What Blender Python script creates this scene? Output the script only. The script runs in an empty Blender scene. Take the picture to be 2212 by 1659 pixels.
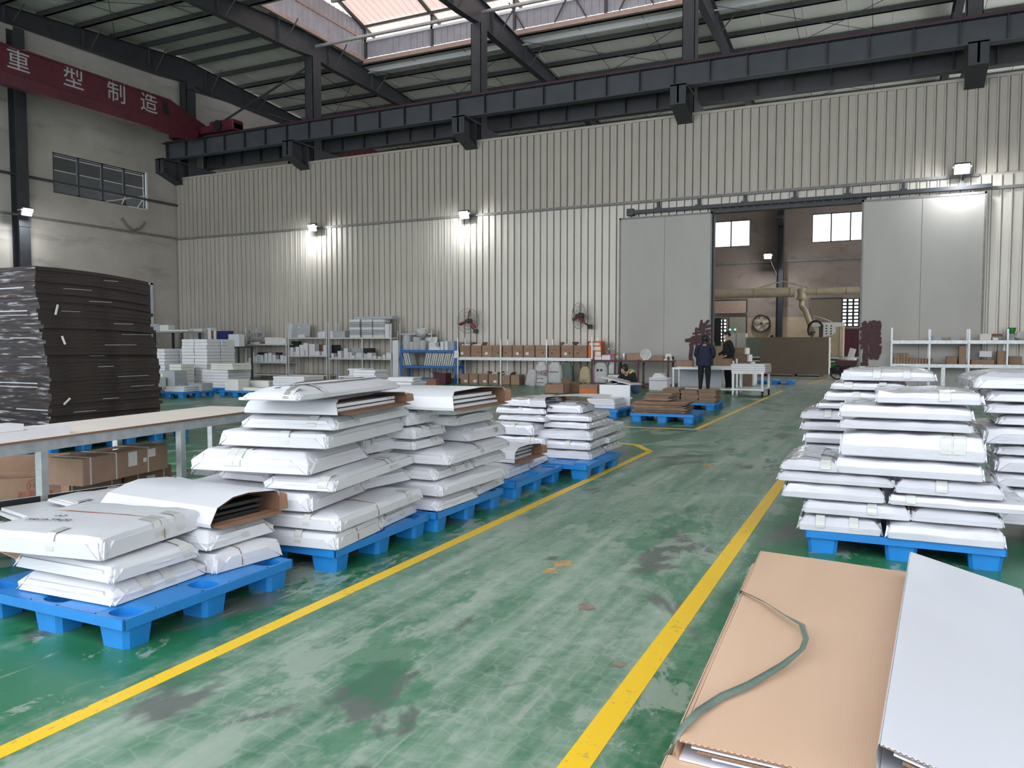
import bpy, bmesh, math, random
from mathutils import Vector, Matrix, noise
random.seed(7)
SC = bpy.context.scene
COL = SC.collection
R = math.radians
# ------------------------------------------------------------------ camera
W, H, FPX = 2212, 1659, 1680.0
YAW, PITCH, CAMH = R(25.4), R(2.95), 1.4
cam = bpy.data.cameras.new('camera'); camo = bpy.data.objects.new('camera', cam); COL.objects.link(camo)
camo.location = (0, 0, CAMH); camo.rotation_euler = (R(90) - PITCH, 0, YAW)
cam.sensor_fit = 'HORIZONTAL'; cam.sensor_width = 36.0; cam.lens = FPX * 36.0 / W
cam.clip_start = .05; cam.clip_end = 300
SC.camera = camo
# ------------------------------------------------------------------ sky and exposure
wd = bpy.data.worlds.new('overcast_sky'); SC.world = wd; wd.use_nodes = True
bg = wd.node_tree.nodes['Background']; bg.inputs[0].default_value = (.90, .945, 1.0, 1); bg.inputs[1].default_value = 2.6
SC.view_settings.view_transform = 'Standard'; SC.view_settings.look = 'None'
SC.view_settings.exposure = 0.38; SC.view_settings.gamma = 1.0; SC.view_settings.use_curve_mapping = False

# ------------------------------------------------------------------ pixel helpers (a pixel gives a direction, a plane gives the distance)
_fw = Vector((-math.sin(YAW) * math.cos(PITCH), math.cos(YAW) * math.cos(PITCH), -math.sin(PITCH)))
_rt = Vector((math.cos(YAW), math.sin(YAW), 0)); _up = _rt.cross(_fw); _C = Vector((0, 0, CAMH))
def ray(x, y): return _fw * FPX + _rt * (x - W / 2) - _up * (y - H / 2)
def gz(x, y, z=0.0): d = ray(x, y); return _C + d * ((z - CAMH) / d.z)
def gy(x, y, Y): d = ray(x, y); return _C + d * (Y / d.y)
def gx(x, y, X): d = ray(x, y); return _C + d * (X / d.x)

# ------------------------------------------------------------------ materials
def nodes(name):
    m = bpy.data.materials.new(name); m.use_nodes = True
    nt = m.node_tree; return m, nt, nt.nodes['Principled BSDF']
def N(nt, t, **kw):
    n = nt.nodes.new(t)
    for k, v in kw.items():
        if hasattr(n, k): setattr(n, k, v)
    return n
def ramp(nt, fac, stops):
    r = N(nt, 'ShaderNodeValToRGB'); e = r.color_ramp.elements
    while len(e) < len(stops): e.new(.5)
    for i, (p, c) in enumerate(stops):
        e[i].position = p; e[i].color = (c, c, c, 1) if isinstance(c, (int, float)) else (*c, 1)
    nt.links.new(fac, r.inputs[0]); return r
def mix(nt, fac, a, b, mode='MIX'):
    m = N(nt, 'ShaderNodeMix'); m.data_type = 'RGBA'; m.blend_type = mode
    for s, v in ((0, fac), (6, a), (7, b)):
        if hasattr(v, 'links') or hasattr(v, 'is_linked'): nt.links.new(v, m.inputs[s])
        else: m.inputs[s].default_value = v if s == 0 else (*v, 1)
    return m.outputs[2]
def coord(nt, scale=(1, 1, 1), kind='Object', rot=(0, 0, 0)):
    t = N(nt, 'ShaderNodeTexCoord'); mp = N(nt, 'ShaderNodeMapping')
    mp.inputs['Scale'].default_value = scale; mp.inputs['Rotation'].default_value = rot
    nt.links.new(t.outputs[kind], mp.inputs['Vector']); return mp.outputs[0]
def nz(nt, vec, scale, detail=4, rough=.55, dist=0):
    n = N(nt, 'ShaderNodeTexNoise'); n.inputs['Scale'].default_value = scale; n.inputs['Detail'].default_value = detail
    n.inputs['Roughness'].default_value = rough; n.inputs['Distortion'].default_value = dist
    if vec is not None: nt.links.new(vec, n.inputs['Vector'])
    return n.outputs[0]
def bump(nt, b, h, strength=.2, dist=.02):
    n = N(nt, 'ShaderNodeBump'); n.inputs['Strength'].default_value = strength; n.inputs['Distance'].default_value = dist
    nt.links.new(h, n.inputs['Height']); nt.links.new(n.outputs[0], b.inputs['Normal'])
def mat(name, col, rough=.5, metal=0, var=.12, scale=8, bmp=0, bscale=30, coat=0, spec=None, stretch=(1, 1, 1), objvar=0):
    m, nt, b = nodes(name)
    v = coord(nt, stretch); n = nz(nt, v, scale)
    lo = tuple(c * (1 - var) for c in col); hi = tuple(min(1, c * (1 + var)) for c in col)
    out = ramp(nt, n, [(.3, lo), (.7, hi)]).outputs[0]
    if objvar:
        oi = N(nt, 'ShaderNodeObjectInfo'); rr = ramp(nt, oi.outputs['Random'], [(0, 1 - objvar), (1, 1.0)])
        out = mix(nt, 1.0, out, rr.outputs[0], 'MULTIPLY')
    nt.links.new(out, b.inputs['Base Color'])
    b.inputs['Roughness'].default_value = rough; b.inputs['Metallic'].default_value = metal
    if coat: b.inputs['Coat Weight'].default_value = coat; b.inputs['Coat Roughness'].default_value = .08
    if spec is not None: b.inputs['Specular IOR Level'].default_value = spec
    if bmp: bump(nt, b, nz(nt, v, bscale, 3), bmp, .01)
    return m
def emis(name, col, s):
    m, nt, b = nodes(name); b.inputs['Base Color'].default_value = (*col, 1)
    b.inputs['Emission Color'].default_value = (*col, 1); b.inputs['Emission Strength'].default_value = s; return m
M = {}
M['steel'] = mat('dark_grey_painted_steel', (.040, .043, .050), .5, 0, .18, 3)
M['steel_blue'] = mat('blue_grey_painted_web', (.066, .072, .085), .5, 0, .15, 2)
M['purlin'] = mat('grey_purlin_steel', (.062, .062, .062), .55, 0, .15, 3)
M['monrib'] = mat('monitor_sheet', (.34, .35, .40), .45, 0, .1, 2)
M['monroof'] = mat('monitor_roof_sheet', (.78, .62, .56), .5, 0, .06, 2)
M['monwood'] = mat('monitor_timber', (.40, .29, .25), .6, 0, .1, 4)
M['rooflight'] = mat('white_trim_and_lit_beam', (.75, .76, .78), .5, 0, .04, 4)
M['red'] = mat('crane_red_paint', (.105, .016, .029), .45, 0, .2, 3)
M['whitepaint'] = mat('white_lettering', (.48, .48, .50), .6, 0, .05)
M['pipe'] = mat('dull_grey_pipe_steel', (.20, .195, .185), .5, 0, .2, 6)
M['galv'] = mat('galvanised_steel', (.46, .48, .49), .35, .55, .15, 12)
M['galv_lt'] = mat('light_grey_shelf_steel', (.66, .68, .69), .35, .2, .08, 9)
M['paper'] = mat('white_wrapping_paper', (.60, .60, .635), .36, 0, .035, 5, .25, 9, spec=.4)
M['film'] = mat('film_wrapped_white_paper', (.69, .69, .735), .28, 0, .04, 6, .5, 14, coat=.65)
M['tape'] = mat('clear_packing_tape', (.52, .52, .50), .25, 0, .05, 20, .2, 40, coat=.5)
M['kraft'] = mat('brown_cardboard', (.37, .23, .155), .75, 0, .1, 6, .12, 40, stretch=(1, 1, 1), objvar=.2)
M['kraft_dark'] = mat('dark_cardboard_lining', (.20, .105, .065), .8, 0, .15, 7)
M['kraft_sheet'] = mat('brown_board_sheet', (.30, .19, .125), .7, 0, .15, 5, objvar=.25)
M['whiteboard'] = mat('white_coated_board', (.72, .72, .75), .4, 0, .03, 4, objvar=.06)
M['creamboard'] = mat('cream_foam_board', (.73, .73, .67), .5, 0, .04, 4, objvar=.06)
M['greyboard'] = mat('grey_board_edge', (.40, .42, .45), .55, 0, .06, 6, objvar=.15)
M['blackboard'] = mat('black_board', (.014, .014, .016), .4, 0, .2, 6)
M['blue'] = mat('blue_pallet_plastic', (.014, .19, .53), .38, 0, .12, 4, .1, 60)
M['bluesteel'] = mat('blue_rack_paint', (.03, .14, .40), .45, 0, .25, 14)
M['bluedoor'] = mat('blue_door_paint', (.02, .065, .19), .5, 0, .1, 3)
M['maroon'] = mat('maroon_rack_paint', (.075, .012, .022), .5, 0, .2, 10)
M['black'] = mat('black_rubber', (.012, .012, .013), .6, 0, .2)
M['glass'] = None
M['tabletop'] = mat('beige_table_board', (.78, .70, .645), .45, 0, .05, 2)
M['beigeduct'] = mat('dusty_beige_duct', (.50, .42, .29), .55, 0, .12, 3)
M['mdf'] = mat('brown_mdf_face', (.17, .135, .10), .65, 0, .05, 2)
M['sack'] = mat('woven_white_sack', (.58, .57, .56), .55, 0, .12, 9, .5, 12, objvar=.15)
M['sackgreen'] = mat('dark_green_sack', (.10, .13, .11), .55, 0, .15, 9, .4, 12)
M['sackyellow'] = mat('tan_printed_sack', (.45, .36, .22), .55, 0, .15, 9, .3, 12)
M['orange'] = mat('orange_carton', (.62, .15, .025), .5, 0, .1, 6)
M['maskwhite'] = mat('white_cloth', (.7, .72, .72), .7, 0, .05)
M['skin'] = mat('skin', (.45, .27, .19), .55, 0, .06)
M['hair'] = mat('black_hair', (.012, .010, .010), .5, 0, .2, 40)
M['navy'] = mat('navy_jacket', (.012, .016, .045), .8, 0, .2, 20)
M['blackcloth'] = mat('black_cloth', (.010, .010, .012), .85, 0, .2, 20)
M['jeans'] = mat('blue_denim', (.09, .13, .26), .85, 0, .2, 30)
M['yellowcloth'] = mat('yellow_hood_lining', (.62, .55, .18), .8, 0, .1)
M['ink'] = mat('black_ink', (.03, .03, .04), .6, 0, .1)
M['redink'] = mat('red_print', (.42, .09, .06), .7, 0, .1)
M['doorpaint'] = mat('dark_maroon_brush_paint', (.075, .030, .034), .7, 0, .5, 30)
M['labelpaper'] = mat('white_label', (.78, .78, .76), .6, 0, .03)
M['strap_green'] = mat('green_plastic_strap', (.14, .19, .16), .35, 0, .15, 12, coat=.3)
M['strap_white'] = mat('white_plastic_strap', (.66, .64, .60), .35, 0, .08, 12)
M['foldwhite'] = mat('white_carton_face', (.66, .66, .72), .3, 0, .015, 2, coat=.25)
M['greenmach'] = mat('green_machine_paint', (.03, .22, .04), .45, 0, .1)
M['machwhite'] = mat('white_machine_paint', (.62, .64, .60), .4, 0, .05)
M['plasticclear'] = mat('clear_plastic', (.62, .62, .62), .12, 0, .1, 20, coat=.6)
M['darksheet'] = None

def glassmat(name, col=(.9, .95, .95), rough=.05):
    m, nt, b = nodes(name); b.inputs['Base Color'].default_value = (*col, 1)
    b.inputs['Transmission Weight'].default_value = 1; b.inputs['Roughness'].default_value = rough; b.inputs['IOR'].default_value = 1.05; return m
M['glass'] = glassmat('window_glass')
M['bottle'] = glassmat('bottle_plastic', (.85, .9, .9), .1)

def m_darksheet():
    m, nt, b = nodes('dark_brown_carton_sheet')
    v = coord(nt, (1, 1, 30)); n = nz(nt, v, 3, 5)
    v2 = coord(nt, (3, 3, 40)); n2 = nz(nt, v2, 2.2, 3)
    c = ramp(nt, n, [(.3, (.016, .010, .009)), (.75, (.056, .037, .033))]).outputs[0]
    nt.links.new(c, b.inputs['Base Color']); b.inputs['Roughness'].default_value = .6
    bump(nt, b, n2, .4, .01); return m
M['darksheet'] = m_darksheet()
def m_darkgloss():
    m, nt, b = nodes('glossy_black_film_edge')
    def rv(sc):
        oi = N(nt, 'ShaderNodeObjectInfo'); cb = N(nt, 'ShaderNodeVectorMath', operation='MULTIPLY_ADD'); nt.links.new(oi.outputs['Random'], cb.inputs[0]); cb.inputs[1].default_value = (37, 11, 53); nt.links.new(coord(nt, sc), cb.inputs[2]); return cb.outputs[0]
    n = nz(nt, rv((1.2, 1.2, 20)), 2.5, 3); n2 = nz(nt, rv((1.5, 1, 14)), 1.8, 3)
    c = ramp(nt, n, [(.35, (.008, .006, .007)), (.6, (.026, .017, .017)), (.74, (.07, .045, .042))]).outputs[0]
    sp = ramp(nt, n2, [(.56, 0.0), (.66, 1.0)]).outputs[0]
    c2 = mix(nt, sp, c, (.22, .22, .26)); nt.links.new(c2, b.inputs['Base Color'])  # pale streaks are glints on the film, painted into the base colour
    b.inputs['Roughness'].default_value = .3; nt.links.new(ramp(nt, n2, [(.5, .1), (.7, .6)]).outputs[0], b.inputs['Specular IOR Level']); return m
M['darkgloss'] = m_darkgloss()

def m_film():
    m, nt, b = nodes('film_wrapped_white_paper')
    v = coord(nt); n = nz(nt, v, 5, 3); w = nz(nt, v, 6, 2, .5, 1.2); w2 = nz(nt, coord(nt, (1, 1, 2.5)), 16, 2, .5, .8)
    nt.links.new(ramp(nt, n, [(.3, (.53, .53, .575)), (.7, (.58, .58, .63))]).outputs[0], b.inputs['Base Color'])
    b.inputs['Roughness'].default_value = .32; b.inputs['Coat Weight'].default_value = 1.0; b.inputs['Coat Roughness'].default_value = .06
    s = N(nt, 'ShaderNodeMath', operation='MULTIPLY_ADD'); nt.links.new(w2, s.inputs[0]); s.inputs[1].default_value = .5; nt.links.new(w, s.inputs[2])
    bp = N(nt, 'ShaderNodeBump'); bp.inputs['Strength'].default_value = .5; bp.inputs['Distance'].default_value = .016
    nt.links.new(s.outputs[0], bp.inputs['Height']); nt.links.new(bp.outputs[0], b.inputs['Coat Normal'])
    bump(nt, b, s.outputs[0], .12, .012); return m
M['film'] = m_film()
def m_monroof():
    m, nt, b = nodes('translucent_pink_monitor_sheet')
    tr = N(nt, 'ShaderNodeBsdfTranslucent'); tr.inputs[0].default_value = (.80, .60, .53, 1); mx = N(nt, 'ShaderNodeMixShader'); mx.inputs[0].default_value = .35
    n = nz(nt, coord(nt), 1.5, 3); nt.links.new(ramp(nt, n, [(.3, (.72, .56, .50)), (.7, (.80, .64, .58))]).outputs[0], b.inputs['Base Color'])
    nt.links.new(b.outputs[0], mx.inputs[1]); nt.links.new(tr.outputs[0], mx.inputs[2]); nt.links.new(mx.outputs[0], nt.nodes['Material Output'].inputs[0]); return m
M['monroof'] = m_monroof()
def m_floor():
    m, nt, b = nodes('worn_green_painted_floor')
    v = coord(nt); sx = N(nt, 'ShaderNodeSeparateXYZ'); nt.links.new(v, sx.inputs[0])
    def band(x0, x1, soft):       # 1 inside the driving lane
        a = N(nt, 'ShaderNodeMapRange'); a.interpolation_type = 'SMOOTHSTEP'
        a.inputs[1].default_value = x0 - soft; a.inputs[2].default_value = x0 + soft; nt.links.new(sx.outputs[0], a.inputs[0])
        c = N(nt, 'ShaderNodeMapRange'); c.interpolation_type = 'SMOOTHSTEP'
        c.inputs[1].default_value = x1 + soft; c.inputs[2].default_value = x1 - soft; nt.links.new(sx.outputs[0], c.inputs[0])
        mm = N(nt, 'ShaderNodeMath', operation='MULTIPLY'); nt.links.new(a.outputs[0], mm.inputs[0]); nt.links.new(c.outputs[0], mm.inputs[1]); return mm.outputs[0]
    lane = band(-2.75, -.75, .25)
    big = nz(nt, v, .55, 5, .6, .4); streak = nz(nt, coord(nt, (3.2, .28, 1)), 1.6, 6, .65, .2)
    fine = nz(nt, v, 9, 6, .7)
    def madd(a, b_, k=1.0, c=0.0):
        q = N(nt, 'ShaderNodeMath', operation='MULTIPLY_ADD'); nt.links.new(a, q.inputs[0]); q.inputs[1].default_value = k
        if hasattr(b_, 'is_linked'): nt.links.new(b_, q.inputs[2])
        else: q.inputs[2].default_value = b_
        return q.outputs[0]
    s = madd(big, madd(streak, madd(fine, madd(lane, -.76, .42), .7), .75), .75)
    wear = ramp(nt, s, [(.42, 0.0), (.66, .45), (.98, 1.0)]).outputs[0]
    vor = N(nt, 'ShaderNodeTexVoronoi'); vor.feature = 'DISTANCE_TO_EDGE'; vor.inputs['Scale'].default_value = 10.0; vor.inputs['Randomness'].default_value = .6
    nt.links.new(coord(nt, (1, 1, 0)), vor.inputs['Vector'])
    hexl = ramp(nt, vor.outputs['Distance'], [(.0, 1.0), (.07, 0.0)]).outputs[0]
    green = ramp(nt, big, [(.3, (.010, .085, .040)), (.7, (.030, .20, .090))]).outputs[0]
    worn = ramp(nt, streak, [(.3, (.17, .27, .20)), (.7, (.40, .455, .39))]).outputs[0]
    c = mix(nt, wear, green, worn)
    hm = N(nt, 'ShaderNodeMath', operation='MULTIPLY'); nt.links.new(hexl, hm.inputs[0]); nt.links.new(wear, hm.inputs[1])
    hm2 = N(nt, 'ShaderNodeMath', operation='MULTIPLY'); nt.links.new(hm.outputs[0], hm2.inputs[0]); hm2.inputs[1].default_value = .6
    c = mix(nt, hm2.outputs[0], c, (.34, .38, .33))
    st = nz(nt, coord(nt, (1.2, .6, 1)), 1.1, 5, .6, .6)
    stain = ramp(nt, st, [(.575, 0.0), (.615, .8)]).outputs[0]
    c = mix(nt, stain, c, (.105, .105, .105))
    st2 = nz(nt, coord(nt, (1, .8, 1)), 2.3, 3, .5, .3)
    dk = ramp(nt, st2, [(.68, 0.0), (.74, .7)]).outputs[0]
    c = mix(nt, dk, c, (.02, .045, .035))
    pe = nz(nt, coord(nt, (1.2, .7, 1)), 1.7, 9, .72, .3); pl = ramp(nt, pe, [(.545, 0.0), (.57, .7)]).outputs[0]
    c = mix(nt, pl, c, (.30, .36, .30))
    gp = nz(nt, coord(nt, (1, .5, 1)), 1.2, 6, .65, .4); gr_ = ramp(nt, gp, [(.56, 0.0), (.60, .6)]).outputs[0]
    c = mix(nt, gr_, c, (.022, .155, .072))
    scr = nz(nt, coord(nt, (7, .6, 1), rot=(0, 0, R(-12))), 2.2, 3, .6, .2)
    sc_ = ramp(nt, scr, [(.66, 0.0), (.70, .5)]).outputs[0]
    c = mix(nt, sc_, c, (.36, .38, .35))
    far = N(nt, 'ShaderNodeMapRange'); far.inputs[1].default_value = 26; far.inputs[2].default_value = 30; nt.links.new(sx.outputs[1], far.inputs[0])
    c = mix(nt, far.outputs[0], c, mix(nt, streak, (.26, .28, .24), (.42, .42, .37)))
    nt.links.new(c, b.inputs['Base Color'])
    rg = ramp(nt, wear, [(0, .30), (1, .55)]).outputs[0]; nt.links.new(rg, b.inputs['Roughness'])
    bump(nt, b, fine, .12, .004); return m
M['floor'] = m_floor()
def m_yellow():
    m, nt, b = nodes('scuffed_yellow_line_paint')
    v = coord(nt); n = nz(nt, v, 22, 6, .7); n2 = nz(nt, v, 3, 3)
    s = N(nt, 'ShaderNodeMath', operation='MULTIPLY_ADD'); nt.links.new(n2, s.inputs[0]); s.inputs[1].default_value = .5; nt.links.new(n, s.inputs[2])
    f = ramp(nt, s.outputs[0], [(.86, 0.0), (.95, .7)]).outputs[0]
    c = mix(nt, f, (.84, .53, .02), (.24, .24, .12)); nt.links.new(c, b.inputs['Base Color']); b.inputs['Roughness'].default_value = .4; return m
M['yellow'] = m_yellow()
def m_plaster(name, a, b_, stain):
    m, nt, b = nodes(name)
    v = coord(nt); n = nz(nt, v, .5, 6, .62); n2 = nz(nt, coord(nt, (1, .35, 1.6)), 1.1, 6, .6, .5)
    c = ramp(nt, n, [(.3, a), (.7, b_)]).outputs[0]
    f = ramp(nt, n2, [(.55, 0.0), (.72, .65)]).outputs[0]; c = mix(nt, f, c, stain)
    nt.links.new(c, b.inputs['Base Color']); b.inputs['Roughness'].default_value = .85; bump(nt, b, n2, .25, .03); return m
M['plaster'] = m_plaster('stained_grey_plaster', (.41, .375, .335), (.56, .52, .475), (.25, .225, .20))
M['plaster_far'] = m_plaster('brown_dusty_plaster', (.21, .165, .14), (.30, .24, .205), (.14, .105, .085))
M['plaster_dust'] = m_plaster('dust_coated_render', (.38, .29, .19), (.46, .36, .25), (.30, .22, .14))
def m_sheet(name, a, b_, rough):
    m, nt, b = nodes(name)
    v = coord(nt); n = nz(nt, coord(nt, (1, 1, .3)), 1.3, 5, .6); n2 = nz(nt, coord(nt, (1.5, 1, .8)), 1.2, 3)
    oi = N(nt, 'ShaderNodeObjectInfo')
    c = ramp(nt, n, [(.3, a), (.7, b_)]).outputs[0]
    c = mix(nt, 1.0, c, ramp(nt, oi.outputs['Random'], [(0, .93), (1, 1.0)]).outputs[0], 'MULTIPLY')
    nt.links.new(c, b.inputs['Base Color']); b.inputs['Roughness'].default_value = rough; b.inputs['Metallic'].default_value = .12
    bump(nt, b, n2, .35, .05); return m
M['sheet_up'] = m_sheet('beige_grey_wall_sheet', (.405, .365, .315), (.50, .455, .40), .5)
M['sheet_lo'] = m_sheet('pale_glossy_wall_sheet', (.475, .44, .385), (.585, .545, .485), .33)
def m_door():
    m, nt, b = nodes('grey_ribbed_door_leaf')
    w = N(nt, 'ShaderNodeTexWave'); w.inputs['Scale'].default_value = 5.2; w.wave_profile = 'SAW'; nt.links.new(coord(nt, (1, 0, 0)), w.inputs['Vector'])
    n = nz(nt, coord(nt, (1, 1, .4)), .9, 4)
    c = ramp(nt, n, [(.3, (.40, .38, .355)), (.7, (.455, .435, .405))]).outputs[0]
    nt.links.new(c, b.inputs['Base Color']); b.inputs['Roughness'].default_value = .5; bump(nt, b, w.outputs[0], .12, .01); return m
M['door'] = m_door()
def m_roof():
    m, nt, b = nodes('pale_roof_sheet')
    n = nz(nt, coord(nt, (1, .4, 1)), .7, 4)
    c = ramp(nt, n, [(.3, (.66, .67, .60)), (.7, (.76, .77, .70))]).outputs[0]
    nt.links.new(c, b.inputs['Base Color']); b.inputs['Roughness'].default_value = .6; return m
M['roof'] = m_roof()
def m_kraft_big():
    m, nt, b = nodes('corrugated_brown_carton_face')
    w = N(nt, 'ShaderNodeTexWave'); w.inputs['Scale'].default_value = 38; nt.links.new(coord(nt, (1, 0, 0)), w.inputs['Vector'])
    n = nz(nt, coord(nt, (1, .25, 1)), 2.5, 4)
    c = ramp(nt, n, [(.3, (.60, .395, .275)), (.7, (.665, .45, .32))]).outputs[0]
    nt.links.new(c, b.inputs['Base Color']); b.inputs['Roughness'].default_value = .7; bump(nt, b, w.outputs[0], .06, .004); return m
M['kraft_big'] = m_kraft_big()

# ------------------------------------------------------------------ mesh helpers
class MB:
    def __init__(s): s.v = []; s.f = []; s.m = []; s.mi = 0
    def add(s, vs, fs):
        o = len(s.v); s.v += [tuple(v) for v in vs]; s.f += [tuple(i + o for i in f) for f in fs]; s.m += [s.mi] * len(fs); return s
    def box(s, x0, x1, y0, y1, z0, z1):
        return s.add([(x0,y0,z0),(x1,y0,z0),(x1,y1,z0),(x0,y1,z0),(x0,y0,z1),(x1,y0,z1),(x1,y1,z1),(x0,y1,z1)],
                     [(0,3,2,1),(4,5,6,7),(0,1,5,4),(1,2,6,5),(2,3,7,6),(3,0,4,7)])
    def cbox(s, x0, x1, y0, y1, z0, z1, c=.01):     # box with chamfered vertical and top edges
        def ring(i, z): return [(x0+i+c,y0+i,z),(x1-i-c,y0+i,z),(x1-i,y0+i+c,z),(x1-i,y1-i-c,z),(x1-i-c,y1-i,z),(x0+i+c,y1-i,z),(x0+i,y1-i-c,z),(x0+i,y0+i+c,z)]
        vs = ring(0, z0) + ring(0, z1 - c) + ring(c * .8, z1)
        fs = [tuple(range(7, -1, -1)), tuple(range(16, 24))]
        for k in (0, 8):
            for i in range(8): j = (i + 1) % 8; fs.append((k+i, k+j, k+8+j, k+8+i))
        return s.add(vs, fs)
    def tap(s, cx, cy, z0, z1, ax, ay, bx, by, c=.02):   # tapered foot: half sizes a at z0, b at z1
        def ring(hx, hy, z): return [(cx-hx+c,cy-hy,z),(cx+hx-c,cy-hy,z),(cx+hx,cy-hy+c,z),(cx+hx,cy+hy-c,z),(cx+hx-c,cy+hy,z),(cx-hx+c,cy+hy,z),(cx-hx,cy+hy-c,z),(cx-hx,cy-hy+c,z)]
        vs = ring(ax, ay, z0) + ring(bx, by, z1); fs = [tuple(range(7, -1, -1)), tuple(range(8, 16))]
        for i in range(8): j = (i + 1) % 8; fs.append((i, j, 8+j, 8+i))
        return s.add(vs, fs)
    def tube(s, p, q, r, n=8, r2=None):
        p, q = Vector(p), Vector(q); d = (q - p).normalized(); r2 = r if r2 is None else r2
        a = d.orthogonal().normalized(); b = d.cross(a); vs = []
        for c, rr in ((p, r), (q, r2)):
            for i in range(n): t = 2 * math.pi * i / n; vs.append(c + (a * math.cos(t) + b * math.sin(t)) * rr)
        fs = [tuple(range(n - 1, -1, -1)), tuple(range(n, 2 * n))]
        for i in range(n): j = (i + 1) % n; fs.append((i, j, n+j, n+i))
        return s.add(vs, fs)
    def path(s, pts, r, n=6):
        pts = [Vector(p) for p in pts]; vs = []; fs = []
        for k, c in enumerate(pts):
            d = (pts[min(k+1, len(pts)-1)] - pts[max(k-1, 0)]).normalized()
            a = d.cross(Vector((.13, .21, .97))).normalized(); b = d.cross(a)
            for i in range(n): t = 2 * math.pi * i / n; vs.append(c + (a * math.cos(t) + b * math.sin(t)) * (r[k] if isinstance(r, (list, tuple)) else r))
        for k in range(len(pts) - 1):
            for i in range(n): j = (i + 1) % n; fs.append((k*n+i, k*n+j, (k+1)*n+j, (k+1)*n+i))
        fs += [tuple(range(n - 1, -1, -1)), tuple(range((len(pts)-1)*n, len(pts)*n))]
        return s.add(vs, fs)
    def bar(s, p, q, w, t, up=(0, 0, 1)):           # rectangular bar between two points
        p, q = Vector(p), Vector(q); d = (q - p).normalized(); u = Vector(up)
        a = d.cross(u).normalized(); b = a.cross(d).normalized(); vs = []
        for c in (p, q):
            for i, j in ((-1,-1),(1,-1),(1,1),(-1,1)): vs.append(c + a * (i * w / 2) + b * (j * t / 2))
        return s.add(vs, [(0,3,2,1),(4,5,6,7),(0,1,5,4),(1,2,6,5),(2,3,7,6),(3,0,4,7)])
    def prism(s, poly, axis, a, b):                 # polygon (two coordinates) extruded along axis 0/1/2
        n = len(poly); vs = []
        for t in (a, b):
            for p in poly:
                c = list(p); c.insert(axis, t); vs.append(c)
        fs = [tuple(range(n - 1, -1, -1)), tuple(range(n, 2 * n))]
        for i in range(n): j = (i + 1) % n; fs.append((i, j, n+j, n+i))
        return s.add(vs, fs)
    def lathe(s, c, prof, n=14, axis=2, caps=True):            # profile [(r, h)] about an axis through c
        vs = []; fs = []
        for r, h in prof:
            for i in range(n):
                t = 2 * math.pi * i / n; p = [r * math.cos(t), r * math.sin(t)]; p.insert(axis, h)
                vs.append(Vector(c) + Vector(p))
        for k in range(len(prof) - 1):
            for i in range(n): j = (i + 1) % n; fs.append((k*n+i, k*n+j, (k+1)*n+j, (k+1)*n+i))
        if caps: fs += [tuple(range(n - 1, -1, -1)), tuple(range((len(prof)-1)*n, len(prof)*n))]
        return s.add(vs, fs)
    def ell(s, c, rx, ry, rz, nu=12, nv=8, lump=0, seed=0):
        vs = []; fs = []
        for k in range(nv + 1):
            ph = math.pi * k / nv
            for i in range(nu):
                t = 2 * math.pi * i / nu; d = Vector((math.sin(ph)*math.cos(t), math.sin(ph)*math.sin(t), math.cos(ph)))
                q = 1 + (lump * noise.noise(d * 2.2 + Vector((seed, seed*1.7, 0))) if lump else 0)
                vs.append((c[0]+rx*d.x*q, c[1]+ry*d.y*q, c[2]+rz*d.z*q))
        for k in range(nv):
            for i in range(nu): j = (i + 1) % nu; fs.append((k*nu+i, (k+1)*nu+i, (k+1)*nu+j, k*nu+j))
        return s.add(vs, fs)
    def mesh(s, name, mats, smooth=False):
        me = bpy.data.meshes.new(name); me.from_pydata(s.v, [], s.f)
        for m in (mats if isinstance(mats, (list, tuple)) else [mats]): me.materials.append(M[m] if isinstance(m, str) else m)
        bm = bmesh.new(); bm.from_mesh(me); bmesh.ops.recalc_face_normals(bm, faces=bm.faces)
        if smooth:
            for f in bm.faces: f.smooth = True
            for e in bm.edges:
                if len(e.link_faces) == 2 and e.calc_face_angle(0) > smooth: e.smooth = False
        bm.to_mesh(me); bm.free()
        if any(s.m): me.polygons.foreach_set('material_index', s.m)
        return me
    def build(s, name, mats, parent=None, smooth=False):
        return link(name, s.mesh(name, mats, smooth), parent)
def link(name, me, parent=None, loc=None, rotz=0):
    o = bpy.data.objects.new(name, me); COL.objects.link(o)
    if parent is not None:
        o.parent = parent
        if loc is None and parent.get('world'): o.location = -Vector(parent.location)   # mesh given in world coordinates
    if loc is not None: o.location = loc
    o.rotation_euler.z = rotz; return o
def tag(o, label=None, cat=None, group=None, kind=None):
    for k, v in (('label', label), ('category', cat), ('group', group), ('kind', kind)):
        if v: o[k] = v
    return o
def thing(name, label, cat, loc, rotz=0, group=None, world=False):
    o = bpy.data.objects.new(name, None); COL.objects.link(o); o.empty_display_size = .1
    o.location = loc; o.rotation_euler.z = rotz
    if world: o['world'] = 1
    return tag(o, label, cat, group)
def struct(name, loc=(0, 0, 0)):
    o = bpy.data.objects.new(name, None); COL.objects.link(o); o.location = loc; o['world'] = 1; o['kind'] = 'structure'; return o
def dup(root, loc, rotz=0, label=None):
    r = root.copy(); COL.objects.link(r); r.location = loc; r.rotation_euler.z = rotz
    if label: r['label'] = label
    for ch in list(root.children):
        c = ch.copy(); COL.objects.link(c); c.parent = r
        for g in ch.children: d = g.copy(); COL.objects.link(d); d.parent = c
    return r
_dg = None
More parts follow.
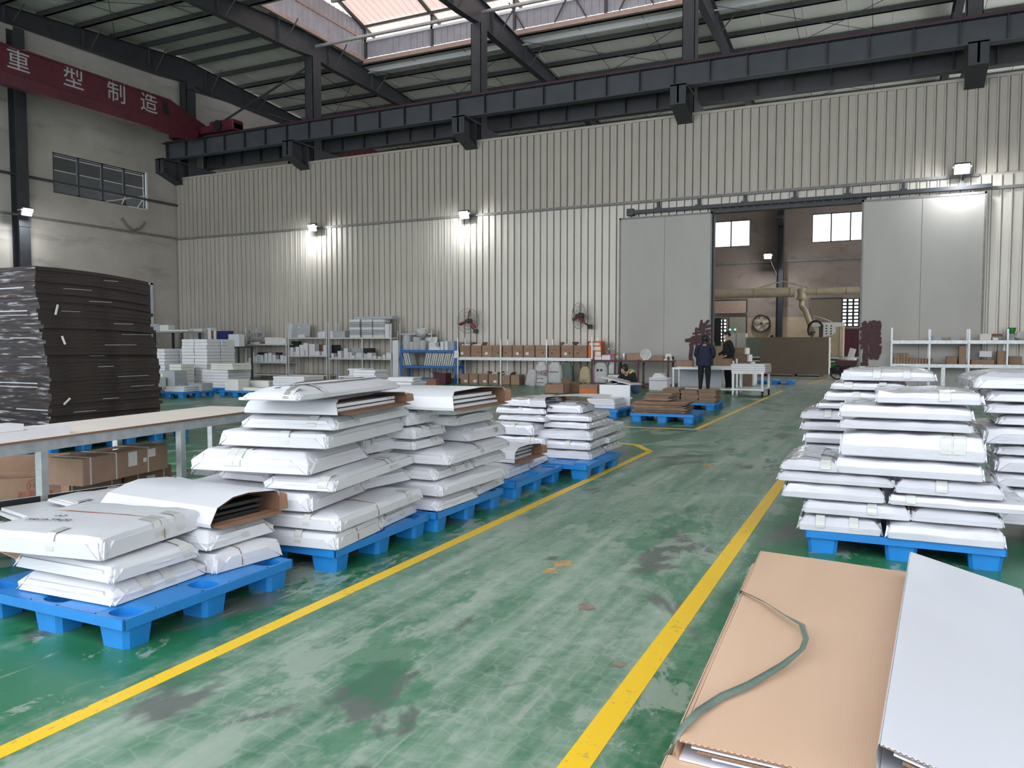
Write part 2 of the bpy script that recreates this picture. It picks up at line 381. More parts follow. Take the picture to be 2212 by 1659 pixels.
def textmesh(body, size, m, ext=.002, name='lettering', align='CENTER'):
    cu = bpy.data.curves.new('lettering', 'FONT'); cu.body = body; cu.size = size; cu.extrude = ext; cu.align_x = align; cu.align_y = 'CENTER'; cu.resolution_u = 2
    o = bpy.data.objects.new('lettering', cu); COL.objects.link(o)
    dg = bpy.context.evaluated_depsgraph_get(); me = bpy.data.meshes.new_from_object(o.evaluated_get(dg))
    bpy.data.objects.remove(o); bpy.data.curves.remove(cu)
    me.materials.clear(); me.materials.append(M[m]); me.name = name; return me
ORD = ['lowest', 'second', 'third', 'fourth', 'fifth', 'sixth', 'seventh', 'eighth', 'ninth', 'tenth', 'eleventh', 'twelfth', 'thirteenth', 'fourteenth', 'fifteenth']
# ================================================================== THE HALL
XL, XR, YW, YF, YB = -28.3, 14.0, 25.0, 46.0, -1.2        # left wall, open right end, partition wall, far wall, open rear
RIDGE, ZR, SL = 25.3, 14.1, .085
def zr(y): return ZR - SL * abs(y - RIDGE)
CX = [-28.05, -21.05, -13.45, -5.78, 2.12, 9.8]
fl = MB()
fl.add([(XL - 1, -9, 0), (XR, -9, 0), (XR, YF + 1, 0), (XL - 1, YF + 1, 0)], [(0, 1, 2, 3)])
tag(fl.build('floor', 'floor'), kind='structure')
def line(n, pts, w):
    m = MB()
    for a, b in zip(pts[:-1], pts[1:]): m.bar((*a, .0012), (*b, .0012), w, .002)
    tag(m.build('trim_%d' % n, 'yellow'), kind='structure')
line(1, [(-2.70, .6), (-2.70, 9.9)], .082)
line(2, [(-.89, .8), (-.89, 13.5)], .10)
line(3, [(-2.70, 9.88), (-3.05, 10.45), (-4.6, 10.8)], .09)
line(4, [(-4.9, 12.55), (-2.72, 12.75), (-2.66, 24.5)], .09)
line(5, [(-2.3, 29), (-1.9, 34)], .09)
line(6, [(-17, 12.2), (-9.2, 10.6)], .07)
# flakes of old yellow paint in the lane
for k, (px, py, r) in enumerate(((1215, 1217, .075), (1187, 1233, .05), (1530, 1005, .10), (1262, 1312, .05), (1337, 1437, .03))):
    c = gz(px, py); m = MB(); n = 11
    vs = [(c.x + r * (1 + .5 * random.uniform(-1, 1)) * math.cos(6.283 * i / n), c.y + 1.2 * r * (1 + .5 * random.uniform(-1, 1)) * math.sin(6.283 * i / n), .0012) for i in range(n)]
    m.add(vs, [tuple(range(n))]); tag(m.build('trim_%d' % (8 + k), mat('old_paint_patch_%d' % k, (.42, .30, .14) if k < 3 else (.23, .19, .15), .6, 0, .3, 25)), kind='structure')

# ---- partition wall of corrugated sheets
wall = struct('wall_back')
_pc = {}
def sheet(width, h, m):
    k = (round(width, 3), round(h, 3), m)
    if k not in _pc:
        pr = []; x = 0
        while x < width - 1e-4:
            for dx, dy in ((0, 0), (.163, 0), (.171, -.036), (.208, -.036), (.218, .0), (.222, .05), (.236, .05), (.240, 0)):
                if x + dx < width - 1e-4: pr.append((x + dx, dy))
            x += .25
        pr.append((width, 0)); n = len(pr)
        b = MB(); b.add([(a, d, 0) for a, d in pr] + [(a, d, h) for a, d in pr], [(i, i + 1, n + i + 1, n + i) for i in range(n - 1)])
        _pc[k] = b.mesh('sheet', m)
    return _pc[k]
OPL, OPR = -4.84, -.61
def row(z0, z1, m, xa, xb, y=YW, parent=None):
    x = xa
    while x < xb - .01:
        w = min(.75, xb - x)
        o = link('sheet', sheet(w, z1 - z0, m), parent or wall, (x, y + random.uniform(-.006, .006), z0)); x += w
row(6.06, 8.65, 'sheet_up', XL + .05, 10.0)
row(0, 6.0, 'sheet_lo', XL + .05, OPL); row(5.62, 6.0, 'sheet_lo', OPL, OPR); row(0, 6.0, 'sheet_lo', OPR, 10.0)
b = MB(); b.box(XL + .05, 10, YW + .02, YW + .05, 5.95, 6.1); b.box(XL + .05, 10, YW - .045, YW + .03, 8.6, 8.68); b.build('cap_strip', 'sheet_up', wall)
# jambs of the big opening and the far side of the wall
b = MB(); b.box(OPL - .12, OPL, YW - .03, YW + .25, 0, 5.62); b.box(OPR, OPR + .12, YW - .03, YW + .25, 0, 5.62); b.box(OPL - .12, OPR + .12, YW - .02, YW + .25, 5.5, 5.64); b.build('door_frame', 'steel', wall)
b = MB(); b.box(XL + .05, OPL - .12, YW + .22, YW + .25, 0, 8.6); b.box(OPR + .12, 10, YW + .22, YW + .25, 0, 8.6); b.box(OPL - .12, OPR + .12, YW + .22, YW + .25, 5.64, 8.6); b.build('rear_lining', 'sheet_up', wall)
# pipe rail along the wall
b = MB()
b.box(XL + .05, 2.3, YW - .10, YW - .035, 5.98, 6.06); b.box(2.2, 10, YW - .1, YW - .035, 5.60, 5.68)
tag(b.build('trim_20', 'pipe'), kind='structure')

# ---- sliding doors
def sdoor(n, x0, x1, z1):
    d = struct('door_%d' % n)
    m = MB(); m.box(x0, x1, YW - .19, YW - .12, .12, z1); m.build('leaf', 'door', d)
    m = MB()
    for a, c in ((x0, x0 + .05), (x1 - .05, x1)): m.box(a, c, YW - .2, YW - .11, .1, z1 + .02)
    m.box(x0, x1, YW - .2, YW - .11, z1 - .04, z1 + .02); m.box(x0, x1, YW - .2, YW - .11, .08, .14); m.build('frame', 'pipe', d)
    x = (x0 + x1) / 2
    m = MB(); m.box(x - .004, x + .004, YW - .194, YW - .188, .14, z1 - .04); m.build('seam', 'steel_blue', d)
    return d
d1 = sdoor(1, -7.87, -4.86, 5.50); d2 = sdoor(2, -.60, 2.49, 5.52)
t = thing('sliding_door_track', 'dark steel sliding door track with hangers above the big doorway', 'door track', (-2.5, YW - .1, 5.7), world=True)
m = MB(); m.box(-7.45, 2.6, YW - .22, YW - .10, 5.63, 5.74); m.build('rail', 'steel', t)
for x in (-6.6, -5.3, -3.9, -2.45, -1.0, .45, 1.9):
    m = MB(); m.box(x - .04, x + .04, YW - .16, YW - .02, 5.70, 5.97); m.box(x - .1, x + .1, YW - .2, YW - .12, 5.70, 5.78); m.build('hanger', 'steel', t)
m = MB(); m.box(-7.62, -7.4, YW - .24, YW - .06, 5.58, 5.80); m.build('end_stop', 'steel', t)
# brush painted characters, traced as strokes on the two leaves
def strokes(parent, data, w):
    for si, (pts, ww) in enumerate(data):
        y = YW - .2005 - .0016 * si
        mm = MB()
        P = [gy(px, py, y) for px, py in pts]
        for a, c in zip(P[:-1], P[1:]):
            d = (c - a).normalized(); n_ = Vector((-d.z, 0, d.x)); q = ww * w
            vs = []
            for f in (-.25, 0, .3, .7, 1, 1.2):
                k = 1 if 0 <= f <= 1 else .6
                c0 = a + (c - a) * f
                vs.append(c0 + n_ * q * k * random.uniform(.8, 1.15) + Vector((0, f * -.0003, 0))); vs.append(c0 - n_ * q * k * random.uniform(.8, 1.15))
            mm.add(vs, [(2*i, 2*i+1, 2*i+3, 2*i+2) for i in range(5)])
        mm.build('brush_stroke', 'doorpaint', parent)
strokes(d1, [([(1515, 695), (1513, 712)], 1.3), ([(1529, 694), (1520, 706)], 1.2), ([(1507, 712), (1532, 704)], 1.3), ([(1503, 720), (1533, 714)], 1.2), ([(1500, 728), (1532, 722)], 1.2),
             ([(1520, 706), (1516, 740)], 1.5), ([(1504, 714), (1505, 742)], 1.1), ([(1486, 735), (1512, 733)], 1.8), ([(1528, 716), (1530, 738)], 1.2), ([(1497, 742), (1532, 733)], 1.3),
             ([(1494, 745), (1492, 775), (1496, 784)], 1.7), ([(1505, 742), (1503, 760)], 1.0), ([(1510, 735), (1532, 744)], 1.2), ([(1520, 740), (1526, 758)], 1.2)], .038)
strokes(d2, [([(1866, 697), (1872, 704)], 2.0), ([(1860, 711), (1875, 707)], 1.4), ([(1868, 703), (1867, 726)], 2.0), ([(1861, 724), (1873, 721)], 2.0), ([(1879, 701), (1899, 697)], 1.4), ([(1880, 700), (1879, 727)], 1.5),
             ([(1888, 699), (1887, 728)], 2.3), ([(1897, 700), (1896, 722)], 2.0), ([(1860, 742), (1868, 733), (1898, 732)], 2.1), ([(1872, 735), (1868, 786)], 1.8), ([(1880, 742), (1900, 738)], 1.6), ([(1882, 750), (1901, 750)], 1.5),
             ([(1884, 736), (1882, 770)], 1.8), ([(1893, 734), (1893, 770)], 2.0), ([(1898, 752), (1897, 764)], 1.6), ([(1881, 768), (1893, 771)], 1.5), ([(1862, 787), (1873, 785)], 1.7), ([(1861, 752), (1866, 742)], 1.0)], .042)

# ---- left gable wall with window
wl = struct('wall_left')
WY0, WY1, WZ0, WZ1 = 19.35, 23.5, 7.10, 8.62
m = MB()
for y0, y1, z0, z1 in ((YB, WY0, 0, 11.5), (WY1, YF, 0, 12.2), (WY0, WY1, 0, WZ0), (WY0, WY1, WZ1, 12.2)): m.box(XL - .25, XL, y0, y1, z0, z1)
m.prism([(WY0, 12.2), (YF, 12.2), (RIDGE, ZR - .05), (WY0 - 6, ZR - .9), (YB, 11.5), (WY0, 11.5)], 0, XL - .25, XL)
m.build('plaster_wall', 'plaster', wl)
win = struct('window_1')
m = MB()
for y in (WY0 + .03, WY0 + 1.07, WY0 + 2.1, WY0 + 3.1, WY1 - .03): m.box(XL - .12, XL - .05, y - .045, y + .045, WZ0, WZ1)
m.box(XL - .12, XL - .05, WY0, WY1, WZ0, WZ0 + .05); m.box(XL - .12, XL - .05, WY0, WY1, WZ1 - .05, WZ1); m.build('frame', 'steel_blue', win)
for k in range(4):
    y = WY0 + .03 + k * 1.02; m = MB(); m.box(XL - .09, XL - .085, y + .04, y + .98, WZ0 + .05, WZ1 - .05); m.build('pane', 'glass', win)
m = MB(); m.box(XL - .06, XL + .02, WY1 - .05, WY1 + .03, WZ0 - .02, WZ1 + .03); m.box(XL - .06, XL + .02, WY0 + 3.2, WY1, WZ0 - .03, WZ0 + .01)
m.tube((XL + .03, WY0 + 2.2, WZ0 + .02), (XL + .06, WY1 - .1, WZ0 + .55), .02, 6); m.tube((XL + .03, WY0 + 2.9, WZ0 + .02), (XL + .05, WY0 + 3.05, WZ0 + .35), .02, 6); m.tube((XL + .03, WY1 - .5, WZ0 + .02), (XL + .05, WY1 - .2, WZ0 + .45), .02, 6)
m.build('white_reveal', 'rooflight', win)
# the lean-to shed roof seen through that window
sh = struct('ceiling_shed')
m = MB(); m.add([(XL - .3, 12, 10.2), (XL - .3, 34, 10.2), (XL - 9, 34, 8.6), (XL - 9, 12, 8.6)], [(0, 1, 2, 3)]); m.build('roof_sheet', 'greyboard', sh)
for k in range(6):
    x = XL - .9 - k * 1.35; m = MB(); m.box(x - .09, x + .09, 12, 34, 9.68 - (XL - .3 - x - .3) * .184 - .35, 9.95 - (XL - .3 - x - .3) * .184); m.build('purlin', 'purlin', sh)
m = MB(); m.box(XL - 9.2, XL - 9, 12, 34, 0, 8.7); m.build('shed_wall', 'plaster', sh)
# pipes and door on the left wall
m = MB(); m.box(XL, XL + .07, YB, YW + .2, 6.02, 6.10); tag(m.build('trim_21', 'pipe'), kind='structure')
m = MB(); m.tube((XL + .08, 10, 7.47), (XL + .08, YW, 7.50), .05); tag(m.build('trim_22', 'steel_blue'), kind='structure')
bd = struct('door_3')
m = MB(); m.box(XL, XL + .06, 21.6, 23.5, 0, 3.92); m.build('leaf', 'bluedoor', bd)
m = MB(); m.box(XL, XL + .09, 23.5, 23.62, 0, 4.0); m.box(XL, XL + .09, 21.5, 23.62, 3.92, 4.0); m.build('frame', 'galv_lt', bd)
# old cable loop stain on the wall under the window
m = MB(); m.path([(XL + .07, 22.2 + 1.1 * t, 6.55 - .42 * math.sin(math.pi * t) + random.uniform(-.04, .04)) for t in [i / 12 for i in range(13)]], .05, 6)
tag(m.build('cable_loop', 'plaster_far'), 'dark clump of old cable sagging below the left wall window', 'cable')

# ---- right end wall, out of view
m = MB(); m.box(XR, XR + .2, YB, YW + .3, 0, 14); tag(m.build('wall_right', 'plaster'), kind='structure')
# ---- far wall of the next hall
wf = struct('wall_far')
FW = [(-9.0, -6.9, 6.95, 8.45), (-3.59, -.7, 6.95, 8.52)]           # high windows
FV = [(-9.05, -8.1, 1.5, 2.85), (-2.02, -.85, 2.35, 3.86)]          # lattice openings
xs = sorted({XL, XR} | {a for r in FW + FV for a in r[:2]}); m = MB()
for a, c in zip(xs[:-1], xs[1:]):
    z = 0
    for h in sorted([(r[2], r[3]) for r in FW + FV if r[0] <= a + 1e-4 and r[1] >= c - 1e-4]):
        m.box(a, c, YF, YF + .25, z, h[0]); z = h[1]
    m.box(a, c, YF, YF + .25, z, 12.6)
m.build('plaster_wall', 'plaster_far', wf)
m = MB(); m.box(-12, -9.05, YF - .03, YF, 0, 2.9); m.box(-8.1, -2.1, YF - .03, YF, 0, 2.9); m.box(-9.05, -8.1, YF - .03, YF, 0, 1.5); m.box(-.85, 6, YF - .03, YF, 0, 2.9); m.build('dusty_render', 'plaster_dust', wf)
for k, (a, c, z0, z1) in enumerate(FW):
    w_ = struct('window_%d' % (k + 2)); m = MB(); nn = 2 if k == 0 else 3
    for i in range(nn + 1): x = a + (c - a) * i / nn; m.box(x - .035, x + .035, YF + .05, YF + .1, z0, z1)
    m.box(a, c, YF + .05, YF + .1, z0, z0 + .05); m.box(a, c, YF + .05, YF + .1, z1 - .05, z1); m.build('frame', 'purlin', w_)
    for i in range(nn): m = MB(); x = a + (c - a) * i / nn; m.box(x + .035, x + (c - a) / nn - .035, YF + .07, YF + .075, z0 + .05, z1 - .05); m.build('pane', 'glass', w_)
for k, (a, c, z0, z1) in enumerate(FV):                              # pierced block screens
    nx, nzv = (4, 7) if k == 0 else (4, 8)
    for i in range(nx + 1):
        m = MB(); x = a + (c - a) * i / nx; m.box(x - .05, x + .05, YF + .02, YF + .2, z0, z1); m.build('block_rib', 'black', wf)
    for j in range(nzv + 1):
        m = MB(); z = z0 + (z1 - z0) * j / nzv; m.box(a, c, YF + .03, YF + .19, z - .04, z + .04); m.build('block_course', 'black', wf)
# the dark stored sheets in front of the left screen
m = MB(); m.box(-8.75, -8.42, YF - .06, YF - .02, 1.3, 2.9); m.build('cover_strip', 'black', wf)
m = MB(); m.box(XL, XR, YF - .12, YF - .03, 5.95, 6.07); tag(m.build('trim_23', 'pipe'), kind='structure')
for x in (-20.5, -12.9, -5.2, 2.6, 10.2):
    c = thing('steel_column', 'dark steel column standing against the far hall wall' if abs(x + 5.2) > .1 else 'dark steel column between the two bright far windows', 'column', (x, YF - .3, 0), world=True, group='far hall columns')
    m = MB(); m.box(x - .17, x - .15, YF - .5, YF - .02, 0, 12.3); m.box(x + .15, x + .17, YF - .5, YF - .02, 0, 12.3); m.box(x - .15, x + .15, YF - .27, YF - .25, 0, 12.3); m.build('shaft', 'steel', c)
    m = MB(); m.prism([(YF - 1.0, 8.25), (YF - .5, 7.9), (YF - .5, 8.4), (YF - 1.0, 8.4)], 0, x - .18, x + .18); m.build('bracket', 'steel', c)

# ---- roof: sheets, purlins, rafters
ce = struct('ceiling')
def rsheet(name, w, y0, y1):
    b = MB(); z0, z1 = zr(y0), zr(y1)
    b.add([(0, y0, z0), (w, y0, z0), (w, y1, z1), (0, y1, z1)], [(0, 1, 2, 3)]); b.bar((.02, y0, z0 - .006), (.02, y1, z1 - .006), .04, .012)
    return b.mesh(name, 'roof')
MY0, MY1, MX0 = 22.05, 28.55, -20.72                                 # monitor opening
rs = [rsheet('roof_sheet', 1.5, YB, MY0), rsheet('roof_sheet', 1.5, MY1, YF + .3), rsheet('roof_sheet', 1.5, MY0, RIDGE), rsheet('roof_sheet', 1.5, RIDGE, MY1)]
x = XL - .1; k = 0
while x < XR:
    for j, me in enumerate(rs):
        if j > 1 and x > MX0 - 1.0: continue
        link('roof_sheet', me, ce, (x, 0, 0))
    x += 1.5; k += 1
ys = [RIDGE - 3.4 - 1.5 * i for i in range(16)] + [RIDGE + 3.4 + 1.5 * i for i in range(12)]
for y in ys:
    m = MB(); z = zr(y); m.box(XL, XR, y - .035, y + .035, z - .22, z - .02); m.box(XL, XR, y - .035, y + .06, z - .22, z - .20); m.build('purlin', 'purlin', ce)
for y in (RIDGE - 2, RIDGE - .6, RIDGE + .6, RIDGE + 2):
    m = MB(); z = zr(y); m.box(XL, MX0 - .1, y - .035, y + .035, z - .22, z - .02); m.build('purlin', 'purlin', ce)
def dep(y): d = abs(y - RIDGE); return .92 - .42 * min(1, max(0, d - 1.2) / 6.5)
def rafter(x):
    Y = [YB, 17.6, RIDGE - 1.2, RIDGE, RIDGE + 1.2, 33, YF]
    top = [(y, zr(y) - .22) for y in Y]; bot = [(y, zr(y) - .22 - dep(y)) for y in Y]
    m = MB(); n = len(Y)
    for k in range(n - 1):
        a, b_, c, d = top[k], top[k + 1], bot[k + 1], bot[k]
        m.prism([a, b_, c, d], 0, x - .008, x + .008)
        m.bar((x, *a), (x, *b_), .26, .025); m.bar((x, *d), (x, *c), .26, .025)
    m.build('rafter', 'steel', ce)
    y = -.5
    while y < YF - 1:
        z = zr(y) - .22; m = MB(); m.box(x - .12, x + .12, y - .008, y + .008, z - dep(y), z); m.build('stiffener', 'steel_blue', ce)
        if y > 16:
            m = MB(); m.tube((x + .1, y + .3, z - dep(y) + .05), (x + .75, y + .3, z + .02), .025, 6); m.build('fly_brace', 'purlin', ce)
        y += 3.0
for x in CX: rafter(x)
for i in range(5):
    a, c = CX[i], CX[i + 1]
    for y0, y1 in ((4, 10), (10, 16), (16, 22), (28.8, 34.8), (34.8, 40.8)):
        for p, q in (((a, y0), (c, y1)), ((a, y1), (c, y0))):
            m = MB(); m.tube((p[0], p[1], zr(p[1]) - .3), (q[0], q[1], zr(q[1]) - .3), .012, 5); m.build('brace_rod', 'steel', ce)
    for dx in (.33, .66):
        xx = a + (c - a) * dx; m = MB(); m.tube((xx, 3, zr(3) - .12), (xx, 21.9, zr(21.9) - .12), .012, 5); m.build('tie_rod', 'steel', ce)
        m = MB(); m.tube((xx, 28.7, zr(28.7) - .12), (xx, 45, zr(45) - .12), .012, 5); m.build('tie_rod', 'steel', ce)
# ---- roof monitor over the ridge
mo = struct('ceiling_monitor')
def ribs(x0, x1, y, z0, z1, step, parent, along='x'):
    t_ = x0
    while t_ < x1 - .01:
        w = min(step * 3, x1 - t_); b = MB(); q = 0
        while q < w - .01:
            e = min(step, w - q)
            pr = [(t_ + q, 0), (t_ + q + e * .72, 0), (t_ + q + e * .76, .03), (t_ + q + e * .96, .03), (t_ + q + e, 0)]
            if along == 'x': b.add([(a, y - d, z0) for a, d in pr] + [(a, y - d, z1) for a, d in pr], [(i, i+1, 6+i, 5+i) for i in range(4)])
            else: b.add([(y + d, a, z0) for a, d in pr] + [(y + d, a, z1) for a, d in pr], [(i, i+1, 6+i, 5+i) for i in range(4)])
            q += e
        b.build('side_sheet', 'monrib', parent); t_ += w
ribs(MX0, XR, MY1 + .05, 13.86, 14.52, .3, mo)
ribs(MY0, MY1, MX0, 13.86, 15.3, .3, mo, 'y')
for y in (MY0, MY1):
    m = MB(); m.box(MX0, XR, y - .06, y + .06, 13.62, 13.80); m.build('curb_timber', 'monwood', mo)
    m = MB(); m.box(MX0, XR, y - .05, y + .05, 14.52, 14.62); m.build('ledge', 'rooflight', mo)
m = MB(); m.box(MX0 - .06, MX0 + .06, MY0, MY1, 13.70, 13.84); m.box(MX0 - .05, MX0 + .05, MY0, MY1, 14.62, 14.72); m.build('curb_timber', 'monwood', mo)
m = MB(); m.box(MX0 - .6, XR, MY1 + .72, MY1 + .80, zr(29.3) - .26, zr(29.3) - .06); m.build('lit_purlin', 'rooflight', mo)  # light strip under the monitor, its brightness painted white on the purlin
for s in (-1, 1):                                                     # monitor roof sheets
    xx = MX0 - .3
    while xx < XR:
        b = MB(); pr = []
        for i in range(5): pr += [(xx + i * .3, 0), (xx + i * .3 + .22, 0), (xx + i * .3 + .235, -.035), (xx + i * .3 + .285, -.035)]
        pr.append((xx + 1.5, 0)); n = len(pr)
        y0, z0, y1, z1 = RIDGE, 16.0, RIDGE + s * 4.0, 15.02
        b.add([(a, y0, z0 + d) for a, d in pr] + [(a, y1, z1 + d) for a, d in pr], [(i, i+1, n+i+1, n+i) for i in range(n - 1)])
        b.build('monitor_roof_sheet', 'monroof', mo); xx += 1.5
for x in [MX0 + .1] + [c for c in CX if c > -21] + [CX[1] + 3.8, CX[2] + 3.8, CX[3] + 3.9]:
    m = MB()
    for s in (-1, 1): m.bar((x, RIDGE, 15.92), (x, RIDGE + s * 3.9, 14.95), .1, .12); m.box(x - .05, x + .05, RIDGE + s * 3.25 - .05, RIDGE + s * 3.25 + .05, 13.7, 15.1)
    m.build('monitor_frame', 'purlin', mo)
for k in range(16):
    x = -13.0 + k * 1.3; m = MB(); m.tube((x, MY1 - .08, 13.8), (x + (.65 if k % 2 else -.65), MY1 - .08, 14.9), .03, 6); m.build('truss_web', 'purlin', mo)
m = MB(); m.box(MX0, XR, RIDGE + 1.0, RIDGE + 1.1, 15.38, 15.5); m.box(MX0, XR, RIDGE - 1.1, RIDGE - 1.0, 15.38, 15.5); m.box(MX0, XR, RIDGE + 3.0, RIDGE + 3.08, 15.05, 15.15); m.build('monitor_purlin', 'purlin', mo)

# ---- columns, crane rails, cranes
for i, x in enumerate(CX[:5]):
    lab = ['dark steel column in the corner by the left wall', 'dark steel column at the left end of the roof monitor', 'dark steel column in front of the middle of the roof monitor',
           'dark steel column above the left sliding door', 'dark steel column at the right end above the wall'][i]
    c = thing('steel_column', lab, 'column', (x, 25.5, 0), group='ridge columns', world=True)
    h = zr(RIDGE) - .25 - .92
    m = MB(); m.box(x - .2, x - .18, 25.28, 25.8, 0, h); m.box(x + .18, x + .2, 25.28, 25.8, 0, h); m.box(x - .18, x + .18, 25.53, 25.55, 0, h); m.box(x - .2, x + .2, 25.28, 25.30, 0, h); m.build('shaft', 'steel', c)
    m = MB(); m.prism([(23.95, 9.3), (23.95, 8.75), (24.95, 8.38), (25.3, 8.38), (25.3, 9.3)], 0, x - .03, x + .03)
    m.box(x - .24, x + .24, 23.95, 25.3, 9.26, 9.32); m.box(x - .24, x + .24, 23.95, 24.0, 8.7, 9.3); m.bar((x, 23.97, 8.73), (x, 24.97, 8.38), .48, .03); m.box(x - .24, x + .24, 24.85, 24.88, 8.4, 9.28); m.box(x - .22, x - .19, 24.1, 24.93, 8.66, 9.3); m.build('corbel', 'steel', c)
    m = MB(); m.prism([(25.8, 9.3), (25.8, 8.4), (26.9, 8.75), (26.9, 9.3)], 0, x - .2, x + .2); m.build('rear_corbel', 'steel', c)
for y, lab in ((24.42, 'long dark crane rail girder on brackets in front of the wall'), (26.5, 'shadowed crane rail girder behind the front one, serving the next hall')):
    g = thing('crane_rail_girder', lab, 'girder', (-9, y, 9.33), world=True, group='crane rail girders')
    m = MB(); m.box(XL + .1, XR, y - .2, y + .2, 10.0, 10.03); m.build('top_flange', 'steel', g)
    m = MB(); m.box(XL + .1, XR, y - .16, y + .16, 9.33, 9.355); m.build('bottom_flange', 'steel_blue', g)
    m = MB(); m.box(XL + .1, XR, y - .008, y + .008, 9.35, 10.0); m.build('web', 'steel_blue', g)
    m = MB(); m.box(XL + .1, XR, y - .04, y + .04, 10.03, 10.13); m.build('rail', 'maroon' if y < 25 else 'steel', g)
    x = XL + .3
    while x < 8:
        m = MB(); m.box(x - .012, x + .012, y - .14, y + .14, 9.35, 10.0); m.build('stiffener', 'steel', g); x += 1.1
m = MB()
for p, q in (((-27.84, 25.45, 12.6), (-21.26, 25.45, 10.25)), ((-27.84, 25.45, 10.3), (-21.26, 25.45, 12.6))): m.tube(p, q, .05, 6)
tag(m.build('cross_brace', 'steel'), 'crossed steel brace rods between the first two ridge columns', 'brace')
t = thing('tie_pipe', 'long round tie pipe running between the column heads', 'pipe', (-10, 25.62, 13.3), world=True)
for a, c in zip(CX[1:4], CX[2:5]):
    m = MB(); m.tube((a + .1, 25.62, 13.42), (c - .1, 25.62, 13.42), .065, 10); m.build('pipe_length', 'galv', t)
cr = thing('overhead_crane', 'red overhead crane girder with white lettering above the left wall', 'crane', (-26, 16, 10.1), world=True)
def crane(cr, X, y0, y1, taper, mm='red'):
    m = MB(); prof = [(y0, 10.2), (y0, 11.05), (y1 - 1.9, 11.12), (y1, 10.5), (y1, 10.2)]
    m.prism(prof, 0, X - .2, X + .2); m.build('girder_body', mm, cr)
    m = MB(); m.box(X - .26, X + .26, y0, y1 - 1.9, 11.02, 11.06); m.box(X - .24, X + .24, y0, y1 - .4, 10.18, 10.22); m.build('flange_plate', mm, cr)
    m = MB(); m.prism([(X - .15, 9.82), (X + .15, 9.82), (X + .22, 10.2), (X - .22, 10.2)], 1, y0, y1 - .5); m.build('lower_beam', mm, cr)
crane(cr, -26.0, YB, 24.5, 1)
for k in range(2):
    m = MB(); m.bar((-25.785, 22.35 + .16 * k, 10.45), (-25.785, 22.25 + .16 * k, 10.95), .03, .09, (0, 1, 0)); m.build('vent_slot', 'black', cr)
m = MB(); m.cbox(-27.7, -24.0, 24.15, 24.68, 10.14, 10.42, .03); m.cbox(-25.3, -24.0, 24.1, 24.72, 10.2, 10.55, .04); m.build('end_carriage', 'red', cr)
m = MB(); m.lathe((-24.75, 24.05, 10.34), [(.02, -.06), (.2, -.05), (.2, .05), (.05, .06)], 14, 1); m.build('drive_motor', 'black', cr)
for k, (ch, py_) in enumerate(zip('重型制造', (16.42, 18.35, 20.05, 21.45))):
    me = textmesh(ch, .82, 'whitepaint', .003); o = link('lettering', me, cr, Vector((-25.795, py_ + .15, 10.66)) - cr.location); o.rotation_euler = (R(90), 0, R(90))
c2 = thing('overhead_crane', 'red crane girder glimpsed in the next hall above the wall', 'crane', (-22, 30, 10.1), world=True)
m = MB(); m.box(-23.4, -22.9, 26.6, 45.4, 10.2, 11.0); m.build('girder_body', 'red', c2)
m = MB(); m.cbox(-25.2, -21.6, 26.25, 26.75, 10.14, 10.42, .03); m.build('end_carriage', 'red', c2)
m = MB(); m.lathe((-23.9, 28.6, 9.7), [(.05, -.9), (.4, -.85), (.45, -.1), (.3, 0), (.3, .25), (.45, .3), (.4, .8), (.05, .85)], 14, 0); m.build('hoist_drum', 'black', c2)

# ---- floodlights (each lamp carries its own light)
M['led'] = emis('led_lens', (.93, .97, 1.0), 60)
def flood(loc, label, face, power, arm=None):
    t = thing('floodlight', label, 'floodlight', loc, math.atan2(face[0], -face[1]), group='led floodlights on the walls')
    m = MB(); m.cbox(-.2, .2, -.12, -.04, -.15, .15, .02)
    for i in range(7): m.box(-.17 + i * .055, -.155 + i * .055, -.04, .03, -.13, .13)
    ho = m.build('housing', 'steel', t); m = MB(); m.box(-.17, .17, -.125, -.12, -.12, .12); le = m.build('lens', M['led'], t)
    m = MB(); m.box(-.22, -.205, -.1, .12, -.02, .02); m.box(.205, .22, -.1, .12, -.02, .02); m.box(-.22, .22, .11, .125, -.02, .02)
    if arm: m.path([(0, .12, 0), arm], .02, 6)
    m.build('bracket', 'galv', t)
    for o in (ho, le): o.rotation_euler.x = R(-25) * -1
    la = bpy.data.lights.new('floodlight_glow', 'AREA'); la.shape = 'RECTANGLE'; la.size = .34; la.size_y = .24; la.energy = power; la.color = (.93, .97, 1); la.spread = R(170)
    lo = bpy.data.objects.new('floodlight_glow', la); COL.objects.link(lo); lo.parent = t; lo.location = (0, -.2, -.02); lo.rotation_euler = (R(62), 0, 0)
    return t
p = gy(678, 490, YW - .35); flood(p, 'lit floodlight on the wall pipe, second lamp from the left', (0, -1), 70, (0, .3, -.1))
p = gy(1005, 462, YW - .35); flood(p, 'lit floodlight on the wall pipe near the middle, third lamp', (0, -1), 70, (0, .3, -.1))
p = gy(2078, 362, YW - .45); flood(p, 'lit floodlight above the right sliding door', (0, -1), 70, (0, .35, -.45))
p = gx(55, 455, XL + .75); flood(p, 'lit floodlight on the left wall column', (1, 0), 60, (0, .4, -.1))
p = gy(1659, 552, YF - 1.6); flood(p, 'lit floodlight on an arm in the next hall', (0, -1), 120, (.35, 1.2, -1.0))
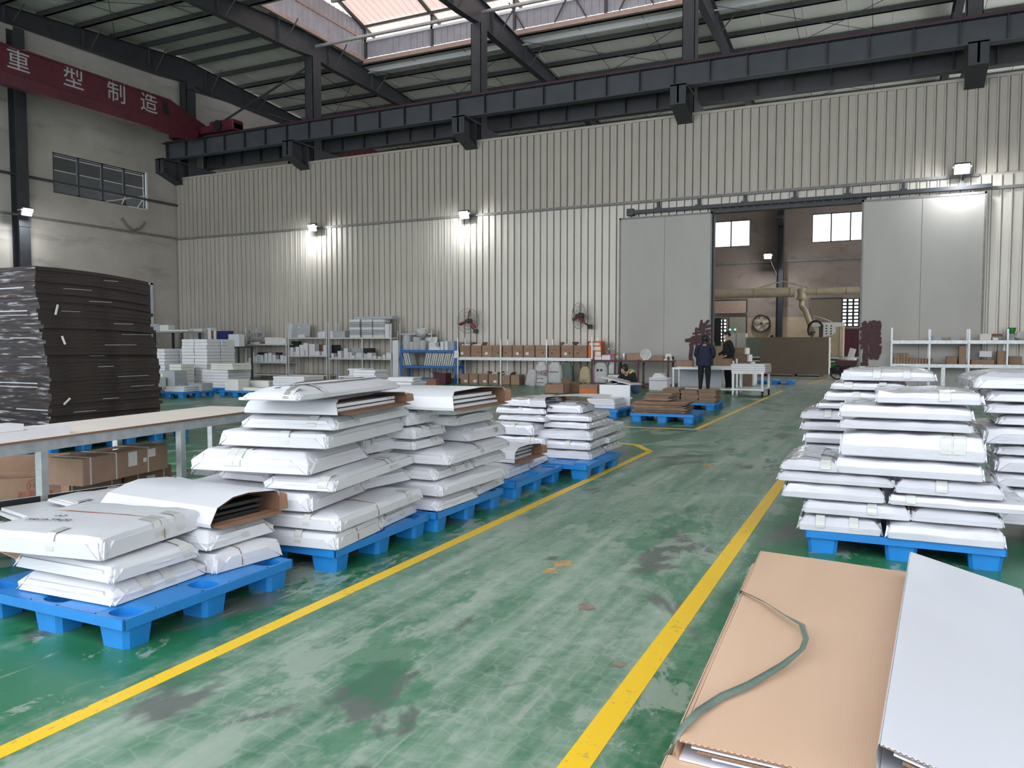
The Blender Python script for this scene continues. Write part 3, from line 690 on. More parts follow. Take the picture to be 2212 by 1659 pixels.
for y in (17.95, 10.3, 2.6):
    c = thing('steel_column', 'dark steel column standing on the left wall beside the floodlight' if y > 15 else 'dark steel column further along the left wall', 'column', (XL + .2, y, 0), world=True)
    m = MB(); m.box(XL, XL + .02, y - .2, y + .2, 0, zr(y) - .9); m.box(XL + .4, XL + .42, y - .2, y + .2, 0, zr(y) - .9); m.box(XL + .02, XL + .4, y - .01, y + .01, 0, zr(y) - .9); m.build('shaft', 'steel', c)
    m = MB(); m.box(XL + .42, XL + .44, y - .22, y + .22, 5.6, 6.3); m.build('splice_plate', 'steel', c)
# ================================================================== PALLETS
PW, PL, PH = 1.16, 1.12, .15
def pallet_meshes():
    hx, hy, zt, zb = PW / 2, PL / 2, PH, .102
    bm = bmesh.new()
    def V(x, y, z): return bm.verts.new((x, y, z))
    m = MB()
    nodes_ = [(x, y) for x in (-hx + .11, 0, hx - .11) for y in (-hy + .10, 0, hy - .10)]
    nx, ny = .105, .095
    for cx, cy in nodes_:                     # node plate with an oval cup opening
        out = []; inn = []
        for i in range(24):
            t = 2 * math.pi * (i + .5) / 24; c, s = math.cos(t), math.sin(t); k = 1 / max(abs(c), abs(s))
            out.append((cx + nx * c * k, cy + ny * s * k)); q = 1 / ((abs(c) ** 3 + abs(s) ** 3) ** (1 / 3)); inn.append((cx + .078 * c * q, cy + .058 * s * q))
        vs = [(*p, zt) for p in out] + [(*p, zt - .006) for p in inn] + [(*p, zt - .055) for p in inn] + [(cx, cy, zt - .06)]
        fs = []
        for i in range(24): j = (i + 1) % 24; fs += [(i, j, 24+j, 24+i), (24+i, 24+j, 48+j, 48+i), (48+i, 48+j, 72)]
        m.add(vs, fs)
    z0 = zt - .012
    xs, ys = (-hx + .215, -.105, .105, hx - .215), (-hy + .195, -.095, .095, hy - .195)
    for cy in (-hy + .10, 0, hy - .10):
        for a, b in ((xs[0], xs[1]), (xs[2], xs[3])): m.box(a, b, cy - ny, cy + ny, z0, zt)
    for cx in (-hx + .11, 0, hx - .11):
        for a, b in ((ys[0], ys[1]), (ys[2], ys[3])): m.box(cx - nx, cx + nx, a, b, z0, zt)
    deck = m.mesh('deck', 'blue')
    m = MB()                                   # skirt round the edge
    for r0, r1, za, zc in ((0, .008, zb, zt),):
        m.box(-hx, hx, -hy, -hy + .01, za, zc); m.box(-hx, hx, hy - .01, hy, za, zc); m.box(-hx, -hx + .01, -hy, hy, za, zc); m.box(hx - .01, hx, -hy, hy, za, zc)
    skirt = m.mesh('skirt', 'blue')
    lattice = []
    for ax_, bx_ in ((xs[0], xs[1]), (xs[2], xs[3])):
        for ay_, by_ in ((ys[0], ys[1]), (ys[2], ys[3])):
            n = 3; m = MB()
            for i in range(-n, n + 1):
                t = i / n
                for sgn in (1, -1):
                    cx, cy = (ax_ + bx_) / 2, (ay_ + by_) / 2; w, h = (bx_ - ax_) / 2, (by_ - ay_) / 2
                    p = (cx - w if t <= 0 else cx - w + 2 * w * t, cy + sgn * (-h + (-2 * h * t if t < 0 else 0)))
                    q = (cx + w if t >= 0 else cx + w + 2 * w * t, cy + sgn * (h - (2 * h * t if t > 0 else 0)))
                    m.bar((p[0], p[1], zt - .012), (q[0], q[1], zt - .012), .022, .016)
            lattice.append(m.mesh('lattice', 'blue'))
    m = MB(); m.tap(0, 0, 0, zb + .01, .086, .072, .098, .083, .022); foot = m.mesh('foot', 'blue', .6)
    return deck, skirt, lattice, foot, nodes_
_deck, _skirt, _lat, _foot, _nodes = pallet_meshes()
def pallet(x, y, rz, label, z=0, group='blue plastic pallets'):
    t = thing('plastic_pallet', label, 'pallet', (x, y, z), R(rz), group)
    for n, me in [('deck', _deck), ('skirt', _skirt)] + [('lattice', l_) for l_ in _lat]: link(n, me, t, (0, 0, 0))
    for c in _nodes: link('foot', _foot, t, (c[0], c[1], 0))
    return t

# ================================================================== WRAPPED PARCELS
def ringrect(hx, hy, c, n=3, sx=7, sy=5):
    c = min(c, hx * .4, hy * .4); pts = []
    for (cx, cy, a0), (ex, ey), k in (((hx - c, hy - c, 0), (-hx + c, hy), sx), ((-hx + c, hy - c, 90), (-hx, -hy + c), sy), ((-hx + c, -hy + c, 180), (hx - c, -hy), sx), ((hx - c, -hy + c, 270), (hx, hy - c), sy)):
        for i in range(n): a = R(a0 + 90 * i / n); pts.append((cx + c * math.cos(a), cy + c * math.sin(a)))
        a = R(a0 + 90); sx_, sy_ = cx + c * math.cos(a), cy + c * math.sin(a)
        for i in range(k): pts.append((sx_ + (ex - sx_) * i / k, sy_ + (ey - sy_) * i / k))
    return pts
def parcel(cx, cy, z, wx, ly, th, rz, label, group, seed, film=False, name='wrapped_parcel', tilt=(0, 0), bulge=None, flaps=('-y', '+x'), tapes=2, seam=None, mat_=None):
    rnd = random.Random(seed); hx, hy = wx / 2, ly / 2
    t = thing(name, label, 'parcel', (cx, cy, z), R(rz), group); t.rotation_euler.x, t.rotation_euler.y = R(tilt[0]), R(tilt[1])
    m_ = mat_ or ('film' if film else 'paper'); b_ = (.010 + .008 * rnd.random()) if bulge is None else bulge; th = th - b_ - .004
    boxy = rnd.random() < .55; c = .012 if boxy else th * rnd.uniform(.35, .62); ch = .014
    off = Vector((seed * 3.1, seed * 1.7, seed * .9))
    lev = [(0, .008), (.05 * th, .001), (.47 * th, -.003), (.52 * th, .001), (.94 * th, c * .9), (th, c + .008), (th + .35 * b_, c + .035), (th + .8 * b_, c + .10), (th + b_, c + min(hx, hy) * .45)]
    m = MB(); vs = []; fs = []; n = None
    amp = .0045 if not film else .007
    for zz, ins in lev:
        r = ringrect(max(hx - ins, .02), max(hy - ins, .02), max(.012, ch - ins * .2))
        n = len(r)
        for x, y in r:
            p = Vector((x, y, zz)); d = noise.noise_vector(p * 7 + off) * amp + noise.noise_vector(p * 22 + off) * amp * .45
            e = max(0, 1 - (hx - abs(x)) / .09) * max(0, min(1, zz / th * 1.4)) if '-x' in flaps or '+x' in flaps else 0
            d = d + noise.noise_vector(p * 31 + off) * .012 * e
            zz2 = zz + (d.z if zz > .01 else 0) * (1.6 if zz > .6 * th else .6)
            vs.append((x + d.x, y + d.y, max(0, zz2)))
    for k in range(len(lev) - 1):
        for i in range(n): j = (i + 1) % n; fs.append((k*n+i, k*n+j, (k+1)*n+j, (k+1)*n+i))
    fs += [tuple(range(n - 1, -1, -1)), tuple(range((len(lev)-1)*n, len(lev)*n))]
    m.add(vs, fs); m.build('wrapping', m_, t, .42)
    for s in flaps:                                    # gift-wrap end folds
        ax = 0 if s[1] == 'x' else 1; sg = 1 if s[0] == '+' else -1
        hl = hy if ax == 0 else hx; d0 = (hx if ax == 0 else hy) + .006
        k = th * rnd.uniform(.55, .95); zt = th * rnd.uniform(.62, .8); w = hl - .015
        def pt(u, dd, zz): return ((sg * dd, u, zz) if ax == 0 else (u, sg * dd, zz))
        m = MB()
        A = [pt(-w, d0, .006), pt(w, d0, .006), pt(w - k, d0 + .003 - .22 * c, zt), pt(-w + k, d0 + .003 - .22 * c, zt)]
        Bk = [pt(-w, d0 - .008, .006), pt(w, d0 - .008, .006), pt(w - k, d0 - .012 - .22 * c, zt), pt(-w + k, d0 - .012 - .22 * c, zt)]
        m.add(A + Bk, [(0,1,2,3),(4,7,6,5),(0,3,7,4),(1,5,6,2),(2,6,7,3),(0,4,5,1)]); m.build('end_flap', m_, t)
        for sd in (-1, 1):                             # corner pocket folds standing a little proud
            m = MB(); e = rnd.uniform(.005, .013)
            a = pt(sd * (w + .012), d0 - .002 + e, .004); b2 = pt(sd * (w + .002 - .75 * c), d0 - c * .75 + e * .6, th * .86); c2 = pt(sd * (w - k * .62), d0 - .002, th * .5); d2 = pt(sd * (w + .004), d0 - .03, th * .5)
            m.add([a, b2, c2, d2], [(0, 1, 2), (0, 3, 1), (1, 3, 2), (0, 2, 3)]); m.build('corner_fold', m_, t)
    for k in range(tapes):                             # strips of clear tape over the edges
        s = rnd.choice(('-y', '+x', '-y', '+x', '-x')); ax = 0 if s[1] == 'x' else 1; sg = 1 if s[0] == '+' else -1
        hl = hy if ax == 0 else hx; d0 = hx if ax == 0 else hy; u = rnd.uniform(-.7, .7) * hl; w = rnd.uniform(.024, .034)
        prof = [(d0 + .008, .3 * th), (d0 + .007, .5 * th), (d0 - .45 * c + .009, .76 * th), (d0 - .9 * c + .007, .96 * th), (d0 - c - .004, th + .008), (d0 - c - .035, th + .35 * b_ + .007), (d0 - c - .09, th + .75 * b_ + .007)]
        vs = []
        for dd, zz in prof:
            for q in (-w, w): vs.append((sg * dd, u + q, zz) if ax == 0 else (u + q, sg * dd, zz))
        m = MB(); m.add(vs, [(2*i, 2*i+1, 2*i+3, 2*i+2) for i in range(len(prof) - 1)]); m.build('tape_strip', 'tape', t)
    if seam:
        m = MB()
        if seam == 'y': m.path([(rnd.uniform(-.1, .1) * hx + .012 * math.sin(i), -hy + .03 + (ly - .06) * i / 10, th + b_ * (1 if 1 < i < 9 else .5) + .004) for i in range(11)], .003, 5)
        else:
            u = rnd.uniform(-.25, .3) * hy
            m.path([(-hx + c + .02, u, th + .004)] + [(-hx + wx * i / 8, u, th + b_ + .003) for i in range(2, 7)] + [(hx - c - .01, u, th + .006), (hx - .4 * c + .004, u, .8 * th), (hx + .009, u, .45 * th), (hx + .009, u, .15 * th)], .003, 5)
        m.build('wrap_seam', 'kraft_dark', t)
    return t
def pxparcel(Npx, z, th, label, group, seed, L=None, Rr=None, wx=None, ly=None, rz=None, grow=.012, **kw):
    """near lower corner, left corner and right corner pixels, all on the known height z"""
    n = gz(*Npx, z)
    r = gz(*Rr, z) if Rr else None; l = gz(*L, z) if L else None
    if rz is None:
        if r is not None: d = r - n; rz = -math.degrees(math.atan2(d.x, d.y))
        elif l is not None: d = l - n; rz = math.degrees(math.atan2(-d.y, -d.x))
        else: rz = 0
        rz = max(-9, min(9, rz))
    ly = ly or (r - n).length; wx = wx or (l - n).length
    a = R(rz); ex = Vector((math.cos(a), math.sin(a), 0)); ey = Vector((-math.sin(a), math.cos(a), 0))
    c = n - ex * (wx / 2) + ey * (ly / 2)
    return parcel(c.x, c.y, z, wx + grow, ly + grow, th, rz, label, group, seed, **kw)
def sleeve(Npx, z, th, label, group, seed, wx, ly, rz, inner='whiteboard', slope=.16, flap=0, film=False):
    """opened wrap: a flattened tube of lined paper whose end towards the aisle stands open on stacked boards"""
    n = gz(*Npx, z); a = R(rz); ex = Vector((math.cos(a), math.sin(a), 0)); ey = Vector((-math.sin(a), math.cos(a), 0))
    c = n - ex * (wx / 2) + ey * (ly / 2); t = thing('opened_parcel', label, 'parcel', (c.x, c.y, z), a, group)
    hx, hy = wx / 2, ly / 2; rnd = random.Random(seed)
    def loop(o, dz): return [(-hy + o, o), (-hy - .004 + o, .02 + o), (-hy + slope * .35 + o, th * .72 - dz), (-hy + slope + o, th - o), (hy * .1, th + .014 - o), (hy - .02 - o, th - o - .004), (hy - o, th * .55), (hy - o, o)]
    outer, inn = loop(0, 0), loop(.008, .004); k = len(outer)
    m = MB(); cut = [0, 0, -.03, -.05, -.02, .0, .012, 0]
    vs = [(-hx, *p) for p in outer] + [(hx + cut[i], *p) for i, p in enumerate(outer)]
    m.add(vs, [(i, (i+1) % k, k + (i+1) % k, k + i) for i in range(k)] + [tuple(range(k))]); m.build('wrapping', 'film' if film else 'paper', t, .5)
    m = MB(); vs = [(-hx + .01, *p) for p in inn] + [(hx + cut[i] - .002, *p) for i, p in enumerate(inn)]
    m.add(vs, [(i, (i+1) % k, k + (i+1) % k, k + i) for i in range(k)] + [tuple(range(k))]); m.build('cardboard_lining', 'kraft_dark', t, .5)
    m = MB(); m.add([(hx + .002, -hy + .01, .006), (hx + .002, hy - .01, .006), (hx + .05, hy - .02, -.004), (hx + .05, -hy + .03, -.004), (hx - .05, -hy + .01, .012), (hx - .05, hy - .01, .012)], [(0, 1, 2, 3), (4, 5, 1, 0)]); m.build('lower_flap', 'kraft_dark', t)
    m = MB(); m.add([(hx + .004, hy - .012, .01), (hx + .055, hy + .01, .02), (hx + .05, hy + .006, th * .8), (hx + .004, hy - .012, th - .01)], [(0, 1, 2, 3)]); m.build('end_flap', 'kraft_dark', t)
    zz = .012; i = 0
    while zz < th - .035:
        h = rnd.uniform(.016, .024); dx = rnd.uniform(.02, .07)
        m = MB(); m.box(-hx + .03, hx - dx, -hy + .02 + slope * .8 * (zz / th), hy - .05 - rnd.uniform(0, .12), zz, zz + h); bo = m.build('board', inner, t)
        if inner == 'whiteboard' and i:
            q = MB()
            for j in range(6): q.lathe((hx - dx + .0005, hy - .12 - .035 * (j // 2) * 1.4, zz + h * (.3 + .4 * (j % 2))), [(.0001, -.001), (.004, 0), (.0001, .0012)], 6, 0)
            q.build('drill_hole', 'black', bo)
        zz += h + rnd.uniform(.008, .018); i += 1
    if flap:
        m = MB(); vs = []
        for i in range(7):
            f = i / 6; vs += [(hx - .05 + flap * f, -hy + slope + .02, th + .006 + .02 * math.sin(3 * f)), (hx - .05 + flap * f, hy - .1 - .15 * f, th + .002 + .03 * math.sin(2.2 * f))]
        m.add(vs, [(2*i, 2*i+1, 2*i+3, 2*i+2) for i in range(6)]); m.build('loose_flap', 'paper', t, .8)
    return t

LG = 'white wrapped parcels on the left row of pallets'
pallet(-3.645, 2.925, 0, 'blue pallet nearest the camera at the lower left')
pallet(-3.555, 4.29, 1, 'blue pallet under the tallest parcel stack, second in the left row')
pallet(-3.52, 5.46, 0, 'blue pallet under the third parcel stack of the left row')
pallet(-3.52, 6.83, 0, 'half-empty blue pallet under the low opened parcel in the left row')
pallet(-3.28, 8.05, 0, 'blue pallet under the last parcel stack of the left row')
_s = [0]
def sd(): _s[0] += 1; return _s[0]
def LP(Npx, z, th, lab, **kw): return pxparcel(Npx, z, th, lab, LG, sd(), **kw)
S1 = 'nearest left pallet'
LP((244.8,1310.8), .15, .105, 'white wrapped parcel lying on the nearest left pallet, lowest of its front column', L=(59,1268.6), Rr=(442,1240))
LP((240.4,1261.8), .257, .10, 'white wrapped parcel in the middle of the front column on the nearest left pallet', L=(60.8,1218), Rr=(427,1202.7))
a3 = LP((219.5,1212.9), .36, .125, 'white wrapped parcel with handwritten marks topping the nearest left pallet', L=(39.8,1164), Rr=(430.5,1141), seam='x', tapes=4)
LP((463.9,1241), .15, .115, 'white wrapped parcel under two others behind the nearest front column, lowest', wx=.72, Rr=(605.5,1200.6), seam='x')
LP((449.5,1191.4), .268, .11, 'white wrapped parcel directly under the opened parcel with black boards', wx=.72, Rr=(589.8,1149.5))
sleeve((456,1141.6), .382, .135, 'opened white parcel showing black boards on the nearest left pallet', LG, sd(), 1.0, .52, -3, 'blackboard', .2)
# tall second stack
S2 = ' of the tallest left stack'
LP((726.7,1189.5), .15, .112, 'white wrapped parcel at the bottom front' + S2, wx=1.0, Rr=(820.8,1146), seam='x')
LP((822,1141.7), .15, .108, 'small white parcel at the bottom rear aisle corner' + S2, wx=.6, Rr=(897.5,1107))
LP((731,1149.8), .264, .10, 'long white parcel, second layer from the bottom' + S2, L=(560,1124), Rr=(909,1078), seam='x')
LP((670.3,1107), .368, .125, 'white parcel, third layer on the front side' + S2, L=(456,1063), Rr=(772,1061))
LP((781.7,1059), .372, .12, 'small white parcel, third layer at the aisle end' + S2, wx=.5, Rr=(890,1037))
LP((582,1043), .497, .085, 'small white parcel, fourth layer at the left corner' + S2, L=(449,1040), ly=.6, rz=0)
LP((719.5,1063.6), .497, .095, 'long slanting white parcel, fourth layer facing the aisle' + S2, L=(602,1048), Rr=(877,1000), tapes=3)
LP((666,1027.4), .597, .145, 'thick white parcel, fifth layer on the front side' + S2, L=(450.4,1007), Rr=(772,988), seam='y', tapes=3)
LP((785,983), .600, .13, 'small white parcel, fifth layer at the aisle end' + S2, wx=.55, Rr=(877,963.8))
LP((705,971), .752, .112, 'white parcel, sixth layer' + S2, L=(473.5,962), Rr=(845,929), tapes=3)
LP((723.8,930.5), .868, .095, 'white parcel, seventh layer, under the opened one' + S2, L=(502.5,927.6), Rr=(852.6,895.7))
sleeve((729.6,897), .965, .088, 'opened white parcel showing drilled boards near the top of the tallest stack', LG, sd(), .66, 1.02, 9, 'whiteboard', .10)
n_ = gz(645.7, 868, 1.06); b_ = thing('white_sheet_board', 'thin white board lying under the topmost parcel of the tallest stack', 'board', (n_.x, n_.y, 1.062), R(8))
m = MB(); m.cbox(-.42, 0, 0, 1.3, 0, .016, .003); m.build('panel', 'whiteboard', b_)
LP((642.8,866.8), 1.079, .088, 'topmost creased white parcel' + S2, L=(514,866), Rr=(806,837.9), seam='y', tapes=4, bulge=.035)
# third stack
S3 = ' of the third left stack'
LP((946.8,1105.5), .15, .11, 'white wrapped parcel at the bottom front' + S3, wx=1.0, Rr=(1030.7,1075))
LP((1032,1070), .15, .108, 'small white parcel at the bottom rear' + S3, wx=.6, Rr=(1088,1043.9))
LP((952,1074), .262, .112, 'long white parcel, second layer' + S3, wx=1.0, Rr=(1088,1030))
LP((939,1038.6), .376, .115, 'white parcel, third layer at the front' + S3, wx=.95, Rr=(1022.9,1012))
LP((1023,1010), .376, .115, 'white parcel, third layer at the rear' + S3, wx=.6, Rr=(1089.7,991))
LP((967.8,1005.8), .494, .105, 'long bulging white parcel, fourth layer' + S3, L=(860,991), Rr=(1099,965), tapes=3)
LP((894,973), .602, .082, 'white parcel, fifth layer of the front column' + S3, wx=.7, ly=.42)
LP((1012,954.7), .602, .15, 'thick white parcel, fifth layer at the rear' + S3, wx=.55, Rr=(1091,937.7), tapes=3)
LP((894,949.5), .686, .095, 'white parcel, sixth layer of the front column' + S3, wx=.7, ly=.44)
LP((881,920.6), .783, .118, 'white parcel, seventh layer of the front column' + S3, wx=.6, ly=.44)
LP((985,920.6), .754, .088, 'white parcel, sixth layer of the rear column' + S3, wx=.22, Rr=(1062,906))
LP((981,897), .844, .06, 'thin white parcel, seventh layer of the rear column' + S3, wx=.22, Rr=(1059.6,884))
sleeve((981,887.8), .908, .135, 'opened white parcel showing boards on top of the third left stack', LG, sd(), .80, .92, 2, 'whiteboard', .10)
# low fourth
LP((1093.7,1034.7), .15, .115, 'white film-wrapped parcel under the opened one on the half-empty pallet', wx=.7, Rr=(1143.5,1015), film=True)
LP((1146,1012), .15, .10, 'crumpled film-wrapped parcel beside the opened one on the half-empty pallet', wx=.35, Rr=(1184,994), film=True)
sleeve((1112,1000.6), .268, .12, 'opened white parcel lying alone on the half-empty pallet', LG, sd(), .62, .66, 0, 'greyboard', .2)
# fifth
S5 = ' of the last left stack'
FS = dict(film=True)
LP((1274.6,994), .15, .098, 'film-wrapped white parcel at the bottom front' + S5, L=(1168,983), Rr=(1308,978), **FS)
LP((1307,975.7), .15, .09, 'film-wrapped parcel at the bottom rear' + S5, wx=.5, Rr=(1340,965), **FS)
LP((1272,973), .25, .098, 'film-wrapped white parcel, second layer at the front' + S5, L=(1173.6,963.9), Rr=(1311,957), **FS)
LP((1312.6,958.6), .25, .09, 'film-wrapped parcel, second layer at the rear' + S5, wx=.5, Rr=(1346.7,944), **FS)
LP((1275.9,952), .35, .105, 'long film-wrapped parcel, third layer, overhanging the rear' + S5, L=(1172,943.5), Rr=(1349,924.5), **FS)
LP((1269,927.7), .458, .08, 'film-wrapped parcel, fourth layer on the aisle side' + S5, L=(1169.7,924.5), Rr=(1321.8,914), **FS)
LP((1274.6,911.4), .54, .08, 'film-wrapped parcel, fifth layer on the aisle side' + S5, L=(1173.6,908.8), Rr=(1316.5,898), **FS)
LP((1255,893), .622, .115, 'thick film-wrapped parcel on top of the aisle side' + S5, L=(1177.6,893), Rr=(1283,886), bulge=.03, **FS)
LP((1177,980), .15, .13, 'film-wrapped parcel hidden low behind the half-empty pallet, left column bottom', wx=.55, ly=.8, **FS)
LP((1173.6,962.6), .285, .10, 'film-wrapped parcel, second in the left column' + S5, wx=.62, ly=.8, **FS)
LP((1151,941.6), .388, .135, 'bulging film-wrapped parcel, third in the left column' + S5, wx=.6, ly=.7, **FS)
LP((1175,912), .528, .065, 'film-wrapped parcel, fourth in the left column' + S5, L=(1078,906), ly=.7, **FS)
LP((1176,895.7), .596, .082, 'film-wrapped parcel, fifth in the left column' + S5, L=(1072.7,891.8), ly=.7, **FS)
LP((1146,878.7), .682, .092, 'film-wrapped parcel beside the opened one on top' + S5, L=(1081,874.7), ly=.7, seam='x', **FS)
sleeve((1180,880), .684, .10, 'opened parcel with a loose white flap on top of the last left stack', LG, sd(), .20, .75, 4, 'greyboard', .12, flap=.70, film=True)
# handwriting on tops
def scribble(parent, txt, size, loc, rz):
    me = textmesh(txt, size, 'ink', .0005, 'handwriting'); o = link('handwriting', me, parent, loc); o.rotation_euler = (0, 0, R(rz)); return o
scribble(a3, '7/010-TR(5)', .05, (-.12, -.16, .128), 12); scribble(a3, '-A7', .045, (-.14, -.07, .128), 10)

# ---- open tray of boards on the second row pallet
pallet(-5.08, 3.68, 2, 'blue pallet behind the nearest stack, holding the open tray of panels')
tr = thing('open_tray_carton', 'open shallow white carton of panels behind the nearest left stack', 'carton', (-4.72, 3.66, .15), R(-13))
m = MB(); m.box(-.5, .5, -.66, .66, 0, .012); m.build('base', 'kraft_dark', tr)
for a in ((-.5, -.49, -.66, .66), (.49, .5, -.66, .66), (-.5, .5, .65, .66)): m = MB(); m.box(*a, .012, .195); m.build('side_wall', 'foldwhite', tr)
for a in ((-.489, -.484, -.66, .65), ): m = MB(); m.box(*a, .012, .193); m.build('inner_shadow', 'blackboard', tr)  # black strip paints the shadow inside the far rim
m = MB(); m.add([(-.5, -.66, .012), (.5, -.66, .012), (.52, -.83, .03), (-.52, -.83, .035), (-.5, -.66, 0), (.5, -.66, 0), (.52, -.83, .022), (-.52, -.83, .027)], [(0,1,2,3),(4,7,6,5),(2,6,7,3)]); m.build('end_flap', 'kraft', tr)
for k in range(6):
    rr = random.Random(k); bo = tag(link('white_board', None), None)if False else None
    p0 = Vector((-4.72, 3.66, .163 + k * .027)); pn = thing('white_board', ['lowest', 'second', 'third', 'fourth', 'fifth', 'topmost'][k] + ' white panel lying inside the open tray carton', 'panel', p0, R(-13 + rr.uniform(-2.5, 2.5)), 'white panels in the open tray')
    m = MB(); m.cbox(-.42 + rr.uniform(-.03, .03), .44, -.62 + rr.uniform(-.04, .03), .55 + rr.uniform(-.05, .04), 0, .02, .003); m.build('board', 'whiteboard' if k != 3 else 'blackboard', pn)
pxparcel((250, 1120), .345, .05, 'flat white parcel with writing beside the open tray, behind the nearest stack', LG, sd(), wx=.85, ly=.8, rz=-10)
pxparcel((455, 1030), .15, .20, 'white box corner jutting out left of the tallest stack', LG, sd(), wx=.25, ly=.5, rz=-4)

# ================================================================== RIGHT STACKS
RG = 'film-wrapped parcels on the right pallets'
pallet(.14, 6.08, 0, 'blue pallet under the right-hand stack of film-wrapped parcels')
pallet(.02, 7.36, 0, 'blue pallet behind the right-hand stack')
pallet(1.62, 6.75, 0, 'blue pallet at the right frame edge')
def RP(lpx, rpx, z, th, depth, lab, Yp=5.55, **kw):
    a, b2 = gy(*lpx, Yp), gy(*rpx, Yp); a.z = b2.z = z
    w = b2.x - a.x; rz = kw.pop('rz', 0)
    kw.setdefault('flaps', ('-x', '+x')); kw.setdefault('film', True)
    return parcel((a.x + b2.x) / 2, Yp + depth / 2, z, w, depth, th, rz, lab, RG, sd(), **kw)
SR = ' of the right-hand stack'
RP((1720,1135), (1899,1158), .15, .11, .8, 'film-wrapped white parcel at the bottom left' + SR, 5.52, rz=2)
RP((1917,1152), (2171,1178), .15, .115, .8, 'film-wrapped white parcel at the bottom right' + SR, 5.50)
RP((1736,1103), (1966,1123), .262, .095, .8, 'film-wrapped parcel, second layer on the left' + SR)
RP((1970,1124), (2168,1140), .267, .092, .8, 'film-wrapped parcel, second layer on the right' + SR)
RP((1687,1073), (1905,1084), .36, .105, .75, 'film-wrapped parcel, third layer on the left' + SR, rz=2)
RP((1922,1090), (2225,1116), .362, .075, .85, 'wide flat parcel jutting out right, third layer' + SR)
RP((1680,1037), (1932,1060), .468, .075, .8, 'film-wrapped parcel, fourth layer on the left' + SR)
RP((1940,1069), (2174,1086), .44, .10, .85, 'film-wrapped parcel, fourth layer on the right' + SR, rz=-2)
RP((1688,1015), (1811,1030), .546, .085, .8, 'square film-wrapped parcel, fifth layer at the left edge' + SR)
RP((1807,1020), (2127,1049), .545, .115, .85, 'long film-wrapped parcel, fifth layer in the middle' + SR, rz=-1, seam='x')
RP((1821,984), (2134,1010), .664, .175, .9, 'thick film-wrapped parcel, sixth layer' + SR, rz=-2, bulge=.02, tapes=4)
RP((1814,924), (2102,936), .845, .072, .75, 'flat film-wrapped parcel, seventh layer' + SR)
RP((1817,899), (2103,913), .92, .095, .8, 'film-wrapped parcel, eighth layer' + SR, rz=-1)
g9 = RP((1892,869), (2121,876), 1.02, .088, .78, 'topmost film-wrapped parcel with handwritten numbers' + SR, rz=1, bulge=.012)
scribble(g9, '66-66', .045, (.03, .0, .103), -5); scribble(g9, 'V.', .04, (.10, -.08, .103), -5)
SB = ' behind the left of the right-hand stack'
def RB(x0, x1, yb, z, th, lab, Yp=6.75, **kw): return RP((x0, yb), (x1, yb), z, th, .72, lab, Yp, **kw)
RB(1722, 1960, 1050, .15, .20, 'film-wrapped parcel, lowest' + SB, rz=2)
RB(1745, 1960, 1020, .355, .12, 'film-wrapped parcel, second' + SB)
RB(1728, 1960, 990, .48, .11, 'film-wrapped parcel, third' + SB)
RB(1740, 1930, 975, .595, .10, 'film-wrapped parcel, fourth' + SB, rz=-2)
RB(1727, 1920, 950, .70, .085, 'film-wrapped parcel, fifth, jutting out' + SB, rz=2)
RB(1730, 1920, 930, .79, .085, 'film-wrapped parcel, sixth' + SB)
RB(1765, 1900, 905, .88, .06, 'small film-wrapped parcel, seventh' + SB)
RB(1782, 1930, 880, .945, .085, 'film-wrapped parcel, eighth' + SB)
RB(1797, 1960, 860, 1.035, .07, 'film-wrapped parcel, ninth' + SB)
RB(1818, 2020, 840, 1.11, .105, 'rounded film-wrapped parcel topping the pile' + SB, bulge=.03)
SE = ' of the stack at the right frame edge'
def RH(x0, w, yb, z, th, lab, Yp=6.3, **kw):
    a = gy(x0, yb, Yp); return parcel(a.x + w / 2, Yp + .4, z, w, .8, th, kw.pop('rz', 0), lab, RG, sd(), film=True, flaps=('-x', '-y'), **kw)
for k, (x0, w, z, th, rz, lb) in enumerate(((2150, .9, .15, .13, 0, 'lowest'), (2165, .85, .285, .12, 3, 'second'), (2160, .9, .41, .10, -3, 'third'), (2150, .9, .515, .11, 2, 'fourth'), (2165, .8, .63, .075, -4, 'fifth'),
                                     (2112, .9, .71, .125, 6, 'sixth, tilted'), (2160, .8, .84, .075, -2, 'seventh'), (2120, .9, .92, .075, 3, 'eighth'), (2138, .85, 1.0, .085, -3, 'ninth'), (2092, .95, 1.09, .125, 4, 'topmost bulging'))):
    RH(x0, w, 900, z, th, 'film-wrapped parcel, ' + lb + SE, rz=rz, bulge=.04 if k == 9 else None)

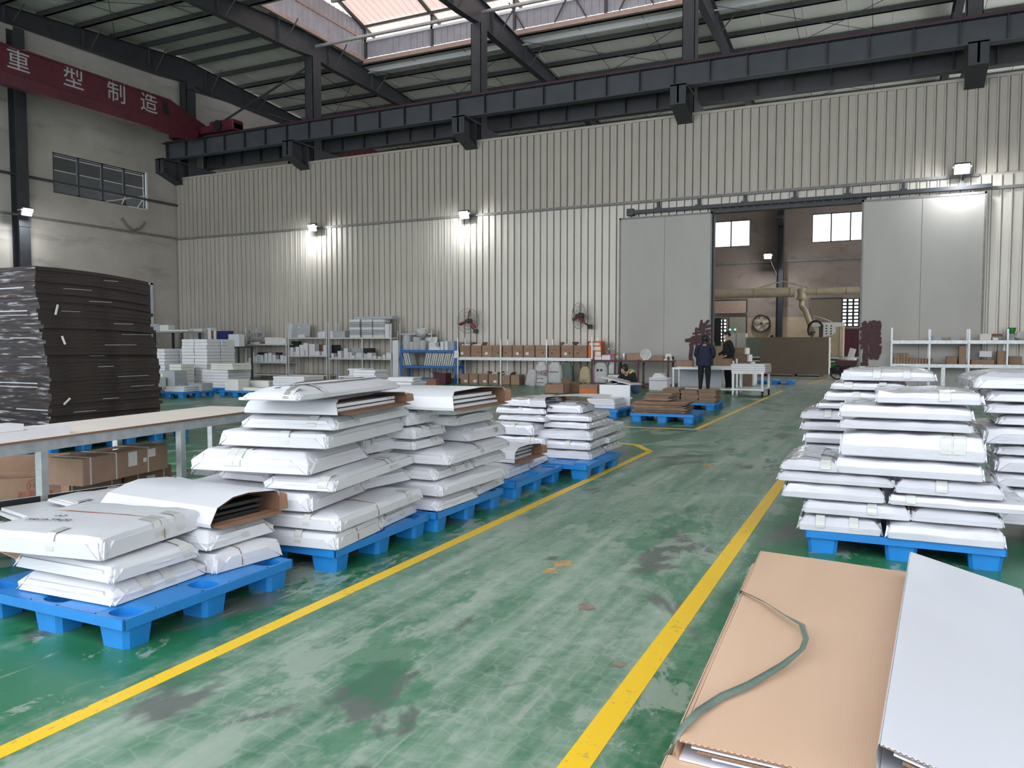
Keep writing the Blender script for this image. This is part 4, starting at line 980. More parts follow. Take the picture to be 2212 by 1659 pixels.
# ================================================================== FOREGROUND FOLDED CARTONS
def fold_carton(name, label, corners, z, th, m_out, m_in, layers, group=None, zig=True, tiltz=(0, 0)):
    """flat folded carton: far-left, far-right, near-left, near-right top corners"""
    fl_, fr, nl, nr = [Vector((*c, 0)) for c in corners]; o = (nl + nr) / 2
    t = thing(name, label, 'carton', (o.x, o.y, z - th), 0, group)
    def P(u, v, zz):                           # u across 0-1, v away 0-1
        p = (nl.lerp(nr, u)).lerp(fl_.lerp(fr, u), v) - o; return (p.x, p.y, zz + tiltz[0] * (1 - u) + tiltz[1] * u)
    U = [0, .004, .02, .15, .3, .5, .7, .85, .97, 1]; Vv = [0, .02, .1, .25, .4, .55, .7, .85, .98, 1]
    def sheet_(za, zb, u0, u1, mm, nm, curl=0):
        m = MB(); vs = []
        for zz in (za, zb):
            for v in Vv:
                for u in U:
                    x = u0 + (u1 - u0) * u; d = noise.noise(Vector((x * 2.3, v * 4.1, z * 9))) * .004
                    vs.append(P(x, v, zz + d + curl * (x - .1) ** 2))
        k = len(U); n = len(Vv) * k; fs = []
        for i in range(len(Vv) - 1):
            for j in range(k - 1): a = i * k + j; fs += [(a, a+1, a+k+1, a+k), (n+a, n+a+k, n+a+k+1, n+a+1)]
        for j in range(k - 1): fs += [(j, n+j, n+j+1, j+1), ((len(Vv)-1)*k+j, (len(Vv)-1)*k+j+1, n+(len(Vv)-1)*k+j+1, n+(len(Vv)-1)*k+j)]
        for i in range(len(Vv) - 1): a = i*k; fs += [(a, a+k, n+a+k, n+a)]; a = i*k+k-1; fs += [(a, n+a, n+a+k, a+k)]
        m.add(vs, fs); return m.build(nm, mm, t, .6)
    def flute(zc, u0, u1, amp, nm='corrugated_edge', v=-.0015, N_=70):
        m = MB(); vs = []
        for i in range(N_):
            u = u0 + (u1 - u0) * i / (N_ - 1); s = amp * (1 if i % 2 else -1)
            vs += [P(u, v, zc + s - .0016), P(u, v, zc + s + .0016)]
        m.add(vs, [(2*i, 2*i+2, 2*i+3, 2*i+1) for i in range(N_ - 1)]); m.build(nm, 'kraft_dark', t)
    sheet_(th - .006, th, 0, 1, m_out, 'top_panel')
    if zig: flute(th - .003, .002, .995, .0028)
    zz = th - .012
    for k in range(layers):
        a = .03 + .05 * k + random.uniform(0, .04); cu = -.012 * (k % 2)
        sheet_(zz - .005, zz, a, .985, m_in if k % 2 == 0 else 'kraft', 'inner_panel', cu)
        if zig and k % 2: flute(zz - .0025, a, .98, .0022, 'corrugated_edge', -.001)
        zz -= max(.009, (th - .02) / (layers + 1))
    m = MB(); vs = []                          # rounded fold down the left side
    for v in Vv:
        for i in range(7):
            an = math.pi * i / 6; vs.append(P(-.006 * math.sin(an) * 3 - .002, v, th / 2 + (th / 2) * math.cos(an)))
    m.add(vs, [(r*7+i, r*7+i+1, (r+1)*7+i+1, (r+1)*7+i) for r in range(len(Vv)-1) for i in range(6)]); m.build('side_fold', m_out, t, .8)
    sheet_(0, .006, 0, 1, m_in, 'bottom_panel')
    return t
def q(px, z): p = gz(*px, z); return (p.x, p.y)
ZT = .25
FL, FR, NL = q((1645, 1190), ZT), q((1958, 1235), ZT), q((1468, 1598), ZT); NR = (FR[0] - .005, NL[1] - .02); NLx = (NL[0], NL[1])
bcs = []
for k in range(4):
    zz = ZT - .062 * (3 - k); rr = random.Random(k + 40); dx = [-.03, -.015, -.035, 0][k]; dy = [.0, .02, -.06, 0][k]
    lab = ['lowest brown folded carton on the floor at lower right', 'second brown folded carton from the floor at lower right', 'brown folded carton just under the strapped top one', 'topmost brown folded carton with a green strap across it'][k]
    bcs.append(fold_carton('folded_carton', lab, [(FL[0] + dx, FL[1] - .05 + (.05 if k == 3 else 0)), (FR[0] + dx, FR[1] - .05 + (.05 if k == 3 else 0)), (NLx[0] + dx, NLx[1] + dy), (NR[0] + dx, NR[1] + dy)], zz, .060, 'kraft_big', 'foldwhite', 3, 'brown folded cartons at the lower right'))
# strap over the top carton
sp = thing('packing_strap', 'green plastic strap looped across the brown folded carton', 'strap', (bcs[3].location.x, bcs[3].location.y, ZT), world=True)
pp = [(1590, 1300, ZT - .02), (1601, 1279, ZT + .006), (1650, 1302, ZT + .012), (1690, 1328, ZT + .02), (1732, 1352, ZT + .03), (1741, 1383, ZT + .035), (1733, 1405, ZT + .03), (1690, 1440, ZT + .02), (1620, 1482, ZT + .012), (1560, 1508, ZT + .01), (1510, 1540, ZT + .01), (1476, 1572, ZT + .01), (1455, 1606, ZT - .02), (1440, 1640, ZT - .08)]
P3 = [gz(a, b2, c) for a, b2, c in pp]; m = MB(); vs = []
for i, p in enumerate(P3):
    d = (P3[min(i + 1, len(P3) - 1)] - P3[max(i - 1, 0)]).normalized(); s = d.cross(Vector((.2, .1, 1))).normalized()
    tw = .6 * math.sin(i * .9); s = s * math.cos(tw) + Vector((0, 0, 1)) * math.sin(tw) * .8
    vs += [p + s * .013 + Vector((0, 0, .006)), p - s * .013 + Vector((0, 0, .006))]
m.add(vs, [(2*i, 2*i+1, 2*i+3, 2*i+2) for i in range(len(P3) - 1)]); so = m.build('strap_band', 'strap_green', sp, 1.2); so.modifiers.new('thickness', 'SOLIDIFY').thickness = .0015
# white folded carton leaning on the pile
wz = .40
A, B2, C2 = q((1968, 1192), wz), q((2207, 1275), .27), q((1902, 1606), wz); D2 = (C2[0] + .45, C2[1] + .02)
fold_carton('folded_carton', 'glossy white folded carton leaning on the brown cartons at lower right', [A, (B2[0], B2[1]), C2, D2], wz, .085, 'foldwhite', 'foldwhite', 4, tiltz=(0, -.125))
# ================================================================== TALL DARK STACK BEHIND THE TABLE
pallet(-10.05, 6.86, 0, 'blue pallet under the tall dark stack behind the work table')
pallet(-10.05, 8.0, 0, 'second blue pallet under the rear of the tall dark stack')
def darkmesh(th, bow, droop):
    m = MB(); vs = []; ny = 14; Lx, Ly = 1.45, 1.66
    for k in range(ny + 1):
        t = k / ny; y = Ly * t; dz = -droop * max(0, t - .15) ** 2 - bow * (1 - t) ** 3 * .8
        for x, z in ((-Lx, 0), (0, 0), (0, th), (-Lx, th)): vs.append((x + (noise.noise(Vector((y * 5, th * 90, z * 50))) * .008 if x == 0 else 0), y, z + dz))
    for k in range(ny):
        for i in range(4): j = (i + 1) % 4; m.mi = 1 if False else 0; m.add([], []); m.f.append((k*4+i, k*4+j, (k+1)*4+j, (k+1)*4+i)); m.m.append(0)
    m.v = vs; m.f += [(0, 1, 2, 3), (ny*4+3, ny*4+2, ny*4+1, ny*4)]; m.m += [1, 1]
    me = m.mesh('carton_sheets', ['darksheet', 'darkgloss']); return me
ZS, n = .15, 46; TH = 2.22 / n; cache = {}
for k in range(n):
    t = k / n; key = min(4, int(t * 5)); rr = random.Random(k + 900)
    if key not in cache: cache[key] = darkmesh(TH * .97, [.0, .035, .02, 0, 0][key] * 0 + [.0, .0, .0, .0, .0][key], [0, .0, .03, .07, .115][key])
    s = thing('dark_carton_bundle', 'dark brown flat carton bundle in the tall stack behind the work table', 'carton', (-9.42 - .10 * t + rr.uniform(-.022, .022), 6.28 + .05 * math.sin(t * 5) + rr.uniform(-.03, .03), ZS + k * TH), R(rr.uniform(-.8, .8)), 'dark carton bundles of the tall stack')
    if k == n - 1: s['label'] = 'topmost dark brown flat carton bundle, bowed, on the tall stack'
    if k == 0: s['label'] = 'lowest dark brown flat carton bundle resting on the blue pallet'
    link('sheets', cache[key], s, (0, 0, 0)); BUN = globals().setdefault('BUN', []); BUN.append(s)
    if k % 3 == 1:
        m = MB(); y = rr.uniform(0, 1.2); m.box(.001, .004, y, y + rr.uniform(.15, .5), TH * .55, TH * .7); m.build('worn_edge', 'greyboard', s)
    if k in (2, 3, 8, 14, 15, 22, 27, 33, 34, 40):
        m = MB(); x_ = rr.uniform(.2, .9); m.box(-x_ - rr.uniform(.2, .5), -x_ * .3, -.004, -.001, TH * .35, TH * rr.uniform(.45, .8)); m.build('film_edge', 'greyboard', s)
for k, (a, b2) in enumerate((((120, 680), (125, 658)), ((134, 726), (141, 744)), ((138, 874), (152, 860)))):
    p, q_ = gx(*a, -9.43), gx(*b2, -9.40); m = MB(); m.bar(p, q_, .022, .012, (1, 0, 0))
    s = BUN[max(0, min(len(BUN) - 1, int((p.z - ZS) / TH)))]; o = m.build('strap_end', 'strap_white'); o.parent = s; o.location = -s.location; o['label'] = 'pale strap end'

# ================================================================== WORK TABLE
A0 = gz(0, 958, .75); A1 = gz(483, 895, .75); dv = (A1 - A0).normalized()
rz = math.atan2(dv.y, dv.x); o0 = A0 - dv * 1.6
tb = thing('work_table', 'long steel-framed work table with pale board top at left', 'table', (o0.x, o0.y, 0), rz)
LT = 4.6; DT = .78
m = MB(); m.box(0, LT, 0, DT, .732, .75); m.build('table_top', 'tabletop', tb)
m = MB(); m.box(0, LT, -.002, .0, .732, .748); m.build('top_edging', 'kraft_dark', tb)
m = MB(); m.box(0, LT, .02, .06, .655, .732); m.build('front_rail', 'galv', tb)
m = MB(); m.box(0, LT, DT - .06, DT - .02, .655, .732); m.build('rear_rail', 'galv', tb)
def xa(px, py): p = gz(px, py, .75) - o0; return p.x * dv.x + p.y * dv.y
lx = [xa(98, 945), xa(398, 906)]
lx = [lx[0] - (lx[1] - lx[0])] + lx + [LT - .05]
for x in lx:
    for y in (.045, DT - .045):
        m = MB(); m.box(x - .028, x + .028, y - .028, y + .028, 0, .655); m.build('leg', 'galv', tb)
    m = MB(); m.box(x - .015, x + .015, .07, DT - .07, .66, .70); m.build('cross_rail', 'galv', tb)
m = MB(); m.box(0, LT, DT - .055, DT - .035, .12, .15); m.build('stretcher', 'galv', tb)
def ontable(x, y, z, w, d, h, rot, label, mm='whiteboard'):
    p = Vector((o0.x, o0.y, 0)) + dv * x + Vector((-dv.y, dv.x, 0)) * y
    t = thing('white_strip_board', label, 'board', (p.x, p.y, .75 + z), rz + R(rot), 'white boards on the work table')
    m = MB(); m.cbox(0, w, 0, d, 0, h, .003); m.build('board', mm, t); return t
bx0 = xa(100, 945)
ontable(bx0 - 1.35 + .12, .05, 0, 1.5, .13, .058, 1, 'longest white board at the front edge of the work table')
ontable(bx0 - 1.5 + .1, .205, 0, 1.55, .10, .05, 2, 'white board lying behind the longest one on the work table')
ontable(bx0 - 1.3 + .1, .34, 0, 1.5, .11, .042, 0, 'third white board from the front edge on the work table')
ontable(bx0 - 1.2, .46, 0, 1.75, .1, .012, -2, 'thin pale board furthest along the work table')
ontable(bx0 - 1.35 , .22, .060, 1.25, .17, .045, -7, 'white board lying crosswise on top of the others on the table')

# ---- cartons under the table
def carton(w, d, h, loc, rotz, label, group=None, mm='kraft', tape=True, labels=(), flaps=(), straps=(), name='carton', prints=()):
    t = thing(name, label, 'carton', loc, rotz, group); th = .006
    if flaps:
        m = MB(); m.box(0, w, 0, th, 0, h); m.box(0, w, d - th, d, 0, h); m.box(0, th, 0, d, 0, h); m.box(w - th, w, 0, d, 0, h); m.box(0, w, 0, d, 0, th); m.build('body', mm, t)
        for side, ang in flaps:
            a = R(ang); L_ = d * .48 if side in 'fb' else w * .3; m = MB()
            if side == 'f': P_ = [(0, 0, h), (w, 0, h), (w, -L_ * math.cos(a), h + L_ * math.sin(a)), (0, -L_ * math.cos(a), h + L_ * math.sin(a))]
            elif side == 'b': P_ = [(0, d, h), (w, d, h), (w, d + L_ * math.cos(a), h + L_ * math.sin(a)), (0, d + L_ * math.cos(a), h + L_ * math.sin(a))]
            elif side == 'l': P_ = [(0, 0, h), (0, d, h), (-L_ * math.cos(a), d, h + L_ * math.sin(a)), (-L_ * math.cos(a), 0, h + L_ * math.sin(a))]
            else: P_ = [(w, 0, h), (w, d, h), (w + L_ * math.cos(a), d, h + L_ * math.sin(a)), (w + L_ * math.cos(a), 0, h + L_ * math.sin(a))]
            m.add(P_ + [(x, y, z - .005) for x, y, z in P_], [(0,1,2,3),(4,7,6,5),(0,4,5,1),(1,5,6,2),(2,6,7,3),(3,7,4,0)]); m.build('flap', mm, t)
    else:
        m = MB(); m.cbox(0, w, 0, d, 0, h, .006); m.build('body', mm, t)
        m = MB(); m.box(.004, w - .004, d / 2 - .003, d / 2 + .003, h, h + .002); m.build('top_seam', 'kraft_dark', t)
        if tape: m = MB(); m.box(-.002, w + .002, d / 2 - .028, d / 2 + .028, h + .0022, h + .003); m.box(w + .001, w + .002, d / 2 - .028, d / 2 + .028, h - .07, h + .003); m.build('tape_strip', 'tape', t)
    for u, v, a, b2 in labels: m = MB(); m.box(u * w, u * w + a, -.003, -.001, v * h, v * h + b2); m.build('paper_label', 'labelpaper', t)
    for u in straps: m = MB(); m.box(u * w - .006, u * w + .006, -.004, -.001, 0, h); m.box(u * w - .006, u * w + .006, -.004, d, h + .001, h + .004); m.build('strap', 'strap_white', t)
    for txt, u, v, s, mk in prints:
        me = textmesh(txt, s, mk, .0006, 'print'); o = link('print', me, t, (u * w, -.002, v * h)); o.rotation_euler = (R(90), 0, 0)
    return t
def edgecarton(p0, p1, zt, h, d, label, **kw):
    a, b2 = gz(*p0, zt), gz(*p1, zt); v = b2 - a
    return carton(v.length, d, h, (a.x, a.y, zt - h), math.atan2(v.y, v.x), label, **kw)
hm = edgecarton((-30, 1036), (143, 1026), .30, .30, .32, 'brown carton printed with a red circled emblem at the left frame edge', flaps=[('b', 100), ('f', 262)], prints=[('和美包装', .60, .50, .065, 'redink'), ('和美包装制品有限公司', .48, .24, .038, 'redink'), ('▬▬ ▬▬▬▬▬▬▬', .46, .11, .030, 'redink')], group='brown cartons under the work table')
m = MB(); n = 28; R1, R2 = .062, .056; cxm, czm = .60 * 1, .74
wv = (gz(143, 1026, .30) - gz(-30, 1036, .30)).length; cxw = .60 * wv; czh = .76 * .30
vs = [(cxw + r * math.cos(6.2832 * i / n), -.003, czh + r * .9 * math.sin(6.2832 * i / n)) for i in range(n) for r in (R1, R2)]
m.add(vs, [(2*i, 2*i+1, (2*i+3) % (2*n), (2*i+2) % (2*n)) for i in range(n)]); m.build('emblem_ring', 'redink', hm)
o = link('print', textmesh('HM', .062, 'redink', .0006, 'print'), hm, (cxw, -.003, czh)); o.rotation_euler = (R(90), 0, 0)
bb = edgecarton((149, 1036), (263, 1021), .28, .28, .40, 'brown carton with its flaps standing open below the work table', flaps=[('l', 35), ('b', 25), ('f', 168)], straps=(.05, .8), labels=[(.60, .18, .05, .045)], group='brown cartons under the work table')
edgecarton((267, 1019), (371, 1003), .28, .28, .38, 'brown strapped carton with a white label beside the table leg', straps=(.28, .82), labels=[(.46, .45, .085, .085), (.52, .30, .04, .04)], group='brown cartons under the work table')
edgecarton((178, 992), (362, 959), .50, .215, .34, 'brown strapped carton with two labels lying on the others below the table', straps=(.08, .36, .74), labels=[(.50, .38, .10, .12), (.74, .6, .09, .07), (.68, .45, .04, .035)], group='brown cartons under the work table')
edgecarton((105, 1034), (146, 1034), .27, .27, .3, 'small brown carton wedged behind the table leg', prints=[('▬▬▬', .5, .6, .04, 'redink')], group='brown cartons under the work table')
# ================================================================== SHELVES AND STORES ALONG THE WALL
def rack(label, xa_, xb, Yf, depth, ztop, zs, mm='galv_lt', posts=None, pt=None, name='storage_rack', lip=.05, pw=.045, shelf_m=None, zlow=None):
    t = thing(name, label, 'rack', ((xa_ + xb) / 2, Yf + depth / 2, 0), world=True)
    ps = posts or [xa_, xb]
    for i, x in enumerate(ps):
        for j, y in enumerate((Yf, Yf + depth)):
            zt = ztop[i % len(ztop)] if isinstance(ztop, (list, tuple)) else ztop
            m = MB(); m.box(x - pw / 2, x + pw / 2, y - .02, y, 0, zt); m.box(x - pw / 2, x - pw / 2 + .006, y, y + .03, 0, zt); m.build('upright', mm if pt is None else pt, t)
    for z in zs:
        m = MB(); m.box(xa_, xb, Yf - .01, Yf + depth, z - lip, z - lip + .012 if False else z - .004); m.build('shelf', shelf_m or mm, t)
        m = MB(); m.box(xa_, xb, Yf, Yf + depth, z - .004, z); m.build('shelf_board', 'kraft' if mm != 'bluesteel' else mm, t)
    return t
Yr = 24.15
def X_(px, Y=Yr): return gy(px, 760, Y).x
def Z_(px, py, Y=Yr): return gy(px, py, Y).z
za, zb = Z_(575, 743), Z_(575, 782)
rack('grey steel rack of white offcuts, leftmost of the three by the wall', X_(532), X_(619), Yr, .6, 2.05, [za, zb, .18])
zc, zd = Z_(665, 729), Z_(665, 768)
rack('grey steel rack with a leaning grey panel, middle of the three', X_(624), X_(706), Yr, .6, 2.25, [zc, zd, .2])
ze, zf = Z_(775, 729), Z_(775, 774)
rack('grey steel rack topped with stacked grey boxes, by the blue rack', X_(711), X_(845), Yr, .6, [2.2, 1.72, 2.15], [ze, zf], posts=[X_(711), X_(783), X_(845)])
def pxblock(name, label, cat, group, x0, x1, yt, z0, Y, depth, mm, rot=0, tiltz=0, z1=None, parts=None):
    a, c = gy(x0, yt, Y), gy(x1, yt, Y); zt = z1 if z1 is not None else a.z; h = max(zt - z0, .012); w = c.x - a.x
    t = thing(name, label, cat, ((a.x + c.x) / 2, Y + depth / 2, z0), R(rot), group); t.rotation_euler.y = R(tiltz)
    m = MB(); ch = min(.006, h * .2, w * .2)
    m.cbox(-w / 2, w / 2, -depth / 2, depth / 2, 0, h, ch); m.build('body', mm, t)
    return t, w, h
def block(label, x0, x1, yt, z0, Y, depth, mm, group, **kw): return pxblock(kw.pop('name', 'white_offcut_block'), label, kw.pop('cat', 'block'), group, x0, x1, yt, z0, Y, depth, mm, **kw)
# small white offcuts on the shelves, traced from the photo as columns
OFF = [('lower shelf of the leftmost grey rack', zb, [(537, 542, 773), (543, 549, 760), (550, 555, 769), (555, 561, 766), (562, 568, 768), (563, 571, 775), (571, 577, 763), (578, 586, 762), (579, 587, 770), (588, 595, 767), (596, 603, 776), (605, 612, 767), (613, 619, 769)]),
       ('middle shelf of the middle grey rack', zd, [(626, 632, 750), (626, 638, 760), (638, 645, 749), (646, 654, 745), (650, 657, 756), (655, 664, 741), (667, 680, 743), (668, 682, 752), (676, 690, 759), (684, 692, 759), (698, 706, 745), (695, 706, 759)]),
       ('lower shelf of the third grey rack', zf, [(715, 720, 763), (720, 728, 771), (729, 737, 758), (742, 750, 752), (743, 752, 763), (751, 760, 761), (760, 766, 768), (768, 775, 764), (770, 781, 762), (785, 792, 764), (793, 803, 762), (804, 813, 769), (816, 823, 770), (826, 833, 766), (834, 845, 762)])]
for nm, z, cols in OFF:
    for i, (x0, x1, yt) in enumerate(cols):
        block('small white offcut block on the ' + nm, x0, x1, yt, z, Yr + .06 + .09 * (i % 2), .2 + .1 * random.random(), 'whiteboard', 'white offcuts on the grey racks', rot=random.uniform(-6, 6))
for lab, x0, x1, yt, z, mm in (('dark board strip behind the offcuts on the leftmost rack', 545, 605, 761, zb, 'blackboard'), ('dark roll behind the offcuts on the middle rack', 626, 645, 737, zd, 'blackboard'), ('brown board behind the offcuts on the middle rack', 680, 698, 744, zd, 'kraft_dark'),
                               ('dark box behind the offcuts at the left of the third rack', 713, 731, 745, zf, 'blackboard'), ('dark board behind the offcuts in the middle of the third rack', 750, 780, 752, zf, 'greyboard'), ('black roll behind the offcuts at the right of the third rack', 785, 806, 752, zf, 'blackboard')):
    block(lab, x0, x1, yt, z, Yr + .4, .15, mm, None, name='dark_offcut', cat='board')
gB = 'things on the top shelves of the grey racks'
block('brown flat boards on the top shelf of the leftmost rack', 534, 565, 737, za, Yr + .05, .5, 'kraft_sheet', gB, name='brown_board', cat='board')
block('long white box on the top shelf of the leftmost rack', 572, 600, 729, za, Yr + .1, .4, 'whiteboard', gB, name='white_box', cat='box')
block('cream box at the right of the leftmost rack top shelf', 600, 618, 731, za, Yr + .1, .35, 'creamboard', gB, name='white_box', cat='box')
block('low white box on the front of the leftmost rack top shelf', 540, 560, 739, za, Yr + .02, .02, 'whiteboard', gB, name='white_box', cat='box')
t, w, h = block('large grey panel leaning on the middle rack top shelf', 630, 668, 700, zc, Yr + .35, .02, 'greyboard', None, name='grey_sheet_board', cat='panel'); t.rotation_euler.x = R(-8)
m = MB(); m.box(-w * .17, -w * .08, -.014, -.011, h * .72, h * .80); m.build('paper_label', 'labelpaper', t)
block('narrow white panel leaning beside the large grey panel', 623, 628, 700, zc, Yr + .3, .3, 'whiteboard', None, name='white_strip_board', cat='panel', tiltz=6)
block('small white block at the left of the middle rack top shelf', 643, 657, 723, zc, Yr + .02, .1, 'whiteboard', gB)
block('small white block at the right end of the middle rack top shelf', 686, 693, 718, zc, Yr + .05, .15, 'whiteboard', gB)
block('small white box at the far right of the middle rack top shelf', 693, 702, 716, zc, Yr + .1, .15, 'whiteboard', gB)
block('long grey box on the top shelf of the third rack', 718, 745, 715, ze, Yr + .1, .3, 'greyboard', gB, name='grey_box', cat='box')
block('white end box beside the long grey box on the third rack', 710, 718, 715, ze, Yr + .05, .2, 'whiteboard', gB, name='white_box', cat='box')
GX = [(754, 776), (780, 803), (805, 829)]
for i, (x0, x1) in enumerate(GX):
    a, c = gy(x0, 700, Yr), gy(x1, 700, Yr); H_ = Z_(x0, 690) - ze; k = 7
    for j in range(k):
        t = thing('grey_flat_box', ['left', 'middle', 'right'][i] + ' stack of flat grey boxes on the third rack, ' + ORD[j] + ' box', 'box', ((a.x + c.x) / 2, Yr + .22, ze + j * H_ / k), R(random.uniform(-2, 2)), 'flat grey boxes on the third rack')
        w = c.x - a.x; m = MB(); m.cbox(-w / 2, w / 2, -.2, .2, 0, H_ / k - .004, .004); m.build('box_body', 'greyboard' if j % 3 else 'creamboard', t)
block('white upright box beside the grey box stacks', 831, 840, 700, ze, Yr + .05, .2, 'whiteboard', gB, name='white_box', cat='box')
t, w, h = block('wide grey lid lying across the grey box stacks', 766, 845, 684, Z_(766, 690) + .002, Yr + .1, .4, 'greyboard', None, name='grey_cover_sheet', cat='lid', rot=2)
# steel frame beside the blue rack
t = rack('dark steel frame standing between the grey and blue racks', X_(848), X_(922), Yr + .35, .4, 1.9, [Z_(885, 720)], mm='galv', name='pipe_stand')
m = MB(); m.box(X_(852), X_(864), Yr - .12, Yr - .09, 0, Z_(858, 735, Yr - .1)); tag(m.build('upright_panel', 'whiteboard'), 'tall white board standing at the left of the blue rack', 'board')
# blue rack
zg, zh = Z_(920, 756), Z_(920, 790); br = rack('blue steel rack holding leaning white boards', X_(867), X_(984), Yr, .55, [1.35, 1.45], [zg, zh, .15], mm='bluesteel', lip=.09, pw=.09, shelf_m='bluesteel')
for i, (px, lean) in enumerate([(870, -14), (876, -14), (880, -15), (885, -15)] + [(915 + 4.6 * k, 15 - (k % 3) * 1.5) for k in range(15)]):
    x = X_(px); t = thing('leaning_board', ('white board leaning in the left group on the blue rack' if lean < 0 else 'white board leaning in the right group on the blue rack'), 'board', (x, Yr + .05, zh + .004), 0, 'white boards leaning on the blue rack')
    t.rotation_euler.y = R(lean); hb = (zg - zh - .10) / math.cos(R(lean)) - .02
    m = MB(); m.cbox(-.02, .02, 0, .4, 0, hb, .003); m.build('board', 'whiteboard' if i % 3 else 'creamboard', t)
def pstack(px, w, yt, k):
    x = X_(px); zt = Z_(px, yt); t = thing('plastic_tub_stack', ['tall', 'short', 'middle', 'small'][k] + ' column of clear plastic tubs on the blue rack top', 'tubs', (x, Yr + .2, zg), 0, 'clear plastic tubs'); n = max(3, int((zt - zg) / .05))
    for j in range(n): m = MB(); m.lathe((0, 0, j * (zt - zg) / n), [(w * .42, 0), (w * .5, (zt - zg) / n * .75), (w * .53, (zt - zg) / n * .9), (w * .46, (zt - zg) / n)], 12); m.build('tub', 'plasticclear', t)
pstack(873, .34, 724, 0); pstack(884, .22, 738, 1); pstack(895, .36, 728, 2); pstack(908, .28, 735, 3)
m = MB(); m.ell((0, 0, .16), .24, .18, .17, 14, 10, .5, 3); m.lathe((0, 0, .27), [(.07, 0), (.04, .05), (.10, .12), (.02, .14)], 9)
t = thing('plastic_bag', 'knotted white plastic bag lying on the plastic tubs', 'bag', (X_(902), Yr + .25, Z_(902, 727))); m.build('bag_body', 'sack', t, 1.2)
t, w, h = block('cream panel leaning against the wall on the blue rack', 916, 942, 728, zg, Yr + .4, .03, 'creamboard', None, name='cream_sheet_board', cat='panel'); t.rotation_euler.x = R(-10)
for k, (x0, x1, yt) in enumerate(((926, 944, 748), (926, 940, 740), (944, 950, 751), (951, 958, 738), (960, 967, 737))):
    block(['lower', 'upper', 'small', 'left upright', 'right upright'][k] + ' white carton on the right half of the blue rack top', x0, x1, yt, zg if k != 1 else Z_(930, 748), Yr + .05, .25, 'whiteboard', gB, name='white_box', cat='box')
block('grey box at the right end of the blue rack top', 967, 981, 737, zg, Yr + .15, .3, 'greyboard', gB, name='grey_box', cat='box')
m = MB(); m.box(0, .05, -.02, .02, 0, .02); m.box(0, .18, -.002, 0, -.12, .14); tag(link('small_sign', m.mesh('small_sign', 'labelpaper')), 'small white notice hanging right of the blue rack', 'sign').location = (X_(983), Yr - .06, Z_(984, 766))
# carton bench
zj = Z_(1130, 772); bn = rack('long white carton bench along the wall', X_(989), X_(1279), Yr, .55, [1.62, 1.55, 1.55, 1.62], [zj], posts=[X_(989), X_(1082), X_(1181), X_(1279)], name='storage_bench', lip=.11)
bigs = [(680, 770), (775, 865), (870, 955), (957, 1030), (1047, 1125), (1130, 1218), (1225, 1318), (1325, 1415), (1438, 1537), (1545, 1650), (1653, 1768)]
for i, (a, c) in enumerate(bigs):
    x0, x1 = X_(820 + a / 3.95), X_(820 + c / 3.95); h = Z_(820 + a / 3.95, 746) - zj
    carton(x1 - x0 - .01, .42, h, (x0, Yr + .04, zj + .001), R(random.uniform(-2, 2)), 'brown taped carton on the long bench, ' + ('first' if i == 0 else ORD[i]) + ' from the left', 'brown cartons on the bench',
           labels=[(.1 + .5 * ((i * 37) % 10) / 10, .2, .1, .09)] if i in (0, 2, 5, 6, 9) else (), prints=[('▬▬▬', .5, .62, .06, 'redink'), ('●', .72, .36, .10, 'kraft_dark')] if i % 2 else [('▬▬▬▬', .5, .66, .05, 'redink'), ('●', .3, .34, .10, 'kraft_dark')], flaps=[('l', 60), ('r', 65)] if i in (0, 1, 9, 10) else ())
    if i in (0, 1, 9, 10):
        m = MB()
        for q_ in range(16): m.ell((random.uniform(.06, x1 - x0 - .07), random.uniform(.06, .34), h - .01 + random.uniform(0, .03)), .05, .035, .03, 6, 4)
        t = thing('foam_scrap_fill', 'crumpled white scraps filling the ' + {0: 'first', 1: 'second', 9: 'tenth', 10: 'last'}[i] + ' carton on the bench', 'scraps', (x0, Yr + .04, zj)); tag(t, kind='stuff'); m.build('scraps', 'whiteboard', t)
lows = [(682, 752), (758, 835), (840, 920), (925, 1010), (1015, 1110), (1115, 1190)]
for i, (a, c) in enumerate(lows):
    x0, x1 = X_(820 + a / 3.95), X_(820 + c / 3.95); h = Z_(820 + a / 3.95, 808 if i < 4 else 810)
    carton(x1 - x0 - .01, .4, h, (x0, Yr + .04, 0), R(random.uniform(-2, 2)), 'brown carton on the floor under the bench, ' + ('first' if i == 0 else ORD[i]) + ' from the left', 'brown cartons under the bench', labels=[(.5, .15, .12, .08)] if i < 4 else (), flaps=[('l', 50), ('r', 55)] if i in (3, 4) else ())
    if i in (3, 4):
        m = MB()
        for q_ in range(14): m.ell((random.uniform(.05, x1 - x0 - .07), random.uniform(.06, .3), h + random.uniform(0, .05)), .05, .04, .035, 6, 4)
        t = thing('foam_scrap_fill', 'white scraps heaped in the ' + ('fourth' if i == 3 else 'fifth') + ' carton under the bench', 'scraps', (x0, Yr + .04, 0)); tag(t, kind='stuff'); m.build('scraps', 'whiteboard', t)
x0 = X_(1268); t = carton(X_(1296) - x0, .4, Z_(1270, 737) - zj, (x0, Yr + .1, zj), 0, 'orange printed carton at the right end of the bench', mm='orange', labels=[(.1, .75, .35, .08), (.3, .45, .3, .12), (.55, .12, .2, .14)])
